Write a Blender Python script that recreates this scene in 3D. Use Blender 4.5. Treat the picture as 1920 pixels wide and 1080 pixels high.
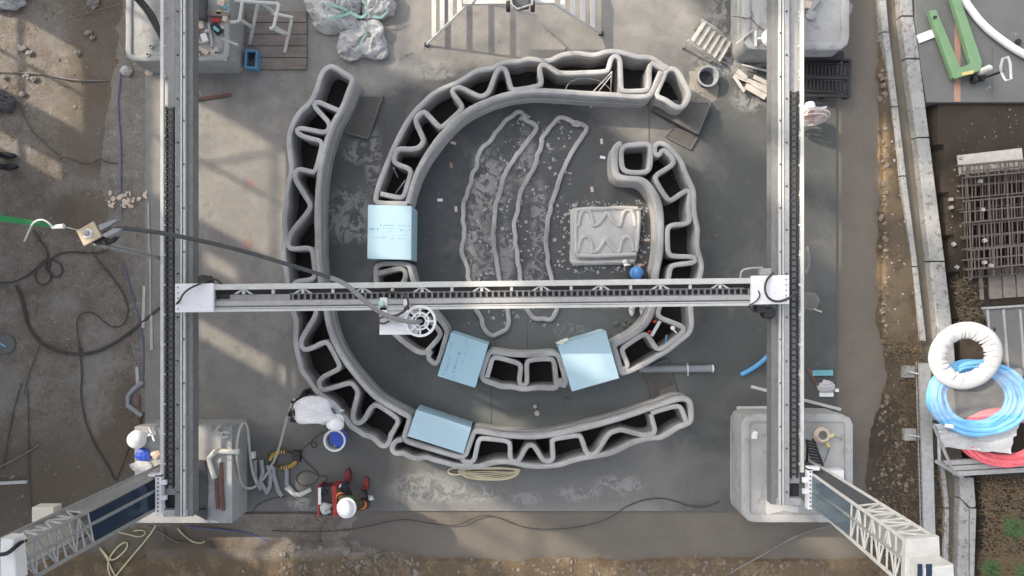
import bpy, bmesh, math, random
from mathutils import Vector, Matrix, noise

random.seed(7)
scene = bpy.context.scene
COL = scene.collection
for o in list(bpy.data.objects):
    bpy.data.objects.remove(o)

# ------------------------------------------------------------------ camera, sky, sun, exposure
H, FPX, CX, CY = 12.0, 1320.0, 960.0, 555.0      # camera height (m), focal length in photo pixels, foot of the plumb line
cam_d = bpy.data.cameras.new('camera')
cam = bpy.data.objects.new('camera', cam_d)
COL.objects.link(cam)
cam.location = (0, 0, H)
cam.rotation_euler = (0, 0, 0)
cam_d.sensor_width = 36.0
cam_d.lens = 36.0 * FPX / 1920.0
cam_d.shift_y = (CY - 540.0) / 1920.0
cam_d.clip_end = 500
scene.camera = cam

SUN_EL = math.radians(35.0)
SUN_TRAVEL = Vector((0.876, -0.482))              # the way shadows fall on the ground
world = bpy.data.worlds.new('World')
scene.world = world
world.use_nodes = True
wn = world.node_tree
bg = wn.nodes['Background']
sky = wn.nodes.new('ShaderNodeTexSky')
sky.sky_type = 'NISHITA'
sky.sun_disc = False
sky.sun_elevation = SUN_EL
_az = math.atan2(-SUN_TRAVEL.x, -SUN_TRAVEL.y)
sky.sun_rotation = _az
sky.air_density = 1.0
sky.dust_density = 6.0
sky.ozone_density = 0.6
hsv = wn.nodes.new('ShaderNodeHueSaturation')          # thin white haze over the whole sky
hsv.inputs['Saturation'].default_value = 0.4
wn.links.new(sky.outputs['Color'], hsv.inputs['Color'])
wn.links.new(hsv.outputs['Color'], bg.inputs['Color'])
bg.inputs['Strength'].default_value = 0.15
sun_d = bpy.data.lights.new('sun', 'SUN')
sun_d.energy = 2.0
sun_d.angle = math.radians(0.9)
sun_d.color = (1.0, 0.87, 0.70)
sun = bpy.data.objects.new('sun', sun_d)
COL.objects.link(sun)
_dir = Vector((SUN_TRAVEL.x * math.cos(SUN_EL), SUN_TRAVEL.y * math.cos(SUN_EL), -math.sin(SUN_EL)))
sun.rotation_euler = _dir.to_track_quat('-Z', 'Y').to_euler()
sun.location = (-20, 12, 20)
vs = scene.view_settings
vs.view_transform = 'Standard'
vs.look = 'None'
vs.exposure = 1.35
vs.gamma = 1.0
vs.use_curve_mapping = False

# ------------------------------------------------------------------ helpers
def P(x, y, z=0.0):
    """a place in the yard, measured on the photograph (1920 x 1080) for a known height z"""
    k = (H - z) / FPX
    return Vector(((x - CX) * k, -(y - CY) * k, z))

def tag(o, label=None, cat=None, group=None, kind=None):
    if label: o['label'] = label
    if cat: o['category'] = cat
    if group: o['group'] = group
    if kind: o['kind'] = kind
    return o

ORG = {}
def thing(name, label, cat, loc=(0, 0, 0), group=None):
    o = bpy.data.objects.new(name, None)
    COL.objects.link(o)
    o.empty_display_size = 0.1
    o.location = loc
    tag(o, label, cat, group)
    ORG[o.name] = Vector(loc)
    return o

class MB:
    def __init__(s):
        s.v = []; s.f = []; s.mi = []; s.cur = 0
    def add(s, vs_, fs):
        n = len(s.v)
        s.v += [Vector(p) for p in vs_]
        s.f += [tuple(i + n for i in f) for f in fs]
        s.mi += [s.cur] * len(fs)
        return s
    def box(s, c, size, rz=0.0, rot=None, taper=1.0):
        hx, hy, hz = size[0] / 2, size[1] / 2, size[2] / 2
        R = rot if rot is not None else Matrix.Rotation(rz, 3, 'Z')
        pts = []
        for z, t in ((-hz, 1.0), (hz, taper)):
            for x, y in ((-hx, -hy), (hx, -hy), (hx, hy), (-hx, hy)):
                pts.append(R @ Vector((x * t, y * t, z)) + Vector(c))
        return s.add(pts, [(0, 3, 2, 1), (4, 5, 6, 7), (0, 1, 5, 4), (1, 2, 6, 5), (2, 3, 7, 6), (3, 0, 4, 7)])
    def pbox(s, x0, x1, y0, y1, z0, z1):
        a = P(x0, y1, z1); b = P(x1, y0, z1)
        return s.box(((a.x + b.x) / 2, (a.y + b.y) / 2, (z0 + z1) / 2), (b.x - a.x, b.y - a.y, z1 - z0))
    def prism(s, pts, z0, z1, bevel=0.0):
        """pts: xy polygon (world), counter-clockwise or not"""
        n = len(pts)
        area = sum(pts[i][0] * pts[(i + 1) % n][1] - pts[(i + 1) % n][0] * pts[i][1] for i in range(n))
        if area < 0: pts = list(reversed(pts))
        rings = [(0.0, z0)]
        if bevel > 0:
            rings += [(0.0, z1 - bevel), (bevel * 0.3, z1 - bevel * 0.3), (bevel, z1)]
        else:
            rings += [(0.0, z1)]
        c = Vector((sum(p[0] for p in pts) / n, sum(p[1] for p in pts) / n))
        vs_ = []
        for ins, z in rings:
            for i in range(n):
                p = Vector((pts[i][0], pts[i][1]))
                if ins:
                    a = Vector((pts[i - 1][0], pts[i - 1][1])); b = Vector((pts[(i + 1) % n][0], pts[(i + 1) % n][1]))
                    t = (b - a)
                    if t.length > 1e-6:
                        t.normalize(); p = p + Vector((-t.y, t.x)) * ins
                vs_.append((p.x, p.y, z))
        fs = [tuple(range(n - 1, -1, -1)), tuple(range((len(rings) - 1) * n, len(rings) * n))]
        for r in range(len(rings) - 1):
            for i in range(n):
                j = (i + 1) % n
                fs.append((r * n + i, r * n + j, (r + 1) * n + j, (r + 1) * n + i))
        return s.add(vs_, fs)
    def pprism(s, px, z0, z1, bevel=0.0):
        return s.prism([P(x, y, z1).xy for x, y in px], z0, z1, bevel)
    def tube(s, pts, r, n=6, closed=False, caps=True):
        pts = [Vector(p) for p in pts]
        m = len(pts)
        rs = r if isinstance(r, (list, tuple)) else [r] * m
        vs_ = []
        up = Vector((0, 0, 1)); prev = None
        for i in range(m):
            if closed:
                t = pts[(i + 1) % m] - pts[i - 1]
            else:
                t = pts[min(i + 1, m - 1)] - pts[max(i - 1, 0)]
            if t.length < 1e-9: t = Vector((1, 0, 0))
            t.normalize()
            if prev is None:
                a = up.cross(t)
                if a.length < 0.1: a = Vector((1, 0, 0)).cross(t)
            else:
                a = prev - t * prev.dot(t)
                if a.length < 1e-4: a = up.cross(t)
            a.normalize(); prev = a
            b = t.cross(a)
            for k in range(n):
                an = 2 * math.pi * k / n
                vs_.append(pts[i] + (a * math.cos(an) + b * math.sin(an)) * rs[i])
        fs = []
        for i in range(m if closed else m - 1):
            j = (i + 1) % m
            for k in range(n):
                l = (k + 1) % n
                fs.append((i * n + k, i * n + l, j * n + l, j * n + k))
        if caps and not closed:
            fs.append(tuple(range(n - 1, -1, -1)))
            fs.append(tuple((m - 1) * n + k for k in range(n)))
        return s.add(vs_, fs)
    def lathe(s, c, prof, n=20, axis=None, rot=None, closed=False):
        """prof: list of (radius, height) about +Z at c"""
        c = Vector(c); vs_ = []
        for r, z in prof:
            for k in range(n):
                an = 2 * math.pi * k / n
                p = Vector((r * math.cos(an), r * math.sin(an), z))
                if rot is not None: p = rot @ p
                vs_.append(p + c)
        fs = []
        m = len(prof)
        for i in range(m if closed else m - 1):
            j = (i + 1) % m
            for k in range(n):
                l = (k + 1) % n
                fs.append((i * n + k, i * n + l, j * n + l, j * n + k))
        if not closed:
            if prof[0][0] > 1e-6: fs.append(tuple(range(n - 1, -1, -1)))
            if prof[-1][0] > 1e-6: fs.append(tuple((m - 1) * n + k for k in range(n)))
        return s.add(vs_, fs)
    def blob(s, c, size, n=10, m=7, rot=None, rough=0.0, seed=0.0):
        c = Vector(c); vs_ = []; fs = []
        for i in range(m + 1):
            th = math.pi * i / m
            for k in range(n):
                ph = 2 * math.pi * k / n
                p = Vector((math.sin(th) * math.cos(ph), math.sin(th) * math.sin(ph), math.cos(th)))
                q = 1.0 + (noise.noise(p * 1.7 + Vector((seed, seed * 2, 0))) * rough if rough else 0.0)
                p = Vector((p.x * size[0] * q, p.y * size[1] * q, p.z * size[2] * q))
                if rot is not None: p = rot @ p
                vs_.append(p + c)
        for i in range(m):
            for k in range(n):
                l = (k + 1) % n
                fs.append((i * n + k, (i + 1) * n + k, (i + 1) * n + l, i * n + l))
        return s.add(vs_, fs)
    def build(s, name, mat, parent=None, smooth=False, label=None, cat=None, group=None, kind=None, loc=None):
        org = Vector((0, 0, 0))
        if parent is not None:
            org = ORG.get(parent.name, org)
        elif loc is not None:
            org = Vector(loc)
        me = bpy.data.meshes.new(name)
        me.from_pydata([p - org for p in s.v], [], s.f)
        mats = mat if isinstance(mat, (list, tuple)) else [mat]
        for m_ in mats: me.materials.append(m_)
        if len(mats) > 1:
            me.polygons.foreach_set('material_index', s.mi)
        if smooth:
            me.polygons.foreach_set('use_smooth', [True] * len(me.polygons))
            try: me.set_sharp_from_angle(angle=math.radians(40))
            except Exception: pass
        me.update()
        o = bpy.data.objects.new(name, me)
        COL.objects.link(o)
        if parent is not None:
            o.parent = parent
        elif loc is not None:
            o.location = loc
        ORG[o.name] = org
        tag(o, label, cat, group, kind)
        return o

def chaikin(pts, it=2, closed=False):
    pts = [Vector(p) for p in pts]
    for _ in range(it):
        q = []
        n = len(pts)
        if not closed: q.append(pts[0])
        for i in range(n if closed else n - 1):
            a = pts[i]; b = pts[(i + 1) % n]
            q.append(a * 0.75 + b * 0.25); q.append(a * 0.25 + b * 0.75)
        if not closed: q.append(pts[-1])
        pts = q
    return pts

def resample(pts, ds, closed=False):
    if closed: pts = pts + [pts[0]]
    L = [0.0]
    for i in range(1, len(pts)): L.append(L[-1] + (pts[i] - pts[i - 1]).length)
    n = max(2, int(L[-1] / ds) + 1)
    out = []; j = 0
    for k in range(n if closed else n + 1):
        d = L[-1] * k / n
        while j < len(L) - 2 and L[j + 1] < d: j += 1
        t = (d - L[j]) / max(1e-9, L[j + 1] - L[j])
        out.append(pts[j].lerp(pts[j + 1], t))
    return out

def smooth_px(pts, z=0.0, it=2, ds=0.06, closed=False):
    """photo points (x, y) or (x, y, z) -> smooth path in the yard"""
    w = [P(p[0], p[1], p[2] if len(p) > 2 else z) for p in pts]
    return resample(chaikin(w, it, closed), ds, closed)

def link(mat, a, b):
    mat.node_tree.links.new(a, b)

def M(name, c1, c2=None, rough=0.8, scale=6.0, bump=0.0, metal=0.0, spec=0.3, fine=60.0, c3=None, c3t=0.66, distort=0.4, alpha=None, stretch=None, coat=0.0, trans=0.0):
    """procedural material: two colours mixed by a large and a fine noise, optional speckle colour, bump"""
    m = bpy.data.materials.new(name)
    m.use_nodes = True
    nt = m.node_tree
    b = nt.nodes['Principled BSDF']
    b.inputs['Roughness'].default_value = rough
    b.inputs['Metallic'].default_value = metal
    b.inputs['Specular IOR Level'].default_value = spec
    if coat: b.inputs['Coat Weight'].default_value = coat
    if trans: b.inputs['Transmission Weight'].default_value = trans
    if alpha is not None: b.inputs['Alpha'].default_value = alpha
    c2 = c2 or tuple(c * 0.8 for c in c1)
    tc = nt.nodes.new('ShaderNodeTexCoord')
    src = tc.outputs['Object']
    if stretch:
        mp = nt.nodes.new('ShaderNodeMapping'); mp.inputs['Scale'].default_value = stretch
        nt.links.new(src, mp.inputs['Vector']); src = mp.outputs['Vector']
    n1 = nt.nodes.new('ShaderNodeTexNoise'); n1.inputs['Scale'].default_value = scale
    n1.inputs['Detail'].default_value = 6; n1.inputs['Distortion'].default_value = distort
    nt.links.new(src, n1.inputs['Vector'])
    n2 = nt.nodes.new('ShaderNodeTexNoise'); n2.inputs['Scale'].default_value = fine
    n2.inputs['Detail'].default_value = 4
    nt.links.new(src, n2.inputs['Vector'])
    mx = nt.nodes.new('ShaderNodeMath'); mx.operation = 'MULTIPLY_ADD'
    mx.inputs[1].default_value = 0.45; nt.links.new(n2.outputs['Fac'], mx.inputs[0])
    mul = nt.nodes.new('ShaderNodeMath'); mul.operation = 'MULTIPLY'; mul.inputs[1].default_value = 0.75
    nt.links.new(n1.outputs['Fac'], mul.inputs[0]); nt.links.new(mul.outputs[0], mx.inputs[2])
    r = nt.nodes.new('ShaderNodeMapRange'); r.inputs['From Min'].default_value = 0.42; r.inputs['From Max'].default_value = 0.78
    nt.links.new(mx.outputs[0], r.inputs['Value'])
    mix = nt.nodes.new('ShaderNodeMix'); mix.data_type = 'RGBA'
    mix.inputs['A'].default_value = (*c1, 1); mix.inputs['B'].default_value = (*c2, 1)
    nt.links.new(r.outputs['Result'], mix.inputs['Factor'])
    out = mix.outputs['Result']
    if c3:
        n3 = nt.nodes.new('ShaderNodeTexNoise'); n3.inputs['Scale'].default_value = scale * 2.3; n3.inputs['Detail'].default_value = 8
        n3.inputs['Roughness'].default_value = 0.7
        mp3 = nt.nodes.new('ShaderNodeMapping'); mp3.inputs['Location'].default_value = (3.1, 7.7, 1.3)
        nt.links.new(src, mp3.inputs['Vector']); nt.links.new(mp3.outputs['Vector'], n3.inputs['Vector'])
        r3 = nt.nodes.new('ShaderNodeMapRange'); r3.inputs['From Min'].default_value = c3t - 0.05; r3.inputs['From Max'].default_value = c3t + 0.05
        nt.links.new(n3.outputs['Fac'], r3.inputs['Value'])
        mx3 = nt.nodes.new('ShaderNodeMix'); mx3.data_type = 'RGBA'
        nt.links.new(out, mx3.inputs['A']); mx3.inputs['B'].default_value = (*c3, 1)
        nt.links.new(r3.outputs['Result'], mx3.inputs['Factor'])
        out = mx3.outputs['Result']
    nt.links.new(out, b.inputs['Base Color'])
    rr = nt.nodes.new('ShaderNodeMapRange'); rr.inputs['To Min'].default_value = max(0.02, rough - 0.1); rr.inputs['To Max'].default_value = min(1, rough + 0.1)
    nt.links.new(n1.outputs['Fac'], rr.inputs['Value']); nt.links.new(rr.outputs['Result'], b.inputs['Roughness'])
    if bump:
        bp = nt.nodes.new('ShaderNodeBump'); bp.inputs['Strength'].default_value = bump; bp.inputs['Distance'].default_value = 0.02
        nt.links.new(mx.outputs[0], bp.inputs['Height']); nt.links.new(bp.outputs['Normal'], b.inputs['Normal'])
    return m

# ------------------------------------------------------------------ materials
m_print = M('printed_mortar', (0.43, 0.422, 0.41), (0.34, 0.335, 0.328), 0.85, 4, 0.35, fine=90, c3=(0.285, 0.28, 0.27), c3t=0.63)
def layered(m, amt=0.3):
    """streaks along the print layers: each batch of mortar dries to its own grey"""
    nt = m.node_tree; b = nt.nodes['Principled BSDF']; src = b.inputs['Base Color'].links[0].from_socket
    tc = nt.nodes.new('ShaderNodeTexCoord'); mp = nt.nodes.new('ShaderNodeMapping'); mp.inputs['Scale'].default_value = (1.3, 1.3, 26.0)
    nt.links.new(tc.outputs['Object'], mp.inputs['Vector'])
    n_ = nt.nodes.new('ShaderNodeTexNoise'); n_.inputs['Scale'].default_value = 1.0; n_.inputs['Detail'].default_value = 3
    nt.links.new(mp.outputs['Vector'], n_.inputs['Vector'])
    r = nt.nodes.new('ShaderNodeMapRange'); r.inputs['From Min'].default_value = 0.3; r.inputs['From Max'].default_value = 0.7
    r.inputs['To Min'].default_value = 1.0 - amt; r.inputs['To Max'].default_value = 1.0 + amt * 0.6
    nt.links.new(n_.outputs['Fac'], r.inputs['Value'])
    cc = nt.nodes.new('ShaderNodeCombineColor')
    for i in range(3): nt.links.new(r.outputs['Result'], cc.inputs[i])
    mx = nt.nodes.new('ShaderNodeMix'); mx.data_type = 'RGBA'; mx.blend_type = 'MULTIPLY'; mx.inputs['Factor'].default_value = 1
    nt.links.new(src, mx.inputs['A']); nt.links.new(cc.outputs[0], mx.inputs['B']); nt.links.new(mx.outputs['Result'], b.inputs['Base Color'])
layered(m_print, 0.32)
m_print_light = M('fresh_mortar', (0.50, 0.49, 0.475), (0.40, 0.395, 0.385), 0.85, 7, 0.3, fine=90)
m_block = M('base_concrete', (0.40, 0.40, 0.39), (0.29, 0.293, 0.29), 0.85, 2.2, 0.3, fine=70, c3=(0.25, 0.245, 0.235), c3t=0.6)
m_pad = M('pad_concrete', (0.15, 0.152, 0.148), (0.122, 0.124, 0.12), 0.85, 2.2, 0.1, fine=80, c3=(0.34, 0.33, 0.32), c3t=0.68)
m_kerb = M('kerb_concrete', (0.33, 0.33, 0.32), (0.24, 0.24, 0.232), 0.85, 5, 0.2, c3=(0.15, 0.135, 0.115), c3t=0.58)
m_thresh = M('threshold_concrete', (0.12, 0.115, 0.105), (0.095, 0.09, 0.083), 0.9, 6, 0.3)
m_alu = M('aluminium', (0.40, 0.40, 0.395), (0.33, 0.33, 0.325), 0.5, 9, 0.0, metal=0.2, spec=0.4, c3=(0.27, 0.262, 0.25), c3t=0.6)
m_alu_dark = M('aluminium_web', (0.23, 0.23, 0.228), (0.18, 0.18, 0.178), 0.5, 9, metal=0.2)
m_alu_mid = M('mid_aluminium', (0.24, 0.242, 0.24), (0.18, 0.182, 0.18), 0.5, 7, metal=0.2, c3=(0.14, 0.14, 0.135), c3t=0.66)  # mid-grey aluminium for the left beam's web
m_steel = M('painted_steel', (0.57, 0.57, 0.54), (0.46, 0.46, 0.435), 0.5, 8, spec=0.4, c3=(0.33, 0.325, 0.305), c3t=0.66)
m_steel_g = M('galvanised_steel', (0.46, 0.46, 0.45), (0.34, 0.34, 0.335), 0.5, 12, metal=0.4, c3=(0.25, 0.24, 0.22), c3t=0.7)
m_white = M('white_plate', (0.78, 0.78, 0.79), (0.71, 0.71, 0.725), 0.4, 4, spec=0.4, c3=(0.58, 0.59, 0.61), c3t=0.64)
m_whitep = M('white_plastic', (0.80, 0.80, 0.79), (0.72, 0.72, 0.72), 0.45, 6, spec=0.4)
m_black = M('black_plastic', (0.018, 0.018, 0.02), (0.03, 0.03, 0.032), 0.5, 20, spec=0.4)
m_chain = M('chain_plastic', (0.022, 0.022, 0.024), (0.04, 0.04, 0.04), 0.5, 20, spec=0.4)
m_rubber = M('dusty_rubber', (0.07, 0.072, 0.08), (0.10, 0.10, 0.105), 0.7, 12)
m_hose_d = M('dark_hose', (0.055, 0.056, 0.058), (0.10, 0.10, 0.10), 0.55, 8)
m_hose_g = M('grey_hose', (0.30, 0.295, 0.28), (0.22, 0.22, 0.21), 0.6, 8)
m_cable = M('black_cable', (0.045, 0.041, 0.038), (0.085, 0.077, 0.068), 0.6, 8)
m_cable_g = M('grey_cable', (0.22, 0.21, 0.20), (0.15, 0.145, 0.14), 0.6, 8)
m_cable_b = M('blue_cable', (0.10, 0.12, 0.30), (0.14, 0.15, 0.27), 0.6, 8)
m_cable_y = M('yellow_hose', (0.62, 0.58, 0.34), (0.50, 0.46, 0.28), 0.55, 8)
m_cable_c = M('cream_hose', (0.70, 0.63, 0.45), (0.60, 0.53, 0.37), 0.55, 8)
m_foam = M('blue_foam', (0.395, 0.545, 0.615), (0.365, 0.515, 0.59), 0.75, 3, 0.1, fine=150, c3=(0.42, 0.53, 0.58), c3t=0.68)
m_foam2 = M('deep_blue_foam', (0.36, 0.53, 0.61), (0.33, 0.505, 0.59), 0.75, 3, 0.1, fine=150, c3=(0.38, 0.51, 0.57), c3t=0.68)
m_ink = M('blue_print', (0.15, 0.34, 0.44), (0.21, 0.39, 0.48), 0.8, 40)
m_red_mark = M('red_spray_mark', (0.42, 0.16, 0.15), (0.34, 0.22, 0.2), 0.9, 30)
m_navy = M('navy_panel', (0.012, 0.028, 0.055), (0.02, 0.042, 0.075), 0.22, 3, spec=0.45)
m_glass = M('tinted_panel', (0.10, 0.16, 0.20), (0.14, 0.20, 0.24), 0.18, 3, spec=0.5, alpha=0.55)
m_wood = M('weathered_wood', (0.24, 0.215, 0.19), (0.155, 0.135, 0.12), 0.88, 4, 0.4, stretch=(1, 3, 1), c3=(0.26, 0.18, 0.155), c3t=0.6)
m_wood_l = M('pale_wood', (0.52, 0.49, 0.45), (0.40, 0.37, 0.34), 0.85, 8, 0.2, c3=(0.30, 0.26, 0.22), c3t=0.68)
m_ply = M('plywood', (0.56, 0.47, 0.34), (0.47, 0.38, 0.27), 0.75, 6, 0.1)
m_rust = M('rusty_steel', (0.20, 0.10, 0.075), (0.13, 0.075, 0.06), 0.85, 12, 0.3)
m_rebar = M('rebar_steel', (0.13, 0.105, 0.095), (0.09, 0.075, 0.07), 0.8, 20, 0.2)
m_sack = M('woven_sack', (0.56, 0.56, 0.55), (0.40, 0.40, 0.395), 0.9, 4, 0.2, spec=0.1, c3=(0.27, 0.265, 0.255), c3t=0.57)
m_sack_g = M('green_strap', (0.22, 0.42, 0.36), (0.30, 0.48, 0.42), 0.7, 10)
m_blue = M('blue_plastic', (0.09, 0.24, 0.38), (0.12, 0.29, 0.44), 0.5, 10)
m_bluebag = M('blue_film', (0.03, 0.07, 0.42), (0.05, 0.11, 0.50), 0.35, 8, 0.4)
m_bluepipe = M('blue_pipe', (0.10, 0.32, 0.58), (0.13, 0.38, 0.62), 0.4, 8)
m_coil_b = M('light_blue_hose', (0.13, 0.38, 0.68), (0.20, 0.46, 0.74), 0.4, 10)
m_coil_r = M('red_hose', (0.62, 0.11, 0.14), (0.70, 0.17, 0.19), 0.4, 10)
m_film = M('clear_film', (0.80, 0.80, 0.80), (0.70, 0.70, 0.70), 0.4, 9, 0.6, alpha=0.09)
m_bag = M('white_bag', (0.54, 0.54, 0.54), (0.46, 0.46, 0.465), 0.85, 6, 1.0, c3=(0.36, 0.36, 0.37), c3t=0.64)
m_green = M('green_paint', (0.15, 0.27, 0.145), (0.19, 0.30, 0.17), 0.5, 5, c3=(0.33, 0.38, 0.20), c3t=0.72)
m_yellow = M('yellow_label', (0.62, 0.52, 0.18), (0.52, 0.45, 0.2), 0.6, 10)
m_sling = M('green_sling', (0.03, 0.20, 0.07), (0.04, 0.26, 0.09), 0.7, 20)
m_conduit = M('grey_conduit', (0.30, 0.31, 0.325), (0.24, 0.25, 0.265), 0.6, 8)
m_corr = M('amber_hose', (0.52, 0.34, 0.08), (0.40, 0.25, 0.06), 0.5, 10)
m_red = M('red_paint', (0.42, 0.045, 0.04), (0.33, 0.04, 0.035), 0.45, 10)
m_pink = M('salmon_blade', (0.72, 0.36, 0.28), (0.66, 0.32, 0.25), 0.4, 10)
m_cage = M('fan_cage', (0.80, 0.74, 0.71), (0.70, 0.64, 0.62), 0.4, 10)
m_box = M('cream_box', (0.66, 0.63, 0.54), (0.60, 0.57, 0.49), 0.6, 6)
m_orange = M('orange_stripe', (0.42, 0.22, 0.15), (0.33, 0.23, 0.18), 0.9, 10)
m_teal = M('teal_plastic', (0.12, 0.36, 0.42), (0.2, 0.44, 0.5), 0.5, 10)
m_tape = M('beige_reel', (0.64, 0.52, 0.42), (0.55, 0.45, 0.36), 0.6, 10)
m_soil = None
m_stone = M('stone', (0.27, 0.255, 0.23), (0.19, 0.175, 0.155), 0.9, 14, 0.4)
m_chip = M('mortar_chip', (0.40, 0.40, 0.395), (0.25, 0.25, 0.245), 0.9, 14, 0.2)
m_clod = M('mud_clod', (0.15, 0.125, 0.10), (0.20, 0.165, 0.13), 0.9, 14, 0.5)
m_grass_d = M('dry_grass', (0.21, 0.16, 0.10), (0.13, 0.095, 0.06), 0.9, 30)
m_grass_g = M('green_grass', (0.055, 0.115, 0.04), (0.09, 0.15, 0.06), 0.7, 30)
m_cloth_w = M('white_jacket', (0.76, 0.76, 0.77), (0.60, 0.60, 0.62), 0.9, 5, 1.0, stretch=(1, 2.5, 1), distort=1.5)
m_cloth_n = M('navy_trousers', (0.02, 0.022, 0.032), (0.035, 0.036, 0.045), 0.85, 12, 0.4)
m_cloth_k = M('black_trousers', (0.02, 0.02, 0.021), (0.035, 0.034, 0.033), 0.85, 12, 0.4)
m_cloth_o = M('olive_jacket', (0.085, 0.075, 0.05), (0.06, 0.052, 0.036), 0.85, 12, 0.4)
m_cloth_g = M('green_band', (0.04, 0.17, 0.10), None, 0.7, 10)
m_skin = M('skin', (0.44, 0.28, 0.21), (0.40, 0.25, 0.18), 0.6, 20)
m_helmet = M('white_helmet', (0.84, 0.84, 0.84), (0.79, 0.79, 0.79), 0.3, 5, spec=0.5)
m_helmet_b = M('blue_helmet', (0.07, 0.22, 0.52), (0.09, 0.26, 0.56), 0.35, 5, spec=0.5)
m_boot_r = M('red_boot', (0.30, 0.05, 0.05), (0.20, 0.04, 0.04), 0.7, 14)
m_vest = M('orange_band', (0.85, 0.22, 0.08), None, 0.6, 10)
m_shadefloor = M('shade_black_fill', (0.022, 0.021, 0.021), (0.035, 0.032, 0.03), 0.7, 14, 0.5, c3=(0.07, 0.066, 0.06), c3t=0.7)  # near-black put in for the shade deep in the wall cells
m_sheet = M('shade_sheet', (0.42, 0.42, 0.42), (0.36, 0.36, 0.36), 0.9, 3)  # grey of the added sun-blocking sheets

# ------------------------------------------------------------------ the ground: soil, slab, mud pools, drain, pad
class Surf:
    """layered ground material: base noise, then stains with shapes of their own"""
    def __init__(s, name, c1, c2, rough=0.9, scale=1.2, bump=0.3, spec=0.2, grain=0.16):
        s.m = bpy.data.materials.new(name); s.m.use_nodes = True
        s.nt = s.m.node_tree; s.b = s.nt.nodes['Principled BSDF']
        s.b.inputs['Roughness'].default_value = rough
        s.b.inputs['Specular IOR Level'].default_value = spec
        tc = s.nt.nodes.new('ShaderNodeTexCoord'); s.co = tc.outputs['Object']
        s.sep = s.nt.nodes.new('ShaderNodeSeparateXYZ'); s.L(s.co, s.sep.inputs[0])
        s.nbig = s.noise(scale, 5, 0.6); s.nmid = s.noise(scale * 4.5, 7, 0.65); s.nfine = s.noise(45, 5, 0.6)
        f = s.math('MULTIPLY_ADD', s.nmid, 0.5, s.math('MULTIPLY', s.nbig, 0.5))
        s.col = s.mix(s.rng(f, 0.36, 0.64), c1, c2)
        f2 = s.rng(s.nfine, 0.3, 0.7)
        s.col = s.mixmul(s.col, f2, grain)
        h = s.math('MULTIPLY_ADD', s.nfine, 0.35, s.nmid)
        bp = s.nt.nodes.new('ShaderNodeBump'); bp.inputs['Strength'].default_value = bump; bp.inputs['Distance'].default_value = 0.04
        s.L(h, bp.inputs['Height']); s.L(bp.outputs['Normal'], s.b.inputs['Normal'])
    def L(s, a, b): s.nt.links.new(a, b)
    def noise(s, sc, det, ro=0.5, off=(0, 0, 0), dist=0.3):
        n = s.nt.nodes.new('ShaderNodeTexNoise'); n.inputs['Scale'].default_value = sc; n.inputs['Detail'].default_value = det
        n.inputs['Roughness'].default_value = ro; n.inputs['Distortion'].default_value = dist
        mp = s.nt.nodes.new('ShaderNodeMapping'); mp.inputs['Location'].default_value = off
        s.L(s.co, mp.inputs['Vector']); s.L(mp.outputs['Vector'], n.inputs['Vector'])
        return n.outputs['Fac']
    def math(s, op, a, b=0.0, c=None, clamp=False):
        n = s.nt.nodes.new('ShaderNodeMath'); n.operation = op; n.use_clamp = clamp
        for i, v in enumerate((a, b, c)):
            if v is None: continue
            if isinstance(v, (int, float)): n.inputs[i].default_value = v
            else: s.L(v, n.inputs[i])
        return n.outputs[0]
    def rng(s, v, lo, hi):
        n = s.nt.nodes.new('ShaderNodeMapRange'); n.interpolation_type = 'SMOOTHSTEP'
        n.inputs['From Min'].default_value = lo; n.inputs['From Max'].default_value = hi
        s.L(v, n.inputs['Value']); return n.outputs['Result']
    def mix(s, f, a, b):
        n = s.nt.nodes.new('ShaderNodeMix'); n.data_type = 'RGBA'
        s.L(f, n.inputs['Factor'])
        for k, v in (('A', a), ('B', b)):
            if isinstance(v, tuple): n.inputs[k].default_value = (*v, 1)
            else: s.L(v, n.inputs[k])
        return n.outputs['Result']
    def mixmul(s, col, f, amt):
        n = s.nt.nodes.new('ShaderNodeMix'); n.data_type = 'RGBA'; n.blend_type = 'MULTIPLY'
        n.inputs['Factor'].default_value = 1
        v = s.math('MULTIPLY_ADD', f, amt, 1 - amt / 2)
        cc = s.nt.nodes.new('ShaderNodeCombineColor')
        for i in range(3): s.L(v, cc.inputs[i])
        s.L(col, n.inputs['A']); s.L(cc.outputs[0], n.inputs['B'])
        return n.outputs['Result']
    def ell(s, px, py, rx, ry, soft=0.35, wob=0.5, nz=None):
        """elliptic stain round a place given in photo pixels, ragged by noise"""
        c = P(px, py)
        dx = s.math('DIVIDE', s.math('SUBTRACT', s.sep.outputs[0], c.x), rx / 110.0)
        dy = s.math('DIVIDE', s.math('SUBTRACT', s.sep.outputs[1], c.y), ry / 110.0)
        d = s.math('SQRT', s.math('ADD', s.math('MULTIPLY', dx, dx), s.math('MULTIPLY', dy, dy)))
        d = s.math('MULTIPLY_ADD', s.math('SUBTRACT', nz or s.nmid, 0.5), wob * 2, d)
        n = s.rng(d, 1 - soft, 1 + soft)
        return s.math('SUBTRACT', 1.0, n)
    def band(s, axis, lo, hi, soft=0.3, wob=0.6):
        v = s.math('MULTIPLY_ADD', s.math('SUBTRACT', s.nbig, 0.5), wob, s.sep.outputs[axis])
        a = s.rng(v, lo - soft, lo + soft); b = s.rng(v, hi - soft, hi + soft)
        return s.math('MULTIPLY', a, s.math('SUBTRACT', 1.0, b))
    def lay(s, mask, col, amt=1.0):
        if amt != 1.0: mask = s.math('MULTIPLY', mask, amt)
        s.col = s.mix(mask, s.col, col); return s
    def end(s):
        s.L(s.col, s.b.inputs['Base Color']); return s.m

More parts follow.
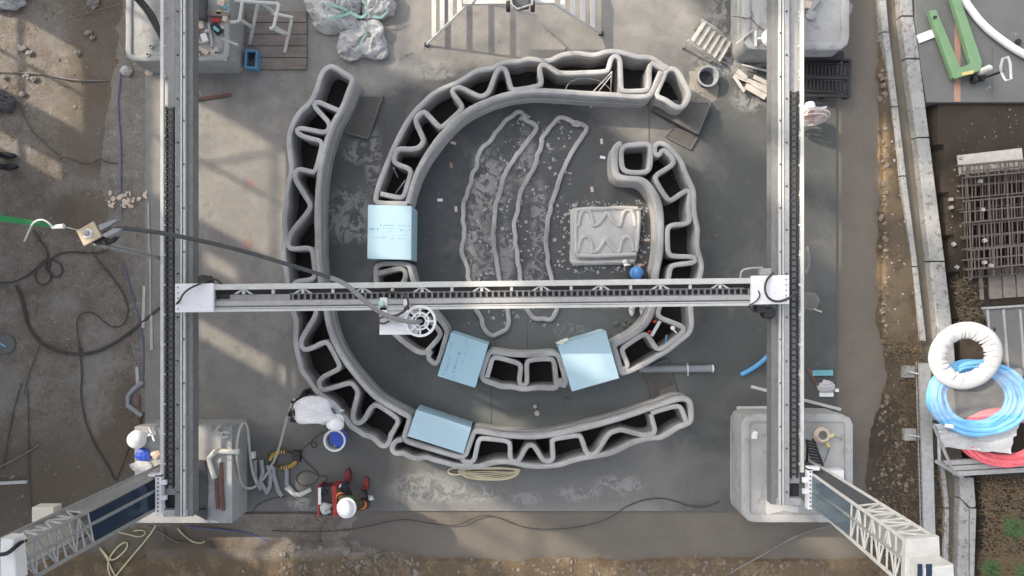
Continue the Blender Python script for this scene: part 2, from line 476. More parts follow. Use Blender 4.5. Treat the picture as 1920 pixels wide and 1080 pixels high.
# soil
S = Surf('soil', (0.225, 0.20, 0.172), (0.145, 0.122, 0.099), 0.93, 0.9, 1.0, grain=0.55)
spk = S.rng(S.noise(16, 8, 0.75, (4, 2, 0)), 0.56, 0.66)
S.lay(spk, (0.24, 0.225, 0.205), 0.25)
gm = S.rng(S.noise(0.8, 6, 0.6, (9, 1, 0)), 0.48, 0.6)
S.lay(gm, (0.265, 0.25, 0.232), 0.6)
S.lay(S.math('MULTIPLY', S.rng(S.noise(11, 9, 0.8, (3, 6, 1), 1.0), 0.54, 0.60), S.rng(S.noise(1.4, 5, 0.6, (5, 5, 0)), 0.42, 0.58)), (0.35, 0.34, 0.325), 0.6)
S.lay(S.rng(S.noise(7, 9, 0.8, (8, 1, 1), 1.0), 0.57, 0.64), (0.10, 0.086, 0.07), 0.6)
for a in ((190, 90, 62, 110), (165, 240, 55, 100), (150, 400, 60, 45), (120, 900, 190, 90), (60, 980, 160, 90), (230, 820, 45, 50), (330, 1030, 130, 45), (240, 760, 30, 40)):
    S.lay(S.ell(*a, 0.4, 0.8), (0.13, 0.103, 0.078), 0.75)
# right bank and bottom bank: brown earth
S.lay(S.band(0, 6.15, 20, 0.1, 0.3), (0.10, 0.077, 0.053), 0.96)
S.lay(S.band(0, 7.15, 20, 0.1, 0.3), (0.036, 0.030, 0.024), 0.95)
S.lay(S.band(1, -9, -4.42, 0.08, 0.2), (0.135, 0.10, 0.066), 1.0)
S.lay(S.math('MULTIPLY', S.band(0, 6.15, 20, 0.1, 0.3), S.rng(S.noise(2.5, 7, 0.7, (1, 8, 0)), 0.45, 0.65)), (0.06, 0.047, 0.034), 0.85)
S.lay(S.math('MULTIPLY', S.band(1, -9, -4.42, 0.08, 0.2), S.rng(S.noise(3.5, 7, 0.7, (1, 8, 0)), 0.5, 0.62)), (0.22, 0.165, 0.10), 0.8)
for a in ((1640, 320, 22, 60), (1635, 520, 20, 40), (1650, 260, 14, 40)):  # sunlit spots on the bank, painted into the soil colour
    S.lay(S.ell(*a, 0.5, 0.9), (0.27, 0.19, 0.105), 0.8)
for a in ((1665, 900, 60, 140), (1640, 790, 40, 70), (1790, 230, 150, 45)):
    S.lay(S.ell(*a, 0.5, 0.7), (0.05, 0.04, 0.031), 0.8)
m_soil = S.end()

def edge_right(py):      # wavy water line of the right bank, photo x
    return 1646 + 9 * noise.noise(Vector((py * 0.012, 1.3, 0))) + 5 * noise.noise(Vector((py * 0.05, 4.3, 0))) + 14 * math.exp(-((py - 700) / 45.0) ** 2) - 20 / (1 + math.exp(-(py - 800) / 14.0)) + 2.5 * noise.noise(Vector((py * 0.17, 8, 0)))
def edge_bottom(px):
    return 1043 + 7 * noise.noise(Vector((px * 0.015, 9.3, 0))) + 4 * noise.noise(Vector((px * 0.06, 2.3, 0))) - 30 * max(0.0, min(1.0, (820 - px) / 200.0))

GL = [(1660, -60), (1668, 60), (1685, 190), (1700, 330), (1722, 500), (1738, 640), (1752, 800), (1780, 950), (1782, 1200)]     # inner edge, left lip of the drain
def lerp_line(L, y):
    for (x0, y0), (x1, y1) in zip(L, L[1:]):
        if y <= y1: return x0 + (x1 - x0) * (y - y0) / (y1 - y0)
    return L[-1][0]

def soil_h(x, y):
    px = x / (H / FPX) + CX; py = -y / (H / FPX) + CY
    n1 = noise.noise(Vector((x * 0.8, y * 0.8, 0))); n2 = noise.noise(Vector((x * 3.1, y * 3.1, 5))); n3 = noise.noise(Vector((x * 9, y * 9, 9)))
    rough_ = 0.018 * n1 + 0.012 * n2 + 0.007 * n3
    if 272 < px < 1574 and py < 964:
        return -0.4
    if px <= 272:
        z = -0.035 + rough_
        if py > 964: z = -0.028 + rough_ * 1.2
        return z
    er = edge_right(py); eb = edge_bottom(px)
    gl = lerp_line(GL, py)
    d = 99
    if px > 1574:
        if px < gl - 6 and py < eb + 60:
            t = max(0.0, min(1.0, (px - er) / 9.0))
            zz = -0.15 + (0.20 + rough_ * 1.7) * t
            if py > 964:
                t2 = max(0.0, min(1.0, (py - eb) / 9.0)); zz = max(zz, -0.15 + (0.17 + rough_ * 2) * t2)
            return zz
        if px < gl + 62 and py < 1300:
            return -0.32
        return 0.045 + rough_ * 1.8
    t = max(0.0, min(1.0, (py - eb) / 10.0))
    base = -0.15
    k_ = max(0.0, min(1.0, (900 - px) / 330.0)) + 0.25 * n1
    base = -0.15 + 0.125 * max(0.0, min(1.0, k_))
    return base + (0.16 + base * 0 + rough_ * 2.0 + (0.03 * max(0, n2))) * t + rough_ * max(0.0, min(1.0, (900 - px) / 200.0))

mb = MB()
xs = [-60, -30, -16, -12] + [-10.4 + 0.09 * i for i in range(232)] + [12, 16, 30, 60]
ys = [-60, -30, -16, -9] + [-6.6 + 0.09 * i for i in range(147)] + [9, 16, 30, 60]
vsx = [(x, y, soil_h(x, y)) for y in ys for x in xs]
nx = len(xs)
mb.add(vsx, [(j * nx + i, j * nx + i + 1, (j + 1) * nx + i + 1, (j + 1) * nx + i) for j in range(len(ys) - 1) for i in range(nx - 1)])
mb.build('ground', m_soil, smooth=True, kind='structure')

# muddy water standing beside the slab
S = Surf('muddy_water', (0.155, 0.135, 0.11), (0.13, 0.114, 0.095), 0.4, 0.6, 0.02, 0.35)
S.lay(S.ell(660, 1010, 130, 60, 0.5, 0.5), (0.12, 0.108, 0.093), 0.8)
m_water = S.end()
mb = MB()
wl = [P(280, 1180), P(280, -120)]
wr = [P(lerp_line(GL, y) - 18, y) for y in (-120, 60, 190, 330, 500, 640, 800, 950, 1180)]
pts_ = [Vector((p.x, p.y, -0.055)) for p in wl + wr]
mb.add(pts_, [tuple(range(len(pts_) - 1, -1, -1))])
mb.build('muddy_water', m_water, kind='structure')

# the slab
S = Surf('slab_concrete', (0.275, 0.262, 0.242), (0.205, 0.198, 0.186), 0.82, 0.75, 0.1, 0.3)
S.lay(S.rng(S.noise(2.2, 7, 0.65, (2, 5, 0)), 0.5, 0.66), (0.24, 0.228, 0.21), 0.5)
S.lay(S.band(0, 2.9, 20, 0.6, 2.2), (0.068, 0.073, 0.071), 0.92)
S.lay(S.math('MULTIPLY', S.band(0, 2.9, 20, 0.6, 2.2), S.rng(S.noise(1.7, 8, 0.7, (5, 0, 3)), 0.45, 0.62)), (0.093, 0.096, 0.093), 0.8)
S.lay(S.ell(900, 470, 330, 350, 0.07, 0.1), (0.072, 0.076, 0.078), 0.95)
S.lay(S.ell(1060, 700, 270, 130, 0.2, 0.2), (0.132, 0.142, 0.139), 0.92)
S.lay(S.ell(1000, 900, 420, 60, 0.5, 0.5), (0.135, 0.136, 0.132), 0.8)
S.lay(S.ell(600, 900, 180, 110, 0.5, 0.5), (0.105, 0.105, 0.10), 0.85)
dk = S.rng(S.noise(3.1, 8, 0.7, (7, 3, 0)), 0.56, 0.68)
S.lay(dk, (0.11, 0.106, 0.098), 0.35)
S.lay(S.rng(S.noise(12, 9, 0.8, (4, 4, 4), 1.5), 0.58, 0.63), (0.26, 0.25, 0.235), 0.3)
S.lay(S.rng(S.noise(0.9, 6, 0.6, (4, 8, 4), 0.8), 0.5, 0.62), (0.15, 0.148, 0.142), 0.35)
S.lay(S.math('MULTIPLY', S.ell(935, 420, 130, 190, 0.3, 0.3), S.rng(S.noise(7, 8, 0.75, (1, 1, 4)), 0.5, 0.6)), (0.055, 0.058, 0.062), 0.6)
pale = S.noise(5, 9, 0.72, (3, 9, 2), 1.2)
for a in ((800, 915, 70, 32), (880, 925, 60, 20), (1160, 910, 45, 20), (1085, 925, 40, 16), (985, 935, 30, 12), (565, 957, 36, 28), (655, 400, 45, 50), (668, 285, 24, 22), (785, 120, 50, 14), (820, 140, 30, 10), (505, 515, 22, 24), (375, 235, 20, 12), (1150, 560, 60, 20), (920, 350, 40, 60), (900, 480, 30, 70), (1070, 620, 30, 14), (1365, 40, 40, 60), (1345, 115, 50, 30), (1405, 185, 34, 24), (700, 300, 16, 60), (1395, 120, 60, 20), (860, 60, 40, 12), (905, 330, 22, 60), (885, 440, 16, 70), (985, 300, 18, 60), (1012, 420, 16, 80), (950, 480, 14, 60), (1000, 520, 18, 30), (655, 440, 40, 20)):
    S.lay(S.math('MULTIPLY', S.ell(*a, 0.35, 0.5, pale), S.rng(pale, 0.46, 0.53)), (0.27, 0.266, 0.258), 0.7)
for a in ((1290, 470, 30, 60), (1340, 470, 16, 60), (1330, 690, 40, 100), (640, 470, 60, 30), (1050, 770, 120, 14), (470, 860, 60, 60)):
    S.lay(S.ell(*a, 0.6, 0.8), (0.08, 0.08, 0.078), 0.45)
m_slab = S.end()
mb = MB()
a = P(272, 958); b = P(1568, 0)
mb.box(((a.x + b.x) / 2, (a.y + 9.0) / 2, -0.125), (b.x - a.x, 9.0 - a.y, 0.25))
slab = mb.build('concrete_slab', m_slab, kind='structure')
# saw-cut joints and cold joints on the slab, thin strips
def strip_px(mb, x0, y0, x1, y1, w, z):
    p = P(x0, y0); q = P(x1, y1); t = (q - p).normalized(); n_ = Vector((-t.y, t.x, 0)) * w / 2
    mb.add([p + n_ + Vector((0, 0, z)), p - n_ + Vector((0, 0, z)), q - n_ + Vector((0, 0, z)), q + n_ + Vector((0, 0, z))], [(0, 1, 2, 3)])
m_joint = M('joint_filler', (0.07, 0.07, 0.07), (0.10, 0.10, 0.10), 0.9, 10)
for seg in ((921, 728, 921, 800), (930, 640, 929, 655), (988, 605, 989, 655), (1217, 205, 1217, 268)):
    mb = MB(); strip_px(mb, *seg, 0.012, 0.004); mb.build('slab_joint', m_joint, slab)

# lean concrete strip along the left side of the slab
S = Surf('lean_concrete', (0.225, 0.21, 0.19), (0.165, 0.152, 0.135), 0.92, 1.1, 0.8, grain=0.45)
S.lay(S.rng(S.noise(6, 8, 0.7, (6, 2, 0)), 0.56, 0.66), (0.32, 0.315, 0.30), 0.6)
S.lay(S.rng(S.noise(4, 8, 0.7, (2, 9, 0)), 0.58, 0.66), (0.11, 0.10, 0.088), 0.7)
m_lean = S.end()
mb = MB()
edge0 = [(232, -60), (222, 60), (212, 140), (202, 200), (192, 260), (186, 330), (205, 420), (235, 500), (252, 560), (248, 700), (240, 780)]
edge = []
for i in range(len(edge0) - 1):
    for k in range(12): edge.append((edge0[i][0] + (edge0[i + 1][0] - edge0[i][0]) * k / 12, edge0[i][1] + (edge0[i + 1][1] - edge0[i][1]) * k / 12))
L_ = [P(x + 9 * noise.noise(Vector((y * 0.03, 0, 0))) + 6 * noise.noise(Vector((y * 0.11, 3, 0))) + 3 * noise.noise(Vector((y * .4, 7, 0))), y) for x, y in edge]
R_ = [P(276, y) for x, y in edge]
v_ = [Vector((p.x, p.y, -0.020)) for p in L_] + [Vector((p.x, p.y, -0.006)) for p in R_]
n_ = len(edge)
mb.add(v_, [(i, i + 1, n_ + i + 1, n_ + i) for i in range(n_ - 1)])
v2 = [Vector((p.x - 0.01, p.y, -0.12)) for p in L_]
mb.add([Vector((p.x, p.y, -0.020)) for p in L_] + v2, [(i, n_ + i, n_ + i + 1, i + 1) for i in range(n_ - 1)])
mb.build('lean_concrete_strip', m_lean, kind='structure')

# concrete pad, upper right
mb = MB()
mb.prism([P(1712, -120, .12).xy, P(1716, 40, .12).xy, P(1728, 130, .12).xy, P(1738, 192, .12).xy, P(2250, 192, .12).xy, P(2250, -120, .12).xy], -0.2, 0.12, 0.012)
pad = mb.build('concrete_pad', m_pad, kind='structure')
mb = MB(); mb.pprism([(1790, 44), (1801, 44), (1801, 191), (1789, 191)], 0.122, 0.124); mb.build('painted_stripe', m_orange, pad, label='faded orange stripe painted on the pad')
mb = MB(); mb.pprism([(1860, 90), (1861, 90), (1861, 178), (1860, 178)], 0.122, 0.123); mb.build('pad_joint', m_joint, pad)

# drain: precast U gutter beside the bank; each lip piece separate
drain = thing('concrete_drain', 'pale concrete drain channel running down beside the brown bank', 'drain', P(1740, 300))
LB = [(1646, -60), (1655, 60), (1673, 200), (1689, 330), (1712, 500), (1727, 640)]
LB2 = [(1657, -60), (1667, 60), (1684, 200), (1699, 330), (1721, 500), (1737, 640)]
for i in range(len(LB) - 1):
    g = 1.2
    mb = MB(); mb.pprism([(LB[i][0], LB[i][1] + g), (LB2[i][0], LB2[i][1] + g), (LB2[i + 1][0], LB2[i + 1][1] - g), (LB[i + 1][0], LB[i + 1][1] - g)], -0.35, 0.10, 0.01)
    mb.build('drain_lip', m_kerb, drain)
RB = [(1684, -60), (1690, 30), (1699, 110), (1719, 258), (1744, 490), (1760, 640), (1764, 700)]
RB2 = [(1708, -60), (1713, 30), (1725, 110), (1743, 258), (1772, 490), (1789, 640), (1793, 700)]
for i in range(len(RB) - 1):
    g = 1.2
    (xa, ya), (xb, yb), (xc, yc), (xd, yd) = RB[i], RB2[i], RB2[i + 1], RB[i + 1]
    mb = MB(); mb.pprism([(xa, ya + g), (xb, yb + g), (xc, yc - g), (xd, yd - g)], -0.35, 0.13, 0.02)
    mb.build('drain_wall', m_kerb, drain)
mb = MB()
cl = [(1672, -60), (1680, 60), (1700, 200), (1716, 330), (1737, 500), (1752, 640), (1770, 800), (1790, 950), (1792, 1200)]
v_ = []
for x, y in cl:
    v_ += [P(x - 26, y, -0.03), P(x + 26, y, -0.04)]
mb.add(v_, [(2 * i, 2 * i + 2, 2 * i + 3, 2 * i + 1) for i in range(len(cl) - 1)])
mb.build('channel_bed', M('channel_silt', (0.145, 0.128, 0.105), (0.10, 0.088, 0.072), 0.85, 3, 0.3), drain)
# lower stretch of the drain
for nm, poly in (('drain_wall', [(1799, 896), (1826, 896), (1830, 950), (1820, 952), (1801, 934)]), ('drain_wall', [(1800, 936), (1817, 954), (1817, 1120), (1794, 1120)]), ('drain_wall', [(1819, 954), (1831, 954), (1826, 1120), (1819, 1120)]),
                 ('drain_lip', [(1763, 870), (1771, 870), (1780, 950), (1772, 952)]), ('drain_lip', [(1772, 955), (1780, 955), (1778, 1110), (1768, 1110)])):
    mb = MB(); mb.pprism(poly, -0.35, 0.12, 0.01); mb.build(nm, m_kerb, drain)

# ------------------------------------------------------------------ unseen scaffold up-sun: added sheets with gaps shaped to cast the sun strips
XS = -11.0
opens = [(4.8, 6.19, 1.6, 2.9), (3.77, 4.07, 1.6, 2.6), (4.43, 6.4, 3.9, 6.3), (2.41, 2.72, 4.5, 5.8), (3.7, 3.95, 4.6, 5.05),
         (1.31, 2.43, 7.2, 10.3), (3.52, 4.05, 8.3, 9.15), (8.8, 12.9, 7.05, 8.6), (9.9, 12.9, 8.6, 11.4), (10.8, 12.3, 11.4, 13.9), (9.6, 10.4, 12.7, 13.9),
         (0.5, 1.2, 5.3, 5.95), (8.35, 8.95, 10.4, 11.1), (5.4, 6.3, 10.1, 11.0), (14.2, 15.3, 13.6, 14.5), (-1.2, 0.2, 11.0, 12.2), (10.9, 11.5, 14.2, 15.0), (11.7, 12.1, 14.2, 15.0), (6.55, 7.6, 3.9, 4.75), (5.42, 6.58, 7.68, 8.2), (-0.9, 0.1, 4.6, 6.0), (0.1, 0.75, 4.45, 5.1), (8.0, 9.7, 14.5, 16.9), (8.9, 10.4, 13.75, 14.5), (10.9, 12.6, 13.75, 14.2), (4.55, 5.05, 12.5, 13.4)]
scf = thing('shade_scaffold', 'tall unseen scaffold beyond the left side, sheets added to shape the sunlight', 'scaffold', (XS, 6, 0))
ws = sorted(set([-6.0, 17.0] + [v for o_ in opens for v in o_[:2]]))
hs = sorted(set([0.0, 17.5] + [v for o_ in opens for v in o_[2:]]))
for j in range(len(hs) - 1):
    mb = MB(); run = None
    for i in range(len(ws) - 1):
        wc = (ws[i] + ws[i + 1]) / 2; hc = (hs[j] + hs[j + 1]) / 2
        op = any(o_[0] < wc < o_[1] and o_[2] < hc < o_[3] for o_ in opens)
        if not op:
            if run is None: run = ws[i]
        if (op or i == len(ws) - 2) and run is not None:
            e_ = ws[i] if op else ws[i + 1]
            mb.box((XS, (run + e_) / 2, (hs[j] + hs[j + 1]) / 2), (0.03, e_ - run, hs[j + 1] - hs[j])); run = None
    mb.build('shade_sheet', m_sheet, scf)
for k in range(13):
    mb = MB(); mb.tube([(XS + 0.12, -5.6 + 1.83 * k, 0), (XS + 0.12, -5.6 + 1.83 * k, 17.6)], 0.04, 6); mb.build('scaffold_post', m_steel_g, scf)
for k in range(9):
    mb = MB(); mb.tube([(XS + 0.2, -6, 1.9 + 1.75 * k), (XS + 0.2, 17, 1.9 + 1.75 * k)], 0.045, 6); mb.build('ledger', m_steel_g, scf)
for w0, h0 in ((4.9, 4.0), (8.9, 7.1), (10.7, 9.0), (11.0, 7.1)):
    mb = MB(); mb.tube([(XS + 0.16, w0, h0), (XS + 0.16, w0 + 1.7, h0 + 1.9)], 0.035, 6); mb.build('brace', m_steel_g, scf)

# ------------------------------------------------------------------ printed walls
def sweep(mb, path, w, z0, z1, layer=0.03, closed=False, seed=0.0, cap=1.0):
    """one wall line laid as stacked beads: every layer bulges, joints between layers are recessed"""
    n = len(path)
    nl = max(1, int(round((z1 - z0) / layer))); lh = (z1 - z0) / nl
    prof = []
    for k in range(nl):
        za = z0 + k * lh
        j = 0.0025 * math.sin(k * 12.9898 + seed) + (0.0018 * math.sin(k * 1.15 + seed) if nl > 6 else 0)
        prof.append((w * 0.5 * (0.90 if k < nl - 1 or nl < 6 else 0.78) + j, za)); 
        if k < nl - 1: prof.append((w * 0.5 + j, za + lh * 0.5))
    zt = z1 - lh * 0.5
    wc = w * cap
    if cap < 1.0: prof[-1] = (wc * 0.40, z1 - lh)
    prof += [(wc * 0.5, zt - 0.002), (wc * 0.47, z1 - 0.010), (wc * 0.36, z1 - 0.004), (wc * 0.18, z1 - 0.0005)]
    full = prof + [(-o, z) for o, z in reversed(prof)]
    m = len(full)
    vs_ = []
    for i in range(n):
        if closed: t = path[(i + 1) % n] - path[i - 1]
        else: t = path[min(i + 1, n - 1)] - path[max(i - 1, 0)]
        t.z = 0
        t.normalize(); nn = Vector((-t.y, t.x, 0))
        wob = 0.004 * noise.noise(path[i] * 4.0 + Vector((seed, 0, 0)))
        zw = 0.004 * noise.noise(path[i] * 2.5 + Vector((seed, 3, 0)))
        for o, z in full:
            vs_.append((path[i].x + nn.x * (o + wob), path[i].y + nn.y * (o + wob), z + (zw if z > z0 + 0.01 else 0)))
    fs = []
    for i in range(n if closed else n - 1):
        j = (i + 1) % n
        for k in range(m - 1):
            fs.append((i * m + k, j * m + k, j * m + k + 1, i * m + k + 1))
    if not closed:
        fs.append(tuple(range(m))); fs.append(tuple((n - 1) * m + k for k in range(m - 1, -1, -1)))
    mb.add(vs_, fs)

WT = 0.56
def wall_part(name, px, parent, w=0.078, z1=WT, closed=False, it=2, mat=None, ds=0.045, seed=0.0, label=None):
    path = smooth_px(px, z1, it, ds, closed)
    mb = MB(); sweep(mb, path, w * (1.2 if name == 'smooth_face' else 1.0), 0.0, z1, 0.03, closed, seed, 0.77 if name == 'smooth_face' else 1.0)
    return mb.build(name, mat or m_print, parent, smooth=True, label=label)

# --- outer wall
ow = thing('printed_wall', 'long outer printed concrete wall curving round the left and bottom with zigzag ribs', 'printed wall', P(600, 500), 'printed concrete walls')
wall_part('smooth_face', [(617, 124), (627, 125), (642, 135), (660, 146), (660, 152), (655, 167), (642, 200), (632, 217), (622.5, 233), (615, 253), (609, 275), (604, 293), (599, 322), (596, 350), (594, 380), (594, 413), (594.5, 445), (595, 477), (597, 502), (600, 527), (605, 556), (612, 590), (616, 612), (624, 637), (637, 663), (655, 690), (677, 717), (700, 742), (716, 754), (735, 765), (757, 777), (767, 782), (768, 786), (760, 813), (757, 822), (760, 828), (800, 840), (840, 852), (862, 858), (871, 856), (874, 850), (887, 812), (890, 809), (900, 809), (937, 816), (987, 820), (1020, 818), (1053, 813), (1090, 804), (1140, 792), (1190, 776), (1232, 762), (1265, 750), (1282, 747), (1294, 752), (1297, 765), (1297, 785), (1295, 793), (1284, 797)], ow)
wall_part('wavy_face', [(1295, 792), (1283, 798), (1270, 802), (1255, 813), (1238, 822), (1220, 822), (1198, 827), (1183, 832), (1165, 842), (1147, 850), (1123, 855), (1098, 858), (1070, 865), (1052, 872), (1028, 875), (1003, 876), (978, 872), (960, 867), (940, 866), (920, 869), (900, 876), (878, 875), (853, 874), (832, 867), (813, 863), (798, 857), (783, 861), (767, 857), (755, 849), (743, 852), (735, 846), (735, 836), (742, 827), (754, 825)], ow, it=1, seed=2)
wall_part('wavy_face', [(733, 812), (730, 828), (725, 837), (715, 837), (705, 827), (697, 820), (683, 817), (670, 807), (657, 800), (648, 785), (635, 777), (628, 763), (618, 753), (603, 742), (592, 734), (583, 720), (575, 708), (565, 697), (562, 680), (557, 662), (554, 640), (554, 620), (555, 603), (550, 588), (542, 560), (538, 527), (536, 507), (531, 487), (531, 460), (535, 438), (532, 418), (533, 400), (537, 383), (536, 363), (539, 343), (547, 323), (545, 302), (542, 280), (541, 267), (543, 250), (550, 228), (562, 208), (575, 198), (585, 187), (593, 167), (600, 143), (608, 129), (619, 124)], ow, it=1, seed=3)
wall_part('zigzag_rib', [(635, 207), (615, 199), (597, 190), (588, 193), (590, 201), (602, 214), (616, 230), (617, 238), (613, 246), (606, 248), (580, 243), (560, 239), (554, 245), (562, 253), (585, 260), (600, 263), (604, 270), (600, 285), (593, 316), (588, 323), (580, 321), (560, 316), (553, 322), (552, 335), (566, 358), (579, 379), (582, 386), (577, 397), (560, 417), (543, 438), (538, 455), (541, 465), (550, 467), (578, 464), (585, 469), (588, 490), (590, 512), (588, 521), (580, 525), (557, 527), (549, 532), (552, 545), (575, 560), (592, 575), (592, 590), (580, 610), (565, 634), (563, 648), (570, 657), (582, 654), (606, 641), (615, 643), (626, 665), (637, 686), (634, 693), (618, 700), (602, 709), (597, 718), (599, 729), (607, 732), (630, 726), (654, 718), (661, 720), (671, 734), (668, 748), (660, 778), (663, 792), (673, 795), (683, 787), (694, 765), (703, 759), (712, 762), (743, 783), (747, 791), (739, 804), (732, 818)], ow, z1=WT - 0.004, seed=4)
wall_part('zigzag_rib', [(866, 862), (872, 867), (884, 868), (890, 862), (893, 845), (897, 827), (902, 822), (925, 824), (950, 827), (957, 832), (956, 858), (961, 867), (971, 867), (978, 856), (987, 838), (993, 835), (999, 835), (1004, 840), (1016, 861), (1022, 866), (1032, 866), (1038, 860), (1036, 840), (1035, 828), (1039, 823), (1060, 820), (1085, 816), (1091, 821), (1098, 847), (1105, 854), (1117, 852), (1124, 842), (1141, 814), (1149, 810), (1163, 806), (1172, 808), (1203, 816), (1212, 817), (1225, 814), (1229, 808), (1225, 792), (1221, 777)], ow, z1=WT - 0.004, seed=5)
wall_part('end_rib', [(1222, 776), (1232, 771), (1272, 760), (1279, 767), (1287, 790)], ow, z1=WT - 0.006, seed=6)
mb = MB(); mb.pprism([(759, 822), (869, 858), (866, 864), (757, 829)], 0.0, WT - 0.03); mb.build('niche_sill', m_print, ow)

# --- upper inner wall
iw = thing('printed_wall', 'upper inner printed concrete wall arching over the top from the pale foam block', 'printed wall', P(960, 140), 'printed concrete walls')
wall_part('wavy_face', [(763, 381), (704, 381), (704, 370), (706, 360), (712, 340), (723, 313), (733, 287), (747, 257), (762, 229), (778, 208), (793, 193), (808, 178), (822, 169), (843, 160), (857, 155), (873, 145), (890, 133), (905, 130), (920, 128), (932, 123), (943, 116), (973, 115), (987, 110), (1000, 110), (1015, 113), (1030, 114), (1047, 105), (1058, 101), (1083, 98), (1100, 102), (1117, 103), (1133, 97), (1150, 95), (1167, 98), (1192, 105), (1200, 107), (1215, 106), (1228, 110), (1240, 120), (1252, 127)], iw, it=1, seed=1)
wall_part('smooth_face', [(764, 381), (770, 358), (778, 333), (787, 313), (800, 290), (818, 265), (840, 238), (866, 214), (895, 197), (925, 184), (958, 175), (992, 170), (1020, 170), (1050, 172), (1100, 175), (1150, 178), (1183, 181), (1210, 181), (1220, 177), (1226, 166), (1234, 150), (1241, 134)], iw, w=0.085)
wall_part('zigzag_rib', [(713, 363), (735, 368), (752, 371), (758, 366), (764, 345), (770, 324), (768, 316), (742, 307), (737, 299), (742, 283), (749, 278), (782, 280), (794, 266), (792, 256), (778, 226), (780, 219), (793, 207), (802, 214), (822, 237), (829, 238), (847, 222), (866, 205), (866, 196), (848, 174), (848, 167), (857, 162), (866, 164), (897, 180), (906, 180), (917, 172), (924, 152), (930, 134), (938, 126), (948, 128), (953, 145), (958, 166), (964, 169), (1012, 160), (1016, 154), (1011, 127), (1015, 120), (1027, 122), (1040, 131), (1050, 137), (1090, 136), (1137, 134), (1142, 129), (1146, 108), (1154, 103), (1163, 108), (1164, 135), (1165, 166), (1169, 171), (1211, 170), (1218, 164), (1218, 124), (1223, 117), (1237, 125), (1246, 130)], iw, z1=WT - 0.004, seed=7)
wall_part('end_cell', [(1249, 131), (1243, 150), (1232, 172), (1232, 180), (1250, 187), (1264, 198), (1275, 202), (1286, 196), (1293, 181), (1292, 170), (1283, 154), (1274, 136), (1262, 127)], iw, z1=WT - 0.008, closed=True, seed=8)

# --- right inner wall
rw = thing('printed_wall', 'right inner printed concrete wall with curled square cell at its top end', 'printed wall', P(1270, 450), 'printed concrete walls')
wall_part('square_cell', [(1166, 274), (1190, 271), (1216, 269), (1221, 276), (1220, 300), (1219, 316), (1211, 323), (1178, 323), (1168, 317), (1165, 300)], rw, closed=True, seed=1)
wall_part('smooth_face', [(1166, 270), (1158, 272), (1154, 282), (1153, 318), (1159, 331), (1173, 335), (1198, 335), (1213, 342), (1226, 360), (1235, 378), (1239, 400), (1240, 430), (1239, 460), (1237, 483), (1232, 503), (1229, 522), (1228, 550), (1225, 577), (1218, 597), (1206, 613), (1188, 628), (1166, 639), (1150, 647), (1152, 656), (1157, 672), (1163, 694), (1167, 700)], rw, w=0.095, seed=2)
wall_part('wavy_face', [(1165, 700), (1180, 697), (1210, 682), (1233, 668), (1252, 658), (1268, 645), (1280, 635), (1293, 625), (1298, 610), (1297, 593), (1295, 573), (1302, 550), (1312, 522), (1317, 500), (1312, 480), (1307, 463), (1308, 443), (1309, 427), (1303, 407), (1301, 385), (1302, 358), (1293, 340), (1284, 320), (1277, 300), (1262, 283), (1247, 270), (1235, 267), (1228, 273), (1228, 287), (1233, 293), (1239, 287), (1242, 280), (1249, 283), (1264, 299), (1263, 308), (1245, 319), (1230, 328), (1229, 337), (1240, 356), (1253, 375), (1261, 375), (1275, 365), (1288, 356), (1295, 361), (1292, 380), (1291, 393), (1295, 411), (1289, 420), (1260, 421), (1252, 428), (1252, 450), (1253, 474), (1259, 481), (1300, 481), (1306, 487), (1301, 493), (1264, 496), (1257, 503), (1255, 518), (1248, 545), (1238, 574), (1233, 589), (1238, 596), (1260, 604), (1280, 612), (1284, 619), (1277, 628), (1255, 645), (1238, 656), (1231, 654), (1222, 640), (1214, 628), (1206, 627), (1185, 641), (1168, 652), (1166, 660), (1178, 683), (1176, 690), (1166, 694)], rw, z1=WT - 0.004, seed=3, it=2)

# --- short wall piece, bottom middle
cw = thing('printed_wall', 'short two-celled printed concrete wall between the two tilted foam blocks', 'printed wall', P(980, 695), 'printed concrete walls')
wall_part('outer_loop', [(916, 660), (930, 660), (953, 664), (980, 666), (1010, 665), (1040, 662), (1048, 668), (1055, 690), (1062, 716), (1058, 725), (1052, 722), (1050, 707), (1046, 722), (1042, 728), (1027, 728), (1002, 727), (980, 731), (960, 725), (940, 726), (927, 720), (908, 714), (902, 706), (908, 684)], cw, closed=True, w=0.085)
wall_part('cell_rib', [(913, 708), (918, 690), (922, 673), (929, 669), (972, 681), (978, 688), (973, 717), (978, 723), (986, 722), (989, 716), (987, 682), (992, 675), (1034, 672), (1040, 679), (1042, 700), (1044, 724)], cw, z1=WT - 0.004, seed=4)

# --- short wall piece, below the print head
dw = thing('printed_wall', 'short printed concrete wall passing under the print head between foam blocks', 'printed wall', P(760, 580), 'printed concrete walls')
wall_part('outer_loop', [(706, 494), (766, 494), (769, 505), (774, 527), (782, 548), (800, 570), (822, 597), (839, 619), (836, 632), (828, 660), (820, 682), (813, 682), (803, 673), (803, 665), (811, 656), (800, 661), (792, 662), (783, 660), (767, 650), (740, 628), (722, 605), (711, 570), (705, 528), (704, 510)], dw, closed=True)
wall_part('cell_rib', [(708, 513), (725, 508), (747, 503), (757, 505), (762, 516), (750, 540), (735, 560), (745, 580), (770, 585), (790, 588), (808, 603), (826, 622), (826, 630), (801, 658)], dw, z1=WT - 0.004, seed=4)

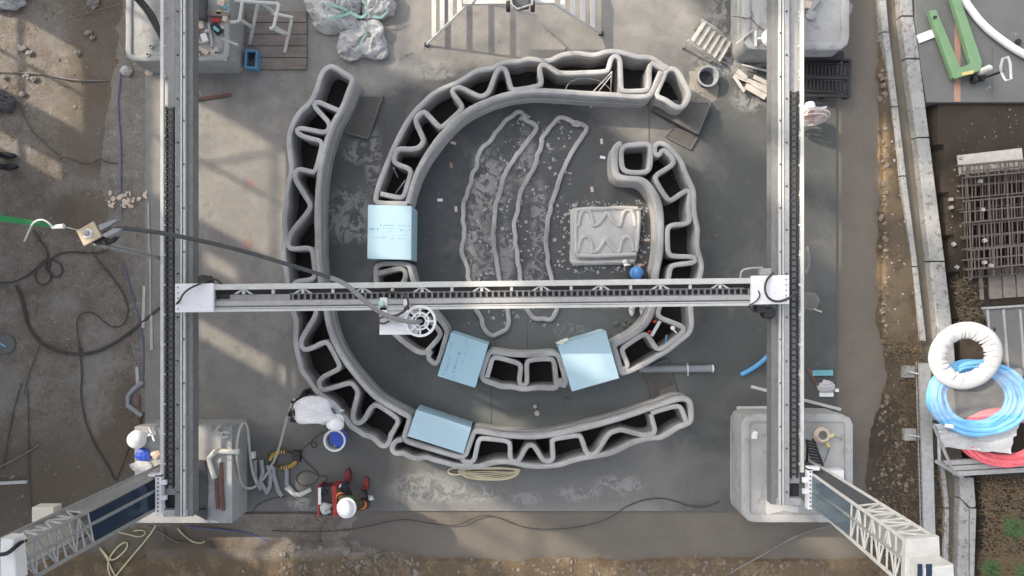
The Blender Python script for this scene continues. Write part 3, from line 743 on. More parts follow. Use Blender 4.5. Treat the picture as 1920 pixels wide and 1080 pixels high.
# dark fill blackened to stand for deep shade inside the hollow cells
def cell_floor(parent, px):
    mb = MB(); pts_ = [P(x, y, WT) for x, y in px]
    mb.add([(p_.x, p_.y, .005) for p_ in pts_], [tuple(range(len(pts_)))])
    mb.build('cell_floor', m_shadefloor, parent)
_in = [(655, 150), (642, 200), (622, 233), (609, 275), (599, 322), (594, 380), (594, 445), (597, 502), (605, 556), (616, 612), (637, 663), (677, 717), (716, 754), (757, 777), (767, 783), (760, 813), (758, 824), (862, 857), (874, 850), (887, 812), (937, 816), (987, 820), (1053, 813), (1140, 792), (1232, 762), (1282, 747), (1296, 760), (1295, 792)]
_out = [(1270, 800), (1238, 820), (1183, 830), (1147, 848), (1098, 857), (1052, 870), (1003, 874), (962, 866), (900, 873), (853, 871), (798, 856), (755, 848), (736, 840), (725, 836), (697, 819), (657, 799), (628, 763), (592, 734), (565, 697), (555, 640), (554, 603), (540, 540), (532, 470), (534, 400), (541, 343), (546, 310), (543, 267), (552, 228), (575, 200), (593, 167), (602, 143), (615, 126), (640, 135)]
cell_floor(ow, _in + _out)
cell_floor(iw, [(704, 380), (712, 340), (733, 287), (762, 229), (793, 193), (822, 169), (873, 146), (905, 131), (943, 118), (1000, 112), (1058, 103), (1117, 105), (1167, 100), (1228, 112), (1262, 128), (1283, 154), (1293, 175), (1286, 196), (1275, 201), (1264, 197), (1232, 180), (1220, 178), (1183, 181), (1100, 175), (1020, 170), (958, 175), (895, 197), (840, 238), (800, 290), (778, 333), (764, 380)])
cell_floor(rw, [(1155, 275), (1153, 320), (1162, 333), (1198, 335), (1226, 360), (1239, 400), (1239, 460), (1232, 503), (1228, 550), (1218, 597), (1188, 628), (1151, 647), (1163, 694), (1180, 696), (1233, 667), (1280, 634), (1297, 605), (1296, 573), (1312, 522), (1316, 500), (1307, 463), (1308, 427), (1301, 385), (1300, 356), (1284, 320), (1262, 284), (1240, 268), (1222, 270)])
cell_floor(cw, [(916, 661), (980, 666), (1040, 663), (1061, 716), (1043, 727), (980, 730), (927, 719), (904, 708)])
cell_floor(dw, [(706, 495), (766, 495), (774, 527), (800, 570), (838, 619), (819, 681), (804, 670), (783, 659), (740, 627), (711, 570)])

# --- low printed outlines on the floor
def outline(px, label, seed):
    path = smooth_px(px, 0.05, 1, 0.04, True); mb = MB()
    path = [q + Vector((noise.noise(q * 7), noise.noise(q * 7 + Vector((9, 0, 0))), 0)) * .028 for q in path]
    sweep(mb, path, 0.076, 0.0, 0.05, 0.025, True, seed)
    return mb.build('printed_outline', m_print, None, smooth=True, label=label, cat='printed outline', group='low printed outlines on the inner floor', loc=P(sum(p[0] for p in px) / len(px), sum(p[1] for p in px) / len(px)))
outline([(977, 208), (965, 212), (955, 219), (932, 244), (921, 262), (903, 279), (895, 297), (893, 315), (884, 328), (881, 353), (870, 375), (868, 397), (868, 415), (871, 433), (866, 455), (867, 473), (875, 500), (879, 523), (887, 555), (893, 578), (902, 593), (901, 608), (913, 623), (923, 632), (930, 627), (946, 622), (955, 610), (952, 592), (945, 560), (935, 522), (928, 480), (925, 445), (926, 415), (931, 385), (938, 353), (950, 318), (972, 288), (992, 260), (1007, 238), (1003, 231), (990, 228), (983, 222), (982, 213)], 'left of the two crescent outlines printed low on the dark floor', 1)
for x, y, lab in ((984, 219, 'left'), (1081, 232, 'right')):
    mb = MB(); mb.blob(P(x, y, .05), (.075, .055, .035), 14, 8, rough=.9, seed=x); mb.build('mortar_lump', m_print, None, smooth=True, label='mortar knob at the top end of the ' + lab + ' crescent outline', cat='mortar lump', loc=P(x, y, .03))
outline([(1050, 219), (1038, 229), (1028, 246), (1017, 254), (1015, 273), (1007, 293), (1003, 313), (990, 333), (980, 355), (973, 373), (970, 400), (963, 427), (968, 460), (970, 483), (975, 523), (982, 555), (987, 577), (997, 594), (1003, 599), (1018, 597), (1035, 600), (1043, 590), (1046, 575), (1041, 550), (1033, 522), (1027, 487), (1024, 443), (1029, 403), (1040, 360), (1062, 304), (1083, 267), (1103, 240), (1090, 232), (1077, 231), (1065, 221)], 'right of the two crescent outlines printed low on the dark floor', 2)

# --- printed test slab with leaf-shaped beads
ts = thing('printed_test_slab', 'low square printed slab with pointed arch beads, beside the kneeling worker', 'printed slab', P(1135, 440))
mb = MB(); mb.pprism([(1069, 393), (1078, 389), (1120, 388), (1190, 386), (1201, 392), (1198, 430), (1196, 478), (1190, 496), (1130, 497), (1075, 498), (1068, 488), (1070, 440)], 0, 0.06, 0.02); mb.build('lower_course', m_print_light, ts, smooth=True)
mb = MB(); mb.pprism([(1079, 393), (1196, 390), (1199, 398), (1194, 474), (1188, 478), (1081, 480), (1077, 470)], 0.055, 0.13, 0.02); mb.build('upper_course', m_print_light, ts, smooth=True)
def arc_pts(x0, x1, y0, y1, n=10):
    return [(x0 + (x1 - x0) * k / n, y0 + (y1 - y0) * math.sqrt(max(0, 1 - (2 * k / n - 1) ** 2)) ) for k in range(n + 1)]
def ogee(x0, x1, yb, yt, n=6):
    L = [(x0 + (x1 - x0) / 2 * k / n, yb + (yt - yb) * (k / n) ** 1.8) for k in range(n + 1)]
    return L + [(x0 + x1 - x, y) for x, y in reversed(L[:-1])]
beads = [[(1084, 424)] + arc_pts(1085, 1112, 422, 393) + ogee(1114, 1162, 424, 396) + arc_pts(1164, 1192, 422, 393) + [(1192, 425)],
         [(1083, 470)] + arc_pts(1084, 1111, 472, 443) + ogee(1113, 1160, 473, 445) + arc_pts(1162, 1188, 472, 444) + [(1188, 470)],
         [(1082, 394), (1105, 391), (1130, 392), (1160, 389), (1196, 391)], [(1081, 479), (1120, 480), (1160, 478), (1192, 477)], [(1072, 491), (1100, 492), (1150, 491), (1188, 490)], [(1080, 400), (1079, 440), (1080, 476)], [(1198, 396), (1197, 430), (1193, 472)]]
for i, bd in enumerate(beads):
    z = 0.145 if i != 4 else 0.085
    path = smooth_px([(x, y, z - 0.015) for x, y in bd], 0.13, 2, 0.03)
    mb = MB(); mb.tube(path, 0.036, 8); mb.build('mortar_bead', m_print_light, ts, smooth=True)

# --- threshold blocks between the wall ends
for px, z, lab in (([(1224, 206), (1262, 188), (1335, 193), (1310, 253)], 0.16, 'grey threshold block at the right end of the upper inner wall'),
                   ([(1246, 256), (1262, 238), (1310, 256), (1296, 281)], 0.03, 'flat dark threshold step in front of the upper right block'),
                   ([(676, 180), (719, 179), (690, 262), (646, 250)], 0.05, 'brown threshold block beside the top end of the outer wall'),
                   ([(1206, 690), (1250, 672), (1270, 738), (1224, 750)], 0.06, 'grey threshold block above the lower right wall end')):
    t = thing('threshold_block', lab, 'concrete block', P(px[0][0], px[0][1]), 'threshold blocks')
    mb = MB(); mb.pprism(px, 0, z, 0.012); mb.build('slab_body', m_thresh, t)
    loop = smooth_px([(x * 0.95 + sum(p[0] for p in px) / 4 * 0.05, y * 0.95 + sum(p[1] for p in px) / 4 * 0.05) for x, y in px], z, 0, 0.03, True)
    mb = MB(); mb.tube([Vector((p.x, p.y, z - .004)) for p in loop], 0.016, 6, True); mb.build('edge_bead', m_pad, t, smooth=True)

# --- foam blocks
def foam(px, z0, z1, label, mat, prints, seam=None, ang=0.0):
    c = P(sum(p[0] for p in px) / 4, sum(p[1] for p in px) / 4, z1); c.z = 0
    t = thing('foam_block', label, 'foam block', c, 'blue foam blocks set in the wall gaps')
    zs = [z0, z1] if seam is None else [z0, seam, z1]
    for i in range(len(zs) - 1):
        mb = MB(); mb.prism([P(x + (0.7 if i % 2 else 0), y, z1).xy for x, y in px], zs[i] + (0.002 if i else 0), zs[i + 1], 0.004)
        mb.build('foam_sheet', mat, t)
    if prints:
        a, b, d = (P(px[0][0], px[0][1], z1), P(px[1][0], px[1][1], z1), P(px[3][0], px[3][1], z1))
        for (u0, v0, u1, v1) in prints:
            mb = MB()
            pt = lambda u, v: a + (b - a) * u + (d - a) * v + Vector((0, 0, 0.002))
            # small broken ink strokes standing for one illegible printed line
            horiz = abs(u1 - u0) * (b - a).length > abs(v1 - v0) * (d - a).length
            n_ = max(2, int(26 * (abs(u1 - u0) if horiz else abs(v1 - v0))))
            for k in range(n_):
                if random.random() < 0.12: continue
                f0, f1 = k / n_, (k + 0.72) / n_
                if horiz: q = (u0 + (u1 - u0) * f0, v0 + (v1 - v0) * random.uniform(0, .25), u0 + (u1 - u0) * f1, v1)
                else: q = (u0 + (u1 - u0) * random.uniform(0, .25), v0 + (v1 - v0) * f0, u1, v0 + (v1 - v0) * f1)
                mb.add([pt(q[0], q[1]), pt(q[0], q[3]), pt(q[2], q[3]), pt(q[2], q[1])], [(0, 1, 2, 3)])
            if mb.v: mb.build('printed_line', m_ink, t)
    return t
foam([(690, 384), (772, 386), (771, 487), (688.5, 485)], 0.02, 0.70, 'pale blue foam block with faint printed lines left of the crescents', m_foam,
     [(0.04, 0.425, 0.26, 0.47), (0.28, 0.36, 0.61, 0.38), (0.69, 0.36, 0.96, 0.375), (0.35, 0.425, 0.61, 0.435), (0.5, 0.475, 0.6, 0.49), (0.74, 0.435, 0.79, 0.48), (0.83, 0.435, 0.86, 0.48), (0.94, 0.435, 0.98, 0.46), (0.1, 0.60, 0.28, 0.612), (0.32, 0.58, 0.44, 0.595), (0.32, 0.61, 0.45, 0.622), (0.5, 0.56, 0.61, 0.57), (0.55, 0.61, 0.62, 0.625), (0.69, 0.61, 0.86, 0.622), (0.72, 0.55, 0.88, 0.56)])
foam([(845, 623), (915, 646), (890, 727), (819.5, 705)], 0.02, 0.70, 'deeper blue foam block with upright printing, right of the print head', m_foam2,
     [(0.33, 0.35, 0.40, 0.43), (0.33, 0.46, 0.37, 0.52), (0.33, 0.55, 0.40, 0.86), (0.16, 0.52, 0.19, 0.86), (0.5, 0.15, 0.515, 0.42), (0.5, 0.5, 0.52, 0.62), (0.1, 0.2, 0.12, 0.36), (0.42, 0.02, 0.45, 0.14), (0.1, 0.9, 0.15, 0.95), (0.4, 0.86, 0.43, 0.97)], 0.36)
f3 = foam([(1046, 647), (1136, 620), (1161, 709), (1073, 734)], 0.02, 0.72, 'pale blue unprinted foam block tilted beside the lower right wall cell', m_foam, None)
foam([(780, 768), (883, 802), (868, 851), (763, 818)], 0.05, 0.60, 'long blue foam block sunk in the niche of the bottom wall', m_foam, None, 0.33)
mb = MB(); mb.blob(P(1055, 640, .73), (0.09, 0.035, 0.02), rot=Matrix.Rotation(0.35, 3, 'Z'), rough=0.8, seed=4); mb.build('foam_glue', M('cream_glue', (0.70, 0.68, 0.58), (0.6, 0.58, 0.5), 0.6, 20), None, smooth=True, label='cream glue blob on the corner of the unprinted tilted foam block', cat='glue blob', loc=P(1055, 640, .70))

# ------------------------------------------------------------------ concrete bases under the printer
def rrect(x0, x1, y0, y1, r, z, n=5):
    a = P(x0, y1, z); b = P(x1, y0, z); r = r / 115.0
    pts = []
    for cx, cy, s_ in ((b.x - r, b.y - r, 0), (a.x + r, b.y - r, 1), (a.x + r, a.y + r, 2), (b.x - r, a.y + r, 3)):
        for k in range(n + 1):
            an = math.pi / 2 * (s_ + k / n)
            pts.append(Vector((cx + r * math.cos(an), cy + r * math.sin(an))))
    return pts

BZ = 0.66
def base_tub(x0, x1, y0, y1, label, r=14, rim=15):
    t = thing('concrete_plinth', label, 'concrete base', Vector((P((x0 + x1) / 2, (y0 + y1) / 2, BZ).x, P((x0 + x1) / 2, (y0 + y1) / 2, BZ).y, 0)), 'concrete bases under the printer')
    ring = rrect(x0 + rim / 2, x1 - rim / 2, y0 + rim / 2, y1 - rim / 2, r, BZ, 6)
    path = resample([Vector((p.x, p.y, 0)) for p in ring], 0.09, True)
    mb = MB(); sweep(mb, path, rim / 116.0, 0.0, BZ, 0.04, True, x0)
    mb.build('layered_rim', m_block, t, smooth=True)
    mb = MB(); mb.prism([p for p in rrect(x0 + rim - 3, x1 - rim + 3, y0 + rim - 3, y1 - rim + 3, r * 0.7, BZ, 4)], 0, BZ - 0.035)
    mb.build('top_fill', m_block, t)
    return t
base_br = base_tub(1392, 1600, 777, 980, 'pale rounded concrete base with a raised rim, lower right')
base_tr = base_tub(1393, 1593, -110, 93, 'pale rounded concrete base with layered sides, upper right')
base_tl = base_tub(235, 430, -110, 114, 'pale concrete base strewn with tools, upper left', 10, 11)
base_bl = thing('cast_plinth', 'sharp-edged cast concrete base carrying the red steel, lower left', 'concrete base', P(345, 885), 'concrete bases under the printer')
mb = MB(); mb.pprism([(252, 800), (435, 799), (435, 981), (252, 981)], 0, BZ, 0.012); mb.build('cast_body', m_block, base_bl)

# ------------------------------------------------------------------ side beams
ZB = 1.62
def chain(mb, p0, p1, w, zc, pitch=0.088):
    """drag chain: side plates and cross bars of every link"""
    d = (p1 - p0); L = d.length; d.normalize(); n_ = Vector((-d.y, d.x, 0))
    rz = math.atan2(d.y, d.x)
    k = int(L / pitch)
    for i in range(k):
        c = p0 + d * (i + 0.5) * pitch
        for s_ in (-1, 1):
            mb.box(c + n_ * s_ * w * 0.42 + Vector((0, 0, zc)), (pitch * 0.86, w * 0.16, 0.05), rz)
            mb.box(c + n_ * s_ * w * 0.34 + d * pitch * 0.5 + Vector((0, 0, zc)), (pitch * 0.5, w * 0.10, 0.036), rz)
        mb.box(c + Vector((0, 0, zc + 0.02)), (pitch * 0.34, w * 0.75, 0.012), rz)

def side_beam(sx, y_end, label, chain_y0):
    """sx=+1: left beam (rail on the inner side), -1: right beam mirrored"""
    X = (lambda a: a) if sx > 0 else (lambda a: 1808 - a)
    def pb(mb, xa, xb, ya, yb, z0, z1):
        x0, x1 = sorted((X(xa), X(xb))); mb.pbox(x0, x1, ya, yb, z0, z1)
    t = thing('side_beam', label, 'gantry beam', P(X(335), y_end, ZB), 'side beams of the printer')
    y0 = -140
    mb = MB(); pb(mb, 328, 337.5, y0, y_end, ZB - 0.24, ZB - 0.006); mb.build('rail_web', m_alu_mid if sx > 0 else m_alu, t)
    mb = MB(); pb(mb, 338, 341, y0, y_end, ZB - 0.24, ZB + 0.012); pb(mb, 343.5, 347, y0, y_end, ZB - 0.24, ZB + 0.014); mb.build('guide_rail', m_steel, t)
    mb = MB(); pb(mb, 341, 343.5, y0, y_end, ZB - 0.24, ZB - 0.02); pb(mb, 347, 351, y0, y_end, ZB - 0.24, ZB - 0.03); mb.build('rail_groove', m_alu_dark, t)
    mb = MB(); xa, xb = sorted((X(351), X(362)))
    a = P((xa + xb) / 2, y0, ZB - 0.06); b = P((xa + xb) / 2, y_end, ZB - 0.06)
    pb(mb, 351, 361.5, y0, y_end, ZB - 0.24, ZB - 0.045); mb.build('lower_flange', m_alu_dark, t)
    for kb in range(24):
        mb = MB(); mb.lathe(P(X(333 if kb % 2 else 345), -20 + kb * 41, ZB + (0 if kb % 2 else .014)), [(0.013, -.01), (0.013, 0.008), (0, 0.008)], 8); mb.build('rail_bolt', m_black, t)
    mb = MB(); pb(mb, 309, 327.5, y0, y_end - 40, ZB - 0.11, ZB - 0.095); mb.build('chain_tray', m_alu if True else m_steel_g, t)
    mb = MB(); pb(mb, 300.5, 306.5, y0, y_end - 60, ZB - 0.045, ZB); mb.build('top_chord', m_steel, t)
    mb = MB(); pb(mb, 301.5, 306, y0, y_end - 60, ZB - 0.42, ZB - 0.37); mb.build('bottom_chord', m_steel, t)
    k = 0; y = 30
    while y < y_end - 70:
        mb = MB()
        pb(mb, 306.5, 310, y - 2, y + 2, ZB - 0.05, ZB - 0.012)
        if k % 2 == 0:
            for dy in (-16, 16):
                mb.tube([P(X(304), y, ZB - 0.04), P(X(304), y + dy, ZB - 0.39)], 0.011, 5)
                mb.tube([P(X(306), y, ZB - 0.02), P(X(311), y + dy * 0.6, ZB - 0.06)], 0.009, 5)
        mb.build('truss_bracket', m_steel, t)
        y += 56; k += 1
    a = P(X(319), chain_y0, ZB - 0.045); b = P(X(319), y_end - 48, ZB - 0.045); a.z = b.z = 0
    mb = MB(); chain(mb, a, b, 0.125, ZB - 0.05); mb.build('drag_chain', m_chain, t)
    mb = MB(); pb(mb, 306, 352, y_end - 12, y_end + 1, ZB - 0.22, ZB - 0.02); mb.build('end_plate', m_steel_g, t)
    mb = MB(); pb(mb, 310, 327, y_end - 52, y_end - 13, ZB - 0.16, ZB - 0.13); mb.build('chain_box', m_black, t)
    return t
side_beam(1, 968, 'left side beam of the printer with black drag chain and pale chord', 200)
side_beam(-1, 946, 'right side beam of the printer with black drag chain and pale chord', 170)

# ------------------------------------------------------------------ cross beam on end carriages
ZC = 1.82
def ct(x, off): return 533.0 - (x - 400) * 12.0 / 1010.0 + off
cb = thing('cross_beam', 'pale cross beam of the printer with its drag chain, spanning between the side beams', 'gantry beam', P(900, 550, ZC))
def cpr(mb, x0, x1, o0, o1, z0, z1, bev=0.0):
    mb.pprism([(x0, ct(x0, o0)), (x1, ct(x1, o0)), (x1, ct(x1, o1)), (x0, ct(x0, o1))], z0, z1, bev)
mb = MB(); cpr(mb, 396, 1412, 0, 10.5, ZC - 0.05, ZC + 0.01, 0.006); mb.build('top_chord', m_steel, cb)
mb = MB(); cpr(mb, 404, 1408, 11, 27, ZC - 0.34, ZC - 0.30); mb.build('back_plate', m_black, cb)
mb = MB(); cpr(mb, 400, 1410, 20, 32, ZC - 0.13, ZC - 0.10); mb.build('chain_tray', m_alu, cb)
mb = MB(); cpr(mb, 400, 1410, 32, 41, ZC - 0.26, ZC - 0.03); mb.build('beam_web', m_alu, cb)
mb = MB(); cpr(mb, 400, 1410, 41, 44, ZC - 0.26, ZC - 0.05); cpr(mb, 400, 1410, 46, 47, ZC - 0.26, ZC - 0.05); mb.build('rail_groove', m_alu_dark, cb)
mb = MB(); cpr(mb, 400, 1410, 44, 46, ZC - 0.26, ZC - 0.02); cpr(mb, 400, 1410, 47, 52, ZC - 0.26, ZC - 0.02); mb.build('guide_rail', m_steel, cb)
for i in range(18):
    x = 456 + 55.9 * i
    if x > 1400: break
    mb = MB(); cpr(mb, x - 2.6, x + 2.6, 10.5, 19, ZC - 0.06, ZC - 0.02)
    if i % 2 == 0:
        for dx in (-15, 15):
            mb.pprism([(x - 2, ct(x, 9)), (x + 2, ct(x, 9)), (x + dx + 3, ct(x, 19)), (x + dx - 3, ct(x, 19))], ZC - 0.065, ZC - 0.03)
    mb.build('truss_bracket', m_steel, cb)
a = P(544, ct(544, 25.5), ZC - 0.06); b = P(1402, ct(1402, 25.5), ZC - 0.06); a.z = b.z = 0
mb = MB(); chain(mb, a, b, 0.115, ZC - 0.07, 0.088); mb.build('drag_chain', M('worn_chain', (0.21, 0.21, 0.208), (0.13, 0.13, 0.13), 0.5, 30), cb)
mb = MB(); cpr(mb, 544, 1402, 20.5, 31.5, ZC - 0.099, ZC - 0.096); mb.build('chain_bed', m_black, cb)
mb = MB(); cpr(mb, 406, 431, 19, 28, ZC - 0.098, ZC - 0.094); mb.build('cable_slot', m_black, cb)
for x0, x1, y0, y1 in ((328, 400, 532, 586), (1409, 1480, 517, 571)):
    mb = MB(); mb.pprism([(x0, y0), (x1, y0 - 1), (x1, y1 - 1), (x0, y1)], ZC - 0.02, ZC + 0.035, 0.008)
    ep = mb.build('end_plate', m_white, cb, label='white end plate riding on the side beam')
    for i in range(5):
        mb = MB(); bx_ = x0 + 6 if x0 < 900 else x1 - 6
        mb.lathe(P(bx_, y0 + 7 + i * 10, ZC + 0.035), [(0.014, 0), (0.014, 0.012), (0.0, 0.012)], 8); mb.build('bolt', m_steel_g, ep)
mb = MB(); mb.pbox(329, 345, 561, 566, ZC - 0.05, ZC + 0.02); mb.build('chain_bracket', m_white, cb)
mb = MB(); mb.pprism([(371, 517), (391, 517), (396, 532), (371, 532)], ZC - 0.16, ZC - 0.02); mb.lathe(P(380, 524, ZC - 0.02), [(0.07, -0.1), (0.07, 0.0), (0.05, 0.02), (0, 0.02)], 12); mb.build('drive_motor', m_chain, cb)
mb = MB(); mb.lathe(P(1441, 587, ZC - 0.1), [(0.09, -0.12), (0.09, 0.05), (0.06, 0.08), (0, 0.08)], 12); mb.pbox(1420, 1436, 573, 586, ZC - 0.2, ZC - 0.02); mb.build('drive_motor', m_black, cb, label='black drive motor hanging below the right end plate')
mb = MB(); mb.tube(smooth_px([(329, 572, ZC), (338, 563, ZC + .1), (342, 552, ZC + .12), (356, 540, ZC + .12), (375, 532, ZC + .08), (392, 524, ZC), (404, 522, ZC - .05), (418, 535, ZC - .1)], 0, 2, 0.03), 0.016, 6); mb.build('motor_cable', m_cable, cb, smooth=True)
mb = MB(); mb.tube(smooth_px([(1450, 512, ZC), (1437, 524, ZC + .1), (1433, 543, ZC + .14), (1440, 560, ZC + .12), (1458, 567, ZC + .1), (1478, 560, ZC + .05), (1496, 547, ZC - .1)], 0, 2, 0.03), 0.018, 6); mb.build('motor_cable', m_cable, cb, smooth=True)
mb = MB(); mb.tube(smooth_px([(1404, 573, ZC), (1408, 580, ZC), (1416, 583, ZC - .1), (1428, 584, ZC - .1)], 0, 2, 0.03), 0.016, 6); mb.tube(smooth_px([(1422, 545, ZC + .06), (1426, 555, ZC + .06), (1418, 565, ZC + .06), (1404, 573, ZC + .03)], 0, 2, 0.03), 0.01, 6); mb.build('motor_cable', m_cable, cb, smooth=True)
mb = MB(); mb.tube(smooth_px([(1388, 521, ZC), (1390, 506, ZC + .05), (1412, 502, ZC + .05), (1430, 502, ZC + .02)], 0, 1, 0.03), 0.014, 6); mb.pbox(1424, 1446, 503, 515, ZC - 0.1, ZC - 0.02); mb.build('limit_switch', m_steel_g, cb)

# ------------------------------------------------------------------ print carriage with hopper
ZP = 1.74
pc = thing('print_carriage', 'white print carriage with round spoked hopper ring hanging on the cross beam', 'print head', P(760, 600, ZP))
mb = MB(); mb.pprism([(712, 594), (772, 594), (790, 612), (782, 627), (711.5, 627)], ZP - 0.05, ZP, 0.006); mb.pprism([(711.5, 621), (782, 621), (782, 627.5), (711.5, 627.5)], ZP - 0.12, ZP + 0.012); mb.build('carriage_plate', m_white, pc)
mb = MB(); mb.pprism([(712, 558), (726, 558), (726, 594), (712, 594)], ZP - 0.02, ZP + 0.06, 0.006); mb.pprism([(756, 562), (768, 560), (769, 586), (757, 586)], ZP - 0.02, ZP + 0.06, 0.006); mb.build('hanger_bracket', m_white, pc)
mb = MB(); mb.pprism([(726, 577), (757, 577), (757, 581), (726, 581)], ZP - 0.06, ZP + 0.04); mb.build('gap_bar', m_black, pc)
mb = MB(); mb.pprism([(726, 581), (757, 581), (770, 594), (726, 594)], ZP - 0.03, ZP + 0.02); mb.build('inner_plate', m_white, pc)
hc = P(788, 602, ZP + 0.05)
def ring(mb, c, ro, ri, h, n=40):
    mb.lathe(c, [(ro, -h / 2), (ro, h / 2), (ri, h / 2), (ri, -h / 2)], n, closed=True)
mb = MB(); ring(mb, hc, 0.232, 0.196, 0.05); mb.build('hopper_ring', m_white, pc, smooth=True)
mb = MB(); ring(mb, hc - Vector((0, 0, .02)), 0.132, 0.108, 0.05); mb.build('inner_ring', m_white, pc, smooth=True)
mb = MB(); mb.lathe(hc - Vector((0, 0, 0.55)), [(0.022, -0.6), (0.03, -0.55), (0.034, -0.2), (0.085, 0.1), (0.09, 0.53), (0.066, 0.54), (0.06, 0.1), (0.02, -0.2)], 24); mb.build('feed_hopper', m_whitep, pc, smooth=True)
for k in range(8):
    an = math.pi / 4 * k
    d_ = Vector((math.cos(an), math.sin(an), 0))
    mb = MB(); mb.box(hc + d_ * 0.15, (0.13, 0.022, 0.03), an); mb.build('spoke', m_white, pc)
mb = MB(); mb.lathe(P(716, 569, ZP + .06), [(0.045, 0), (0.045, 0.05), (0.03, 0.065), (0, 0.065)], 16); mb.build('indicator_cap', M('mint_cap', (0.42, 0.66, 0.56), (0.38, 0.62, 0.52), 0.4, 8), pc, smooth=True)
mb = MB(); mb.tube(smooth_px([(726, 549, ZP + .1), (742, 547, ZP + .16), (760, 553, ZP + .2), (767, 566, ZP + .2), (763, 580, ZP + .16), (748, 590, ZP + .1), (735, 595, ZP + .06)], 0, 2, 0.03), 0.018, 6); mb.tube(smooth_px([(742, 592, ZP + .05), (724, 592, ZP + .06), (710, 596, ZP + .05), (709, 604, ZP + .04), (718, 608, ZP + .04), (730, 602, ZP + .04)], 0, 2, 0.03), 0.017, 6); mb.build('feed_cable', m_cable, pc, smooth=True)
mb = MB(); mb.pprism([(731, 597), (748, 598), (747, 606), (731, 605)], ZP, ZP + 0.07, 0.01); mb.build('sensor_block', m_steel_g, pc)

# ------------------------------------------------------------------ masts
def mast(bot, top, zt, label, panel_mat, zp, side):
    """bot/top: photo corners front-upper, front-lower, back-upper, back-lower at z=ZB and z=zt"""
    base = P(*bot[0], ZB); base.z = BZ
    t = thing('printer_mast', label, 'mast', base, 'masts of the printer')
    B = [P(*p, ZB) for p in bot]; T = [P(*p, zt) for p in top]
    def at(i, z):
        if z <= ZB: return Vector((B[i].x, B[i].y, z))
        f = (z - ZB) / (zt - ZB); p = B[i].lerp(T[i], f); p.z = z; return p
    for i in range(4):
        mb = MB(); mb.tube([at(i, BZ), at(i, ZB), at(i, zt)], 0.028, 4); mb.build('mast_chord', m_steel if side > 0 else m_steel_g, t)
    mid = lambda z: at(0, z).lerp(at(1, z), 0.42)
    mb = MB(); mb.tube([mid(BZ), mid(ZB), mid(zt)], 0.026, 4); mb.build('lift_rail', m_steel_g, t)
    def quad(mb, a, b, z0, z1, off=0.0):
        p = [at(a, z0), at(b, z0), at(b, z1), at(a, z1)]
        n_ = (p[1] - p[0]).cross(p[3] - p[0]).normalized() * 0.006
        o_ = n_ * off
        mb.add([q + n_ + o_ for q in p] + [q - n_ + o_ for q in p], [(0, 1, 2, 3), (7, 6, 5, 4), (0, 4, 5, 1), (1, 5, 6, 2), (2, 6, 7, 3), (3, 7, 4, 0)])
    mb = MB(); quad(mb, 0, 1, BZ + 0.02, zp); mb.build('front_panel', panel_mat, t)
    mb = MB(); quad(mb, 2, 3, BZ + 0.02, zt - 0.1); mb.build('back_panel', m_box if side < 0 else m_steel, t)
    mb = MB(); quad(mb, 0, 2, BZ + 0.02, zt - 1.2); mb.build('side_panel', m_rubber if side > 0 else m_steel_g, t)
    # lattice on the front above the panel and on the upper side
    n_ = 7; zs = [zp + (zt - zp) * k / n_ for k in range(n_ + 1)]
    for k in range(n_):
        mb = MB(); a, b = (0, 1) if k % 2 else (1, 0)
        mb.tube([at(a, zs[k]), at(b, zs[k + 1])], 0.013, 5); mb.tube([at(0, zs[k]), at(1, zs[k])], 0.013, 5); mb.build('lattice_bar', m_steel if side > 0 else m_steel_g, t)
    zs2 = [zt - 1.2 + 1.15 * k / 6 for k in range(7)]
    for k in range(6):
        mb = MB(); a, b = (0, 2) if k % 2 else (2, 0)
        mb.tube([at(a, zs2[k]), at(b, zs2[k + 1])], 0.013, 5); mb.tube([at(0, zs2[k]), at(2, zs2[k])], 0.013, 5); mb.build('lattice_bar', m_steel, t)
    c = (at(0, zt) + at(1, zt) + at(2, zt) + at(3, zt)) / 4
    q = [at(0, zt), at(1, zt), at(3, zt), at(2, zt)]
    mb = MB(); mb.prism([(c + (p - c) * 1.12).xy for p in q], zt - 0.02, zt + 0.06, 0.01); head = mb.build('head_plate', m_steel, t)
    # lift bracket gripping the beam
    s_ = side
    x0, x1 = (1509, 1537) if s_ > 0 else (290, 305)
    mb = MB()
    if s_ > 0:
        mb.pbox(1515, 1523, 879, 955, ZB - 0.05, ZB + 0.06); mb.pbox(1515, 1537, 876, 882, ZB - 0.05, ZB + 0.06); mb.pbox(1506, 1516, 896, 905, ZB, ZB + 0.05); mb.pbox(1506, 1516, 917, 926, ZB, ZB + 0.05)
    else:
        mb.pbox(291, 302, 891, 963, ZB - 0.05, ZB + 0.06); mb.pbox(278, 302, 889, 894, ZB - 0.05, ZB + 0.06); mb.pbox(302, 311, 901, 909, ZB, ZB + 0.05); mb.pbox(302, 311, 930, 938, ZB, ZB + 0.05)
    br = mb.build('lift_bracket', m_white, t)
    for k in range(9):
        mb = MB(); xx = 1519 if s_ > 0 else 296.5; yy = 885 + k * 8 if s_ > 0 else 898 + k * 7.5
        mb.lathe(P(xx, yy, ZB + 0.06), [(0.012, 0), (0.012, 0.008), (0, 0.008)], 8); mb.build('bolt_hole', m_black, br)
    return t, at, c
ml, at_l, _ = mast([(288, 896), (288, 957), (252, 896), (252, 957)], [(22, 1032), (48, 1092), (-14, 1022), (0, 1092)], 4.35, 'left printer mast with dark navy panel leaning out of the lower left corner', m_navy, 3.1, -1)
mr, at_r, cr = mast([(1524, 890), (1523, 947), (1556, 886), (1556, 947)], [(1697, 1013), (1694, 1098), (1752, 1008), (1756, 1098)], 4.3, 'right printer mast with tinted panel and white head box, lower right corner', m_glass, 2.95, 1)
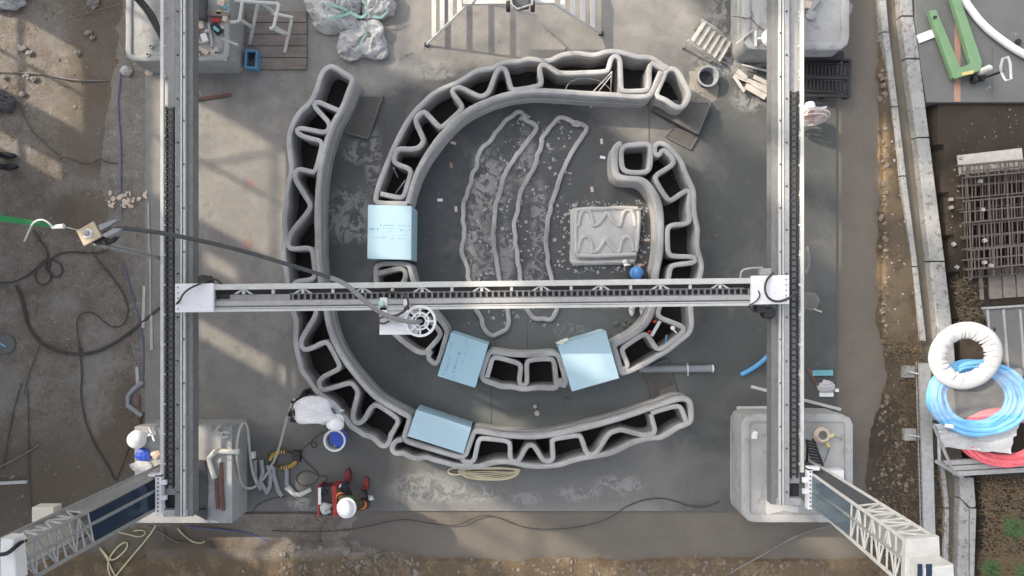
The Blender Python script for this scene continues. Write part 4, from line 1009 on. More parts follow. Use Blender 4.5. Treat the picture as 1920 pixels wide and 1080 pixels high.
mb = MB(); mb.prism([(cr + (at_r(i, 4.3) - cr) * 0.98 + Vector((0.02, -0.17, 0))).xy for i in (0, 1, 3, 2)], 4.37, 4.62, 0.02); hb = mb.build('head_box', m_steel, mr)
c4 = P(1733, 1060, 4.62)
for dx, w_ in ((-0.06, 0.07), (0.06, 0.09)):
    mb = MB(); mb.box(c4 + Vector((dx * .8, -0.05, 0.002)), (w_ * .7, 0.13, 0.006)); mb.build('head_window', m_navy, hb)
mb = MB(); mb.pbox(60, 100, 951, 982, 3.12, 3.28); mb.build('control_box', m_box, ml, label='cream control box clipped to the back of the mast')
mb = MB(); mb.tube([P(302, 871, ZB - .3), P(150, 941, 3.0), P(0, 1010, 4.2)], 0.015, 6); mb.build('stay_rod', m_steel_g, ml)
mb = MB(); mb.pprism([(0, 1010), (24, 1012), (30, 1090), (0, 1090)], 4.42, 4.6, 0.02); mb.build('head_box', m_whitep, ml)
mb = MB(); mb.tube(smooth_px([(0, 1040, 4.66), (14, 1038, 4.68), (26, 1028, 4.62), (40, 1016, 4.5), (48, 1014, 4.3)], 0, 2, 0.03), 0.022, 6); mb.build('head_cable', m_black, ml, smooth=True)

# ------------------------------------------------------------------ pulley, sling, feed hose
ZU = 3.9
pu = thing('pulley_block', 'plywood pulley block with grey guide blades held on a pole, left', 'pulley', P(190, 437, ZU))
mb = MB(); mb.pprism([(143, 433), (174, 415), (190, 443), (157, 461)], ZU, ZU + 0.03, 0.004); mb.build('plywood_plate', m_ply, pu)
mb = MB(); mb.pprism([(153, 436), (164, 428), (173, 433), (169, 445), (158, 446)], ZU + 0.031, ZU + 0.045); mb.build('washer_plate', m_whitep, pu)
mb = MB(); mb.lathe(P(163, 437, ZU + .045), [(0.035, 0), (0.035, 0.04), (0.02, 0.05), (0, 0.05)], 12); mb.build('axle_bolt', m_steel_g, pu, smooth=True)
for px in ([(184, 422), (215, 411), (220, 412), (208, 421), (188, 432)], [(191, 440), (212, 428), (227, 428), (222, 434), (198, 445)]):
    mb = MB(); mb.pprism(px, ZU - 0.03, ZU + 0.02); mb.build('guide_blade', m_conduit, pu)
mb = MB(); mb.pprism([(172, 454), (192, 443), (204, 449), (216, 443), (210, 452), (196, 459), (180, 458)], ZU - 0.12, ZU - 0.03); mb.lathe(P(197, 455, ZU - .03), [(0.02, 0), (0.02, 0.03), (0, 0.03)], 8); mb.build('clamp', m_black, pu)
for dy in (-3, 3):
    mb = MB(); mb.tube([P(178, 455 + dy, ZU - 0.08), P(345, 494 + dy * .5, 0.0)], 0.02, 6); mb.build('support_pole', m_steel_g, pu)
sl = thing('lifting_sling', 'green webbing sling with white shackle running to the left edge', 'sling', P(50, 415, ZU))
mb = MB()
v_ = []
for x, y, w in ((-60, 394, 7), (0, 409, 6.2), (50, 416, 5), (100, 424, 3), (108, 426, 1.5)):
    v_ += [P(x, y - w, ZU + .06), P(x, y + w, ZU + .02), P(x, y + w, ZU), P(x, y - w, ZU + .04)]
f_ = []
for i in range(4):
    for k in range(4):
        l = (k + 1) % 4; f_.append((i * 4 + k, i * 4 + l, i * 4 + 4 + l, i * 4 + 4 + k))
mb.add(v_, f_); mb.build('webbing', m_sling, sl)
mb = MB(); mb.tube(smooth_px([(46, 452, ZU - .6), (52, 438, ZU - .2), (58, 424, ZU), (66, 414, ZU + .1), (80, 411, ZU + .1), (92, 418, ZU + .08), (98, 425, ZU + .05)], 0, 2, 0.03), 0.010, 6); mb.build('tie_rope', m_whitep, sl, smooth=True)
mb = MB(); mb.tube([P(98, 426, ZU + .03), P(120, 424, ZU + .03)], [0.022, 0.03], 8); mb.build('shackle', m_whitep, sl, smooth=True)
mb = MB(); mb.tube([P(120, 425, ZU + .03), P(148, 432, ZU + .02)], 0.006, 5); mb.build('wire', m_steel_g, sl)

hp = [(196, 438, ZU - .05), (222, 427, ZU - .02), (255, 430, ZU - .2), (330, 441, 3.5), (450, 468, 3.0), (560, 502, 2.6), (622, 521, 2.45), (648, 532, 2.4), (670, 552, 2.35), (700, 578, 2.25), (728, 594, 2.15), (760, 603, 2.05), (780, 604, 1.95), (790, 602, 1.75), (790, 602, 1.45)]
hp_path = smooth_px(hp, 0, 2, 0.05)
k_ = next(i for i, p in enumerate(hp_path) if p.x > P(618, 520, 2.45).x)
fh = thing('feed_hose', 'dark mortar feed hose sagging from the pulley to the hopper ring', 'hose', P(500, 490, 2.5))
mb = MB(); mb.tube(hp_path[:k_ + 1], 0.029, 8); mb.build('hose_upper', m_hose_d, fh, smooth=True)
mb = MB(); mb.tube(hp_path[k_:], 0.033, 8); mb.build('hose_lower', m_hose_g, fh, smooth=True, label='pale grey lower stretch of hose')

# ------------------------------------------------------------------ people
def seg_dist(p, a, b):
    ab = b - a; t = max(0, min(1, (p - a).dot(ab) / max(1e-9, ab.length_squared)))
    return (p - (a + ab * t)).length

def person(label, J, bones, root, mats, zones, group='site workers'):
    """J: joint -> (px, py, z, radius); bones: joint pairs; zones: bone -> material index"""
    pos = {k: P(v[0], v[1], v[2]) for k, v in J.items()}
    base = pos[root].copy(); base.z = 0
    t = thing('person', label, 'person', base, group)
    names = list(J)
    me = bpy.data.meshes.new('body')
    me.from_pydata([pos[k] - base for k in names], [(names.index(a), names.index(b)) for a, b in bones], [])
    o = bpy.data.objects.new('body', me); COL.objects.link(o)
    sk = o.modifiers.new('Skin', 'SKIN'); sk.use_smooth_shade = True
    for i, k in enumerate(names):
        sv = me.skin_vertices[0].data[i]; r = J[k][3]
        sv.radius = r if isinstance(r, tuple) else (r, r); sv.use_root = (k == root)
    ss = o.modifiers.new('Subsurf', 'SUBSURF'); ss.levels = 2; ss.render_levels = 2
    dg = bpy.context.evaluated_depsgraph_get()
    new = bpy.data.meshes.new_from_object(o.evaluated_get(dg))
    o.modifiers.clear(); o.data = new
    new.materials.clear()
    for m_ in mats: new.materials.append(m_)
    for poly in new.polygons:
        c = poly.center + base; best = None
        for (a, b) in bones:
            d = seg_dist(c, pos[a], pos[b]) / max(0.03, (J[a][3] if not isinstance(J[a][3], tuple) else J[a][3][0]) + (J[b][3] if not isinstance(J[b][3], tuple) else J[b][3][0]))
            if best is None or d < best[0]: best = (d, zones.get((a, b), 0))
        poly.material_index = best[1]; poly.use_smooth = True
    o.parent = t; ORG[o.name] = base
    return t, pos

def helmet(t, c, mat, r=0.135, yaw=0.0, tilt=0.0, brim=0.03):
    R = Matrix.Rotation(yaw, 3, 'Z') @ Matrix.Rotation(tilt, 3, 'Y')
    mb = MB(); prof = [(r * 1.02, -0.02), (r, 0.0), (r * 0.97, 0.04), (r * 0.85, 0.085), (r * 0.6, 0.118), (r * 0.3, 0.132), (0.0, 0.135)]
    mb.lathe(c, prof, 20, rot=R)
    mb.v = [c + R @ Matrix.Diagonal((1.14, 0.95, 1)) @ (R.transposed() @ (p - c)) for p in mb.v]
    hb_ = mb.build('helmet', mat, t, smooth=True)
    mb = MB(); mb.lathe(c, [(r * 1.0, -0.01), (r * 1.0 + brim, -0.02), (r * 1.0 + brim, -0.026), (r * 0.98, -0.022)], 20, rot=R); mb.build('brim', mat, hb_, smooth=True)
    mb = MB(); mb.tube([c + R @ Vector((-r * .95, 0, .06)), c + R @ Vector((-r * .4, 0, .128)), c + R @ Vector((r * .4, 0, .13)), c + R @ Vector((r * .95, 0, .062))], 0.012, 6); mb.build('helmet_ridge', mat, hb_, smooth=True)

def hand(t, c, d, mat, name='glove'):
    """palm, four bent fingers of different length, thumb from the side"""
    d = Vector(d).normalized(); side = d.cross(Vector((0, 0, 1)))
    if side.length < 0.2: side = Vector((1, 0, 0))
    side.normalize(); up = side.cross(d)
    mb = MB(); R = Matrix((d, side, up)).transposed()
    mb.blob(c + d * 0.035, (0.052, 0.042, 0.02), 10, 6, rot=R)
    for k, ln in enumerate((0.062, 0.075, 0.07, 0.055)):
        b0 = c + d * 0.07 + side * (k - 1.5) * 0.021
        mb.tube([b0 - d * 0.02, b0 + d * ln * 0.5 + up * -0.004, b0 + d * ln * 0.85 - up * 0.02, b0 + d * ln - up * 0.038], [0.011, 0.0105, 0.0095, 0.007], 7)
    b0 = c + d * 0.02 + side * 0.036
    mb.tube([b0, b0 + side * 0.025 + d * 0.02, b0 + side * 0.03 + d * 0.05 - up * 0.01], [0.012, 0.011, 0.008], 7)
    mb.build(name, mat, t, smooth=True)

def boot(t, c, d, mat, ln=0.27):
    """shoe standing on the ground: heel at c, toe towards d"""
    d = Vector((d[0], d[1], 0)).normalized(); R = Matrix.Rotation(math.atan2(d.y, d.x), 3, 'Z')
    mb = MB(); c = Vector((c.x, c.y, 0))
    mb.blob(c + d * ln * 0.42 + Vector((0, 0, .05)), (ln * 0.55, 0.052, 0.05), 12, 7, rot=R)
    mb.blob(c + d * 0.03 + Vector((0, 0, .11)), (0.062, 0.052, 0.09), 12, 7, rot=R)
    o = mb.build('boot', mat, t, smooth=True)
    mb = MB(); mb.blob(c + d * ln * 0.42 + Vector((0, 0, .014)), (ln * 0.58, 0.056, 0.014), 12, 5, rot=R); mb.build('sole', m_black, o, smooth=True)

# squatting worker beside the red machine
J = {'pelvis': (668, 946, .34, (.15, .13)), 'belly': (664, 943, .52, (.155, .125)), 'chest': (658, 940, .74, (.165, .12)), 'neck': (653, 944, .90, .058), 'head': (650, 950, 1.00, (.085, .09)), 'crown': (649, 953, 1.08, .075),
     'hipL': (655, 940, .34, .10), 'kneeL': (646, 912, .50, .075), 'ankL': (650, 905, .11, .05),
     'hipR': (682, 945, .34, .10), 'kneeR': (682, 930, .50, .075), 'ankR': (683, 921, .11, .05),
     'shL': (641, 936, .80, .068), 'elL': (635, 925, .58, .052), 'wrL': (639, 915, .45, .036),
     'shR': (673, 944, .80, .068), 'elR': (688, 950, .58, .052), 'wrR': (692, 938, .44, .036)}
bones = [('pelvis', 'belly'), ('belly', 'chest'), ('chest', 'neck'), ('neck', 'head'), ('head', 'crown'), ('pelvis', 'hipL'), ('hipL', 'kneeL'), ('kneeL', 'ankL'), ('pelvis', 'hipR'), ('hipR', 'kneeR'), ('kneeR', 'ankR'), ('chest', 'shL'), ('shL', 'elL'), ('elL', 'wrL'), ('chest', 'shR'), ('shR', 'elR'), ('elR', 'wrR')]
leg = {('pelvis', 'hipL'): 1, ('hipL', 'kneeL'): 1, ('kneeL', 'ankL'): 1, ('pelvis', 'hipR'): 1, ('hipR', 'kneeR'): 1, ('kneeR', 'ankR'): 1}
hd = {('neck', 'head'): 2, ('head', 'crown'): 2, ('chest', 'neck'): 0}
w1, p1 = person('squatting worker in white helmet, olive jacket and red boots beside red machine', J, bones, 'pelvis', [m_cloth_o, m_cloth_n, m_skin], {**leg, **hd})
helmet(w1, p1['crown'] + Vector((0, 0, .0)), m_helmet, 0.125, 1.9, 0.15)
hand(w1, p1['wrL'], (p1['wrL'] - p1['elL']), m_whitep); hand(w1, p1['wrR'], (p1['wrR'] - p1['elR']), m_whitep)
boot(w1, p1['ankL'], (0.05, 1), m_boot_r, .24); boot(w1, p1['ankR'], (0.15, 1), m_boot_r, .24)
for k in ('shL', 'shR'):
    a_ = p1[k]; b_ = p1['el' + k[-1]]; c_ = a_.lerp(b_, .35); mb = MB(); d_ = (b_ - a_).normalized()
    mb.tube([c_ - d_ * .03, c_ + d_ * .03], .074, 10, caps=False); mb.build('arm_band', m_vest, w1, smooth=True)
mb = MB(); c_ = p1['neck']; mb.blob(c_ + Vector((0.01, 0.06, 0.0)), (.09, .05, .05), 10, 6); mb.build('neck_scarf', m_cloth_g, w1, smooth=True)
mb = MB(); c_ = p1['head']; mb.blob(c_ + Vector((0, .09, -.03)), (.018, .022, .022), 8, 6); mb.build('nose', m_skin, w1, smooth=True)

# worker in white bending over the outer wall
J = {'pelvis': (562, 770, .88, (.19, .18)), 'belly': (578, 766, 1.0, (.215, .2)), 'chest': (601, 768, 1.06, (.225, .2)), 'neck': (618, 780, 1.04, .07), 'head': (627, 788, .99, (.085, .09)), 'crown': (633, 793, .97, .075),
     'hipL': (560, 764, .82, .10), 'kneeL': (570, 745, .46, .075), 'ankL': (572, 735, .10, .05),
     'hipR': (562, 784, .82, .10), 'kneeR': (560, 768, .46, .075), 'ankR': (562, 757, .10, .05),
     'shL': (612, 756, 1.04, .085), 'elL': (624, 758, .84, .06), 'wrL': (636, 768, .64, .04),
     'shR': (604, 788, 1.02, .085), 'elR': (612, 790, .82, .06), 'wrR': (630, 782, .64, .04)}
w2, p2 = person('worker in white jacket and white helmet bending over the outer wall', J, bones, 'pelvis', [m_cloth_w, m_cloth_k, m_skin], {**leg, **hd})
helmet(w2, p2['crown'] - Vector((0.03, 0, 0)), m_helmet, 0.115, -0.6, 0.7)
hand(w2, p2['wrL'], (p2['wrL'] - p2['elL']), m_whitep); hand(w2, p2['wrR'], (p2['wrR'] - p2['elR']), m_whitep)
boot(w2, p2['ankL'], (1, 0.1), m_black); boot(w2, p2['ankR'], (1, 0.1), m_black)
mb = MB(); mb.tube([p2['pelvis'] + Vector((-.03, .17, .02)), p2['pelvis'] + Vector((-.05, 0, .15)), p2['pelvis'] + Vector((-.03, -.17, .02))], 0.022, 6); mb.build('tool_belt', m_black, w2, smooth=True)
for dx, dy in ((-0.1, -0.14), (-0.14, -0.05), (-0.08, 0.15)):
    mb = MB(); mb.blob(p2['pelvis'] + Vector((dx, dy, -0.02)), (.055, .05, .1), 8, 6, rough=.4, seed=dx); mb.build('tool_pouch', m_black, w2, smooth=True)

# kneeling worker with a blue helmet under the cross beam
J = {'pelvis': (1196, 556, .30, (.15, .13)), 'belly': (1197, 548, .42, (.15, .12)), 'chest': (1197, 530, .52, (.165, .12)), 'neck': (1196, 520, .56, .055), 'head': (1195, 514, .58, (.08, .085)), 'crown': (1194, 511, .60, .07),
     'hipL': (1186, 556, .28, .095), 'kneeL': (1184, 540, .08, .07), 'ankL': (1185, 572, .07, .05),
     'hipR': (1208, 556, .28, .095), 'kneeR': (1208, 540, .08, .07), 'ankR': (1205, 572, .07, .05),
     'shL': (1184, 527, .52, .065), 'elL': (1180, 512, .36, .05), 'wrL': (1175, 499, .17, .035),
     'shR': (1210, 527, .52, .065), 'elR': (1209, 511, .36, .05), 'wrR': (1202, 500, .18, .035)}
w3, p3 = person('kneeling worker in navy clothes and blue helmet, half under the cross beam', J, bones, 'pelvis', [m_cloth_n, m_cloth_k, m_skin], {**leg, **hd})
helmet(w3, p3['crown'], m_helmet_b, 0.095, 1.6, 0.2, 0.015)
hand(w3, p3['wrL'], (p3['wrL'] - p3['elL']), m_whitep); hand(w3, p3['wrR'], (p3['wrR'] - p3['elR']), m_skin)
boot(w3, p3['ankL'], (0, -1), m_whitep, .2); boot(w3, p3['ankR'], (0, -1), m_whitep, .2)
mb = MB(); mb.blob(P(1172, 491, .12), (.05, .04, .03), 10, 6, rough=.9, seed=3); mb.build('cleaning_rag', m_cloth_w, None, smooth=True, label='crumpled white rag in the kneeling worker\'s glove', cat='rag', loc=P(1172, 491, .09))

# worker standing at the left edge: only boots and legs reach the frame
J = {'pelvis': (-75, 300, .92, (.15, .12)), 'belly': (-80, 298, 1.08, (.15, .12)), 'chest': (-92, 296, 1.34, (.17, .12)), 'neck': (-100, 295, 1.50, .055), 'head': (-105, 294, 1.62, (.08, .09)), 'crown': (-108, 293, 1.70, .07),
     'hipL': (-72, 288, .88, .09), 'kneeL': (-38, 289, .50, .065), 'ankL': (-4, 290, .10, .045),
     'hipR': (-72, 312, .88, .09), 'kneeR': (-34, 314, .50, .065), 'ankR': (0, 313, .10, .045),
     'shL': (-90, 276, 1.36, .065), 'elL': (-78, 268, 1.08, .05), 'wrL': (-64, 272, .84, .035),
     'shR': (-90, 318, 1.36, .065), 'elR': (-78, 328, 1.08, .05), 'wrR': (-64, 326, .84, .035)}
w4, p4 = person('person in black trousers and dark boots standing at the left edge', J, bones, 'pelvis', [m_cloth_n, m_cloth_k, m_skin], {**leg, **hd})
helmet(w4, p4['crown'], m_helmet, 0.125)
hand(w4, p4['wrL'], (0, 0, -1), m_skin, 'hand'); hand(w4, p4['wrR'], (0, 0, -1), m_skin, 'hand')
boot(w4, p4['ankL'], (1, 0), m_black); boot(w4, p4['ankR'], (1, 0.1), m_black)

# ------------------------------------------------------------------ work platform with steps, top
ZT = 0.9
wp = thing('work_platform', 'white folding work platform with slatted steps at both ends, top edge', 'work platform', P(970, 20))
mb = MB(); mb.pprism([(868, -14), (1040, -14), (1040, 6), (868, 8)], ZT - 0.05, ZT, 0.008); mb.build('deck_board', m_steel, wp)
for a, b in (((800, 84, 0.02), (880, 6, ZT - .02)), ((1127, 63, 0.02), (1033, 4, ZT - .02))):
    pa, pb_ = P(*a), P(*b)
    mb = MB(); mb.tube([pa, pb_], 0.024, 4); mb.build('stile', m_steel, wp)
    qa, qb = pa + Vector((0, 1.0, 0)), pb_ + Vector((0, .75, 0))
    mb = MB(); mb.tube([qa, qb], 0.024, 4); mb.build('stile', m_steel, wp)
    for p in (pa, qa):
        mb = MB(); mb.box(p + Vector((0, 0, 0.0)), (0.08, 0.06, 0.04)); mb.build('rubber_foot', m_black, wp)
    for k in range(4):
        f = 0.18 + 0.2 * k
        u, v = pa.lerp(pb_, f), qa.lerp(qb, f); c = (u + v) / 2
        mb = MB(); mb.box(c, (0.075, (v - u).length, 0.025)); mb.build('tread', m_steel, wp)
mb = MB(); mb.tube([P(886, 6, ZT), P(893, -2, ZT + 1.0), P(893, -60, ZT + 1.0), P(886, -70, ZT)], 0.018, 6); mb.build('hand_rail', m_steel, wp)
tc_ = thing('tool_cart', 'grey hand cart with black wheels at the platform edge', 'cart', P(975, 8, .9))
mb = MB(); mb.pprism([(957, -20), (994, -20), (992, 10), (972, 14), (962, 8)], ZT + 0.06, ZT + 0.2, 0.02); mb.build('tray', m_rubber, tc_)
mb = MB(); mb.tube([P(957, -20, ZT + .24), P(959, 8, ZT + .24), P(970, 17, ZT + .24), P(998, 8, ZT + .24), P(998, -20, ZT + .24)], 0.018, 6); mb.build('tray_rim', m_steel_g, tc_)
for x in (953, 999):
    mb = MB(); mb.lathe(P(x, 12, ZT + .1), [(0.085, -0.03), (0.085, 0.03), (0.03, 0.035), (0.03, -0.035)], 16, rot=Matrix.Rotation(math.pi / 2, 3, 'Y'), closed=True); mb.build('wheel', m_black, tc_, smooth=True)

# slatted wooden crate-end / step leaning near the upper right base
sp = thing('slatted_step', 'pale slatted wooden step leaning beside the upper right base', 'step', P(1340, 75))
pA, pB, pC, pD = P(1290, 76, .35), P(1316, 38, .4), P(1352, 122, .04), P(1374, 84, .06)
for a, b in ((pA, pC), (pB, pD)):
    mb = MB(); mb.tube([a, a.lerp(b, .4) + Vector((0, 0, .06)), b], 0.025, 4); mb.build('side_rail', m_wood_l, sp)
for k in range(6):
    f = 0.08 + 0.16 * k
    u, v = pA.lerp(pC, f), pB.lerp(pD, f); c = (u + v) / 2 + Vector((0, 0, .05)); d_ = v - u
    mb = MB(); mb.box(c, (d_.length, 0.065, 0.02), math.atan2(d_.y, d_.x)); mb.build('slat', m_wood_l, sp)
for a in (pA, pB):
    mb = MB(); mb.tube([a, Vector((a.x - .02, a.y, 0))], 0.022, 4); mb.build('leg', m_wood_l, sp)

# mortar bucket
bk = thing('mortar_bucket', 'grey mortar-caked bucket on a crust of spilt mortar, upper right', 'bucket', P(1322, 147))
mb = MB(); mb.lathe(P(1322, 149), [(0.14, 0), (0.165, 0.17), (0.18, 0.17), (0.18, 0.185), (0.15, 0.185), (0.13, 0.03), (0, 0.03)], 24); mb.build('pail', m_conduit, bk, smooth=True)
mb = MB(); mb.lathe(P(1322, 149, .06), [(0.137, 0), (0, 0.01)], 20); mb.build('water', m_black, bk)
mb = MB(); mb.blob(P(1318, 160, 0.0), (0.24, 0.28, 0.03), 18, 6, rough=.9, seed=2); mb.build('spilt_mortar', M('mortar_crust', (0.27, 0.25, 0.22), (0.2, 0.185, 0.16), .9, 8, .5), bk, smooth=True)

# worn pallet boards beside the upper right base
pl = thing('broken_pallet', 'broken pale wooden pallet lying below the upper right base', 'pallet', P(1415, 140))
for (x0, y0, x1, y1, w) in ((1378, 140, 1450, 168, .07), (1383, 132, 1400, 146, .08), (1414, 143, 1448, 160, .07), (1408, 155, 1448, 177, .07), (1375, 143, 1395, 172, .05), (1398, 160, 1436, 182, .1), (1390, 122, 1448, 136, .03)):
    p, q = P(x0, y0, .1), P(x1, y1, .1); d_ = q - p
    mb = MB(); mb.box((p + q) / 2 + Vector((0, 0, random.uniform(-.04, .02))), (d_.length, w, 0.02), math.atan2(d_.y, d_.x)); mb.build('board', m_wood_l, pl)

# black plastic pallets
def plastic_pallet(px, z0, label):
    t = thing('plastic_pallet', label, 'pallet', P(*px[0], 0), 'black plastic pallets')
    a, b, d = P(*px[0], z0), P(*px[1], z0), P(*px[3], z0)
    pt = lambda u, v, z: a + (b - a) * u + (d - a) * v + Vector((0, 0, z))
    def slab_(mb, u0, v0, u1, v1, z0_, z1_):
        p = [pt(u0, v0, z0_), pt(u1, v0, z0_), pt(u1, v1, z0_), pt(u0, v1, z0_), pt(u0, v0, z1_), pt(u1, v0, z1_), pt(u1, v1, z1_), pt(u0, v1, z1_)]
        mb.add(p, [(0, 1, 2, 3), (7, 6, 5, 4), (0, 4, 5, 1), (1, 5, 6, 2), (2, 6, 7, 3), (3, 7, 4, 0)])
    mb = MB()
    for u0, v0, u1, v1 in ((0, 0, 1, .06), (0, .94, 1, 1), (0, .06, .05, .94), (.95, .06, 1, .94), (0.05, .46, .95, .54), (.05, .12, .95, .15), (.05, .85, .95, .88)):
        slab_(mb, u0, v0, u1, v1, 0.1, 0.13)
    mb.build('deck_frame', m_chain, t)
    for v0 in (.15, .54):
        for k in range(13):
            u = .08 + k * .07
            mb = MB(); slab_(mb, u, v0 + .04, u + .03, v0 + .27, 0.1, 0.125); mb.build('deck_bar', m_chain, t)
        mb = MB()
        for k in (0.04, 0.3): slab_(mb, .05, v0 + k - .02, .95, v0 + k, 0.095, 0.122)
        mb.build('cross_bar', m_chain, t)
    for u in (0, .45, .9):
        for v in (0, .45, .9):
            mb = MB(); slab_(mb, u, v, u + .1, v + .1, 0, .1); mb.build('foot_block', m_black, t)
plastic_pallet([(1492, 112), (1590, 115), (1572, 184), (1490, 184)], 0.06, 'black plastic lattice pallet leaning out below the upper right base')
mb = MB(); mb.pbox(1490, 1582, 96, 112, 0.0, 0.3); mb.build('storage_crate', m_black, None, label='black crate tucked behind the lattice pallet under the base edge', cat='crate', loc=P(1536, 104))

# floor fan
fn = thing('floor_fan', 'white floor fan with salmon blades beside the right side beam', 'fan', P(1522, 235))
fc = P(1520, 219, .42)
Rf = Matrix.Rotation(math.radians(80), 3, 'X')
for k, z in enumerate((-0.05, 0.0, 0.05)):
    rr_ = 0.29 - abs(k - 1) * 0.05
    mb = MB(); mb.tube([fc + Rf @ Vector((rr_ * math.cos(2 * math.pi * i / 36), rr_ * math.sin(2 * math.pi * i / 36), z)) for i in range(36)], 0.012, 6, True); mb.build('cage_ring', m_cage, fn, smooth=True)
for i in range(24):
    an = 2 * math.pi * i / 24; c_, s_ = math.cos(an), math.sin(an)
    mb = MB(); mb.tube([fc + Rf @ Vector((.05 * c_, .05 * s_, z0)) if abs(z0) > .05 else fc + Rf @ Vector((.29 * c_, .29 * s_, 0)) for z0 in (-.09, 0, .09)], 0.005, 4); mb.build('cage_wire', m_cage, fn)
for i in range(4):
    an = math.pi / 2 * i + .4; R2 = Rf @ Matrix.Rotation(an, 3, 'Z') @ Matrix.Rotation(.4, 3, 'X')
    mb = MB(); mb.blob(fc + Rf @ Matrix.Rotation(an, 3, 'Z') @ Vector((.14, 0, 0)), (.12, .07, .008), 12, 6, rot=R2); mb.build('blade', m_pink, fn, smooth=True)
mb = MB(); mb.lathe(fc, [(0.06, -0.02), (0.085, -0.08), (0.085, -0.2), (0.07, -0.24), (0, -0.24)][::-1], 18, rot=Matrix.Rotation(math.radians(80), 3, 'X') @ Matrix.Rotation(0, 3, 'Z')); mb.build('motor', m_whitep, fn, smooth=True)
mb = MB(); mb.tube([fc + Vector((.03, .12, 0)), fc + Vector((.26, .16, 0))], 0.018, 6); mb.build('handle', m_whitep, fn, smooth=True)
mb = MB(); mb.tube([fc + Vector((0, .14, 0)), Vector((fc.x, fc.y + .14, .03))], 0.022, 8); mb.lathe(Vector((fc.x, fc.y + .14, 0)), [(.17, 0), (.17, .02), (.03, .05), (0, .05)], 18); mb.build('stand', m_whitep, fn, smooth=True)

# ------------------------------------------------------------------ helpers for loose things
def cable(name, label, cat, pts, r, mat, z=None, group=None, n=6, it=2):
    zz = r if z is None else z
    path = smooth_px(pts, zz, it, 0.05)
    mb = MB(); mb.tube(path, r, n)
    return mb.build(name, mat, None, smooth=True, label=label, cat=cat, group=group, loc=path[0])
def bar(name, label, cat, p, q, w, h, mat, z=0.0, group=None):
    a, b = P(p[0], p[1], z + h), P(q[0], q[1], z + h); d_ = b - a
    mb = MB(); mb.box(((a.x + b.x) / 2, (a.y + b.y) / 2, z + h / 2), (d_.length, w, h), math.atan2(d_.y, d_.x))
    return mb.build(name, mat, None, label=label, cat=cat, group=group, loc=((a.x + b.x) / 2, (a.y + b.y) / 2, z))
def bent(name, label, cat, pts, r, mat, z, group=None, it=1):
    path = [P(q[0], q[1], z) for q in pts]
    mb = MB(); mb.tube(path, r, 8)
    return mb.build(name, mat, None, smooth=True, label=label, cat=cat, group=group, loc=path[0])
def crumple(name, label, cat, px, size, mat, z=0.0, rough=.6, seed=0, rz=0.0, group=None):
    """crumpled bag: a sack shape with folds pressed in by layered noise"""
    c = P(*px, z); mb = MB(); n, m = 72, 36
    vs_ = []
    for i in range(m + 1):
        th = math.pi * i / m
        for k in range(n):
            ph = 2 * math.pi * k / n
            p = Vector((math.sin(th) * math.cos(ph), math.sin(th) * math.sin(ph), math.cos(th)))
            q = p + Vector((seed * 3.1, seed, 0))
            f = 1 + rough * (0.55 * noise.noise(q * 1.15) + 0.16 * noise.noise(q * 2.6))
            pl_ = Vector((p.x * size[0], p.y * size[1], 0)) * f
            s_ = pl_ / max(size[0], size[1])
            wv = noise.noise(Vector((s_.x * 1.5 + seed, s_.y * 1.5, seed)))
            r1 = 1 - 2.6 * abs(noise.noise(Vector((s_.x * 1.6 + wv, s_.y * 3.6 + wv * 1.5, seed * 1.7))))
            r2 = 1 - 2.6 * abs(noise.noise(Vector((s_.x * 5 + wv * 2, s_.y * 3.0, seed + 4))))
            r3 = noise.noise(Vector((s_.x * 13, s_.y * 13, seed)))
            dome = max(0.0, p.z + 0.35)
            vs_.append(Vector((pl_.x, pl_.y, max(-0.02, size[2] * (dome * 0.62 + min(1, dome * 2) * rough * (0.26 * r1 + 0.09 * r2 + 0.025 * r3))))))
    R = Matrix.Rotation(rz, 3, 'Z')
    fs = []
    for i in range(m):
        for k in range(n):
            l = (k + 1) % n; fs.append((i * n + k, (i + 1) * n + k, (i + 1) * n + l, i * n + l))
    mb.add([c + R @ v for v in vs_], fs)
    return mb.build(name, mat, None, smooth=True, label=label, cat=cat, group=group, loc=c)

# ------------------------------------------------------------------ upper left: board, pipe frame, basin, sacks
wb = thing('timber_board', 'weathered timber board under the white pipe frame, upper left', 'board', P(515, 75))
for k in range(5):
    y0 = 20 + k * 22
    mb = MB(); mb.pprism([(462, y0 + .6), (575, y0 + .6), (574 + (k % 2), y0 + 21.4), (462, y0 + 21.4)], 0.0, 0.045 + 0.003 * (k % 2), 0.003); mb.build('plank', m_wood, wb)
fr = thing('pipe_frame', 'white pipe trestle frame standing on the timber board', 'frame', P(500, 60))
ZF = 0.75
pf = {'a': (449, 40, ZF), 'b': (456, -16, ZF), 'c': (522, 6, ZF), 'd': (513, 52, ZF)}
for a, b in (((449, 40, ZF), (457, -16, ZF)), ((440, 1, ZF), (523, 7, ZF)), ((523, 7, ZF), (513, 52, ZF)), ((449, 40, ZF), (432, 42, ZF)), ((513, 52, ZF), (506, 54, ZF)), ((484, 5, ZF), (468, 82, 0.06)), ((449, 36, ZF), (475, 52, 0.35)), ((513, 50, ZF), (542, 66, 0.3)), ((490, 5, ZF), (512, 22, .5)), ((547, 36, 0.3), (534, 98, 0.05)), ((510, 25, .3), (549, 33, .3)), ((513, 54, .72), (532, 63, .5))):
    mb = MB(); mb.tube([P(*a), P(*b)], 0.028, 8); mb.build('pipe', m_steel, fr, smooth=True)
bs = thing('blue_basin', 'small blue rectangular basin with dark sludge beside the timber board', 'basin', P(470, 110, .05))
Zb = 0.2
outer = [(460, 92), (483, 94), (481, 129), (458, 127)]; inner = [(463, 96), (480, 97), (478, 125), (461, 124)]
mb = MB()
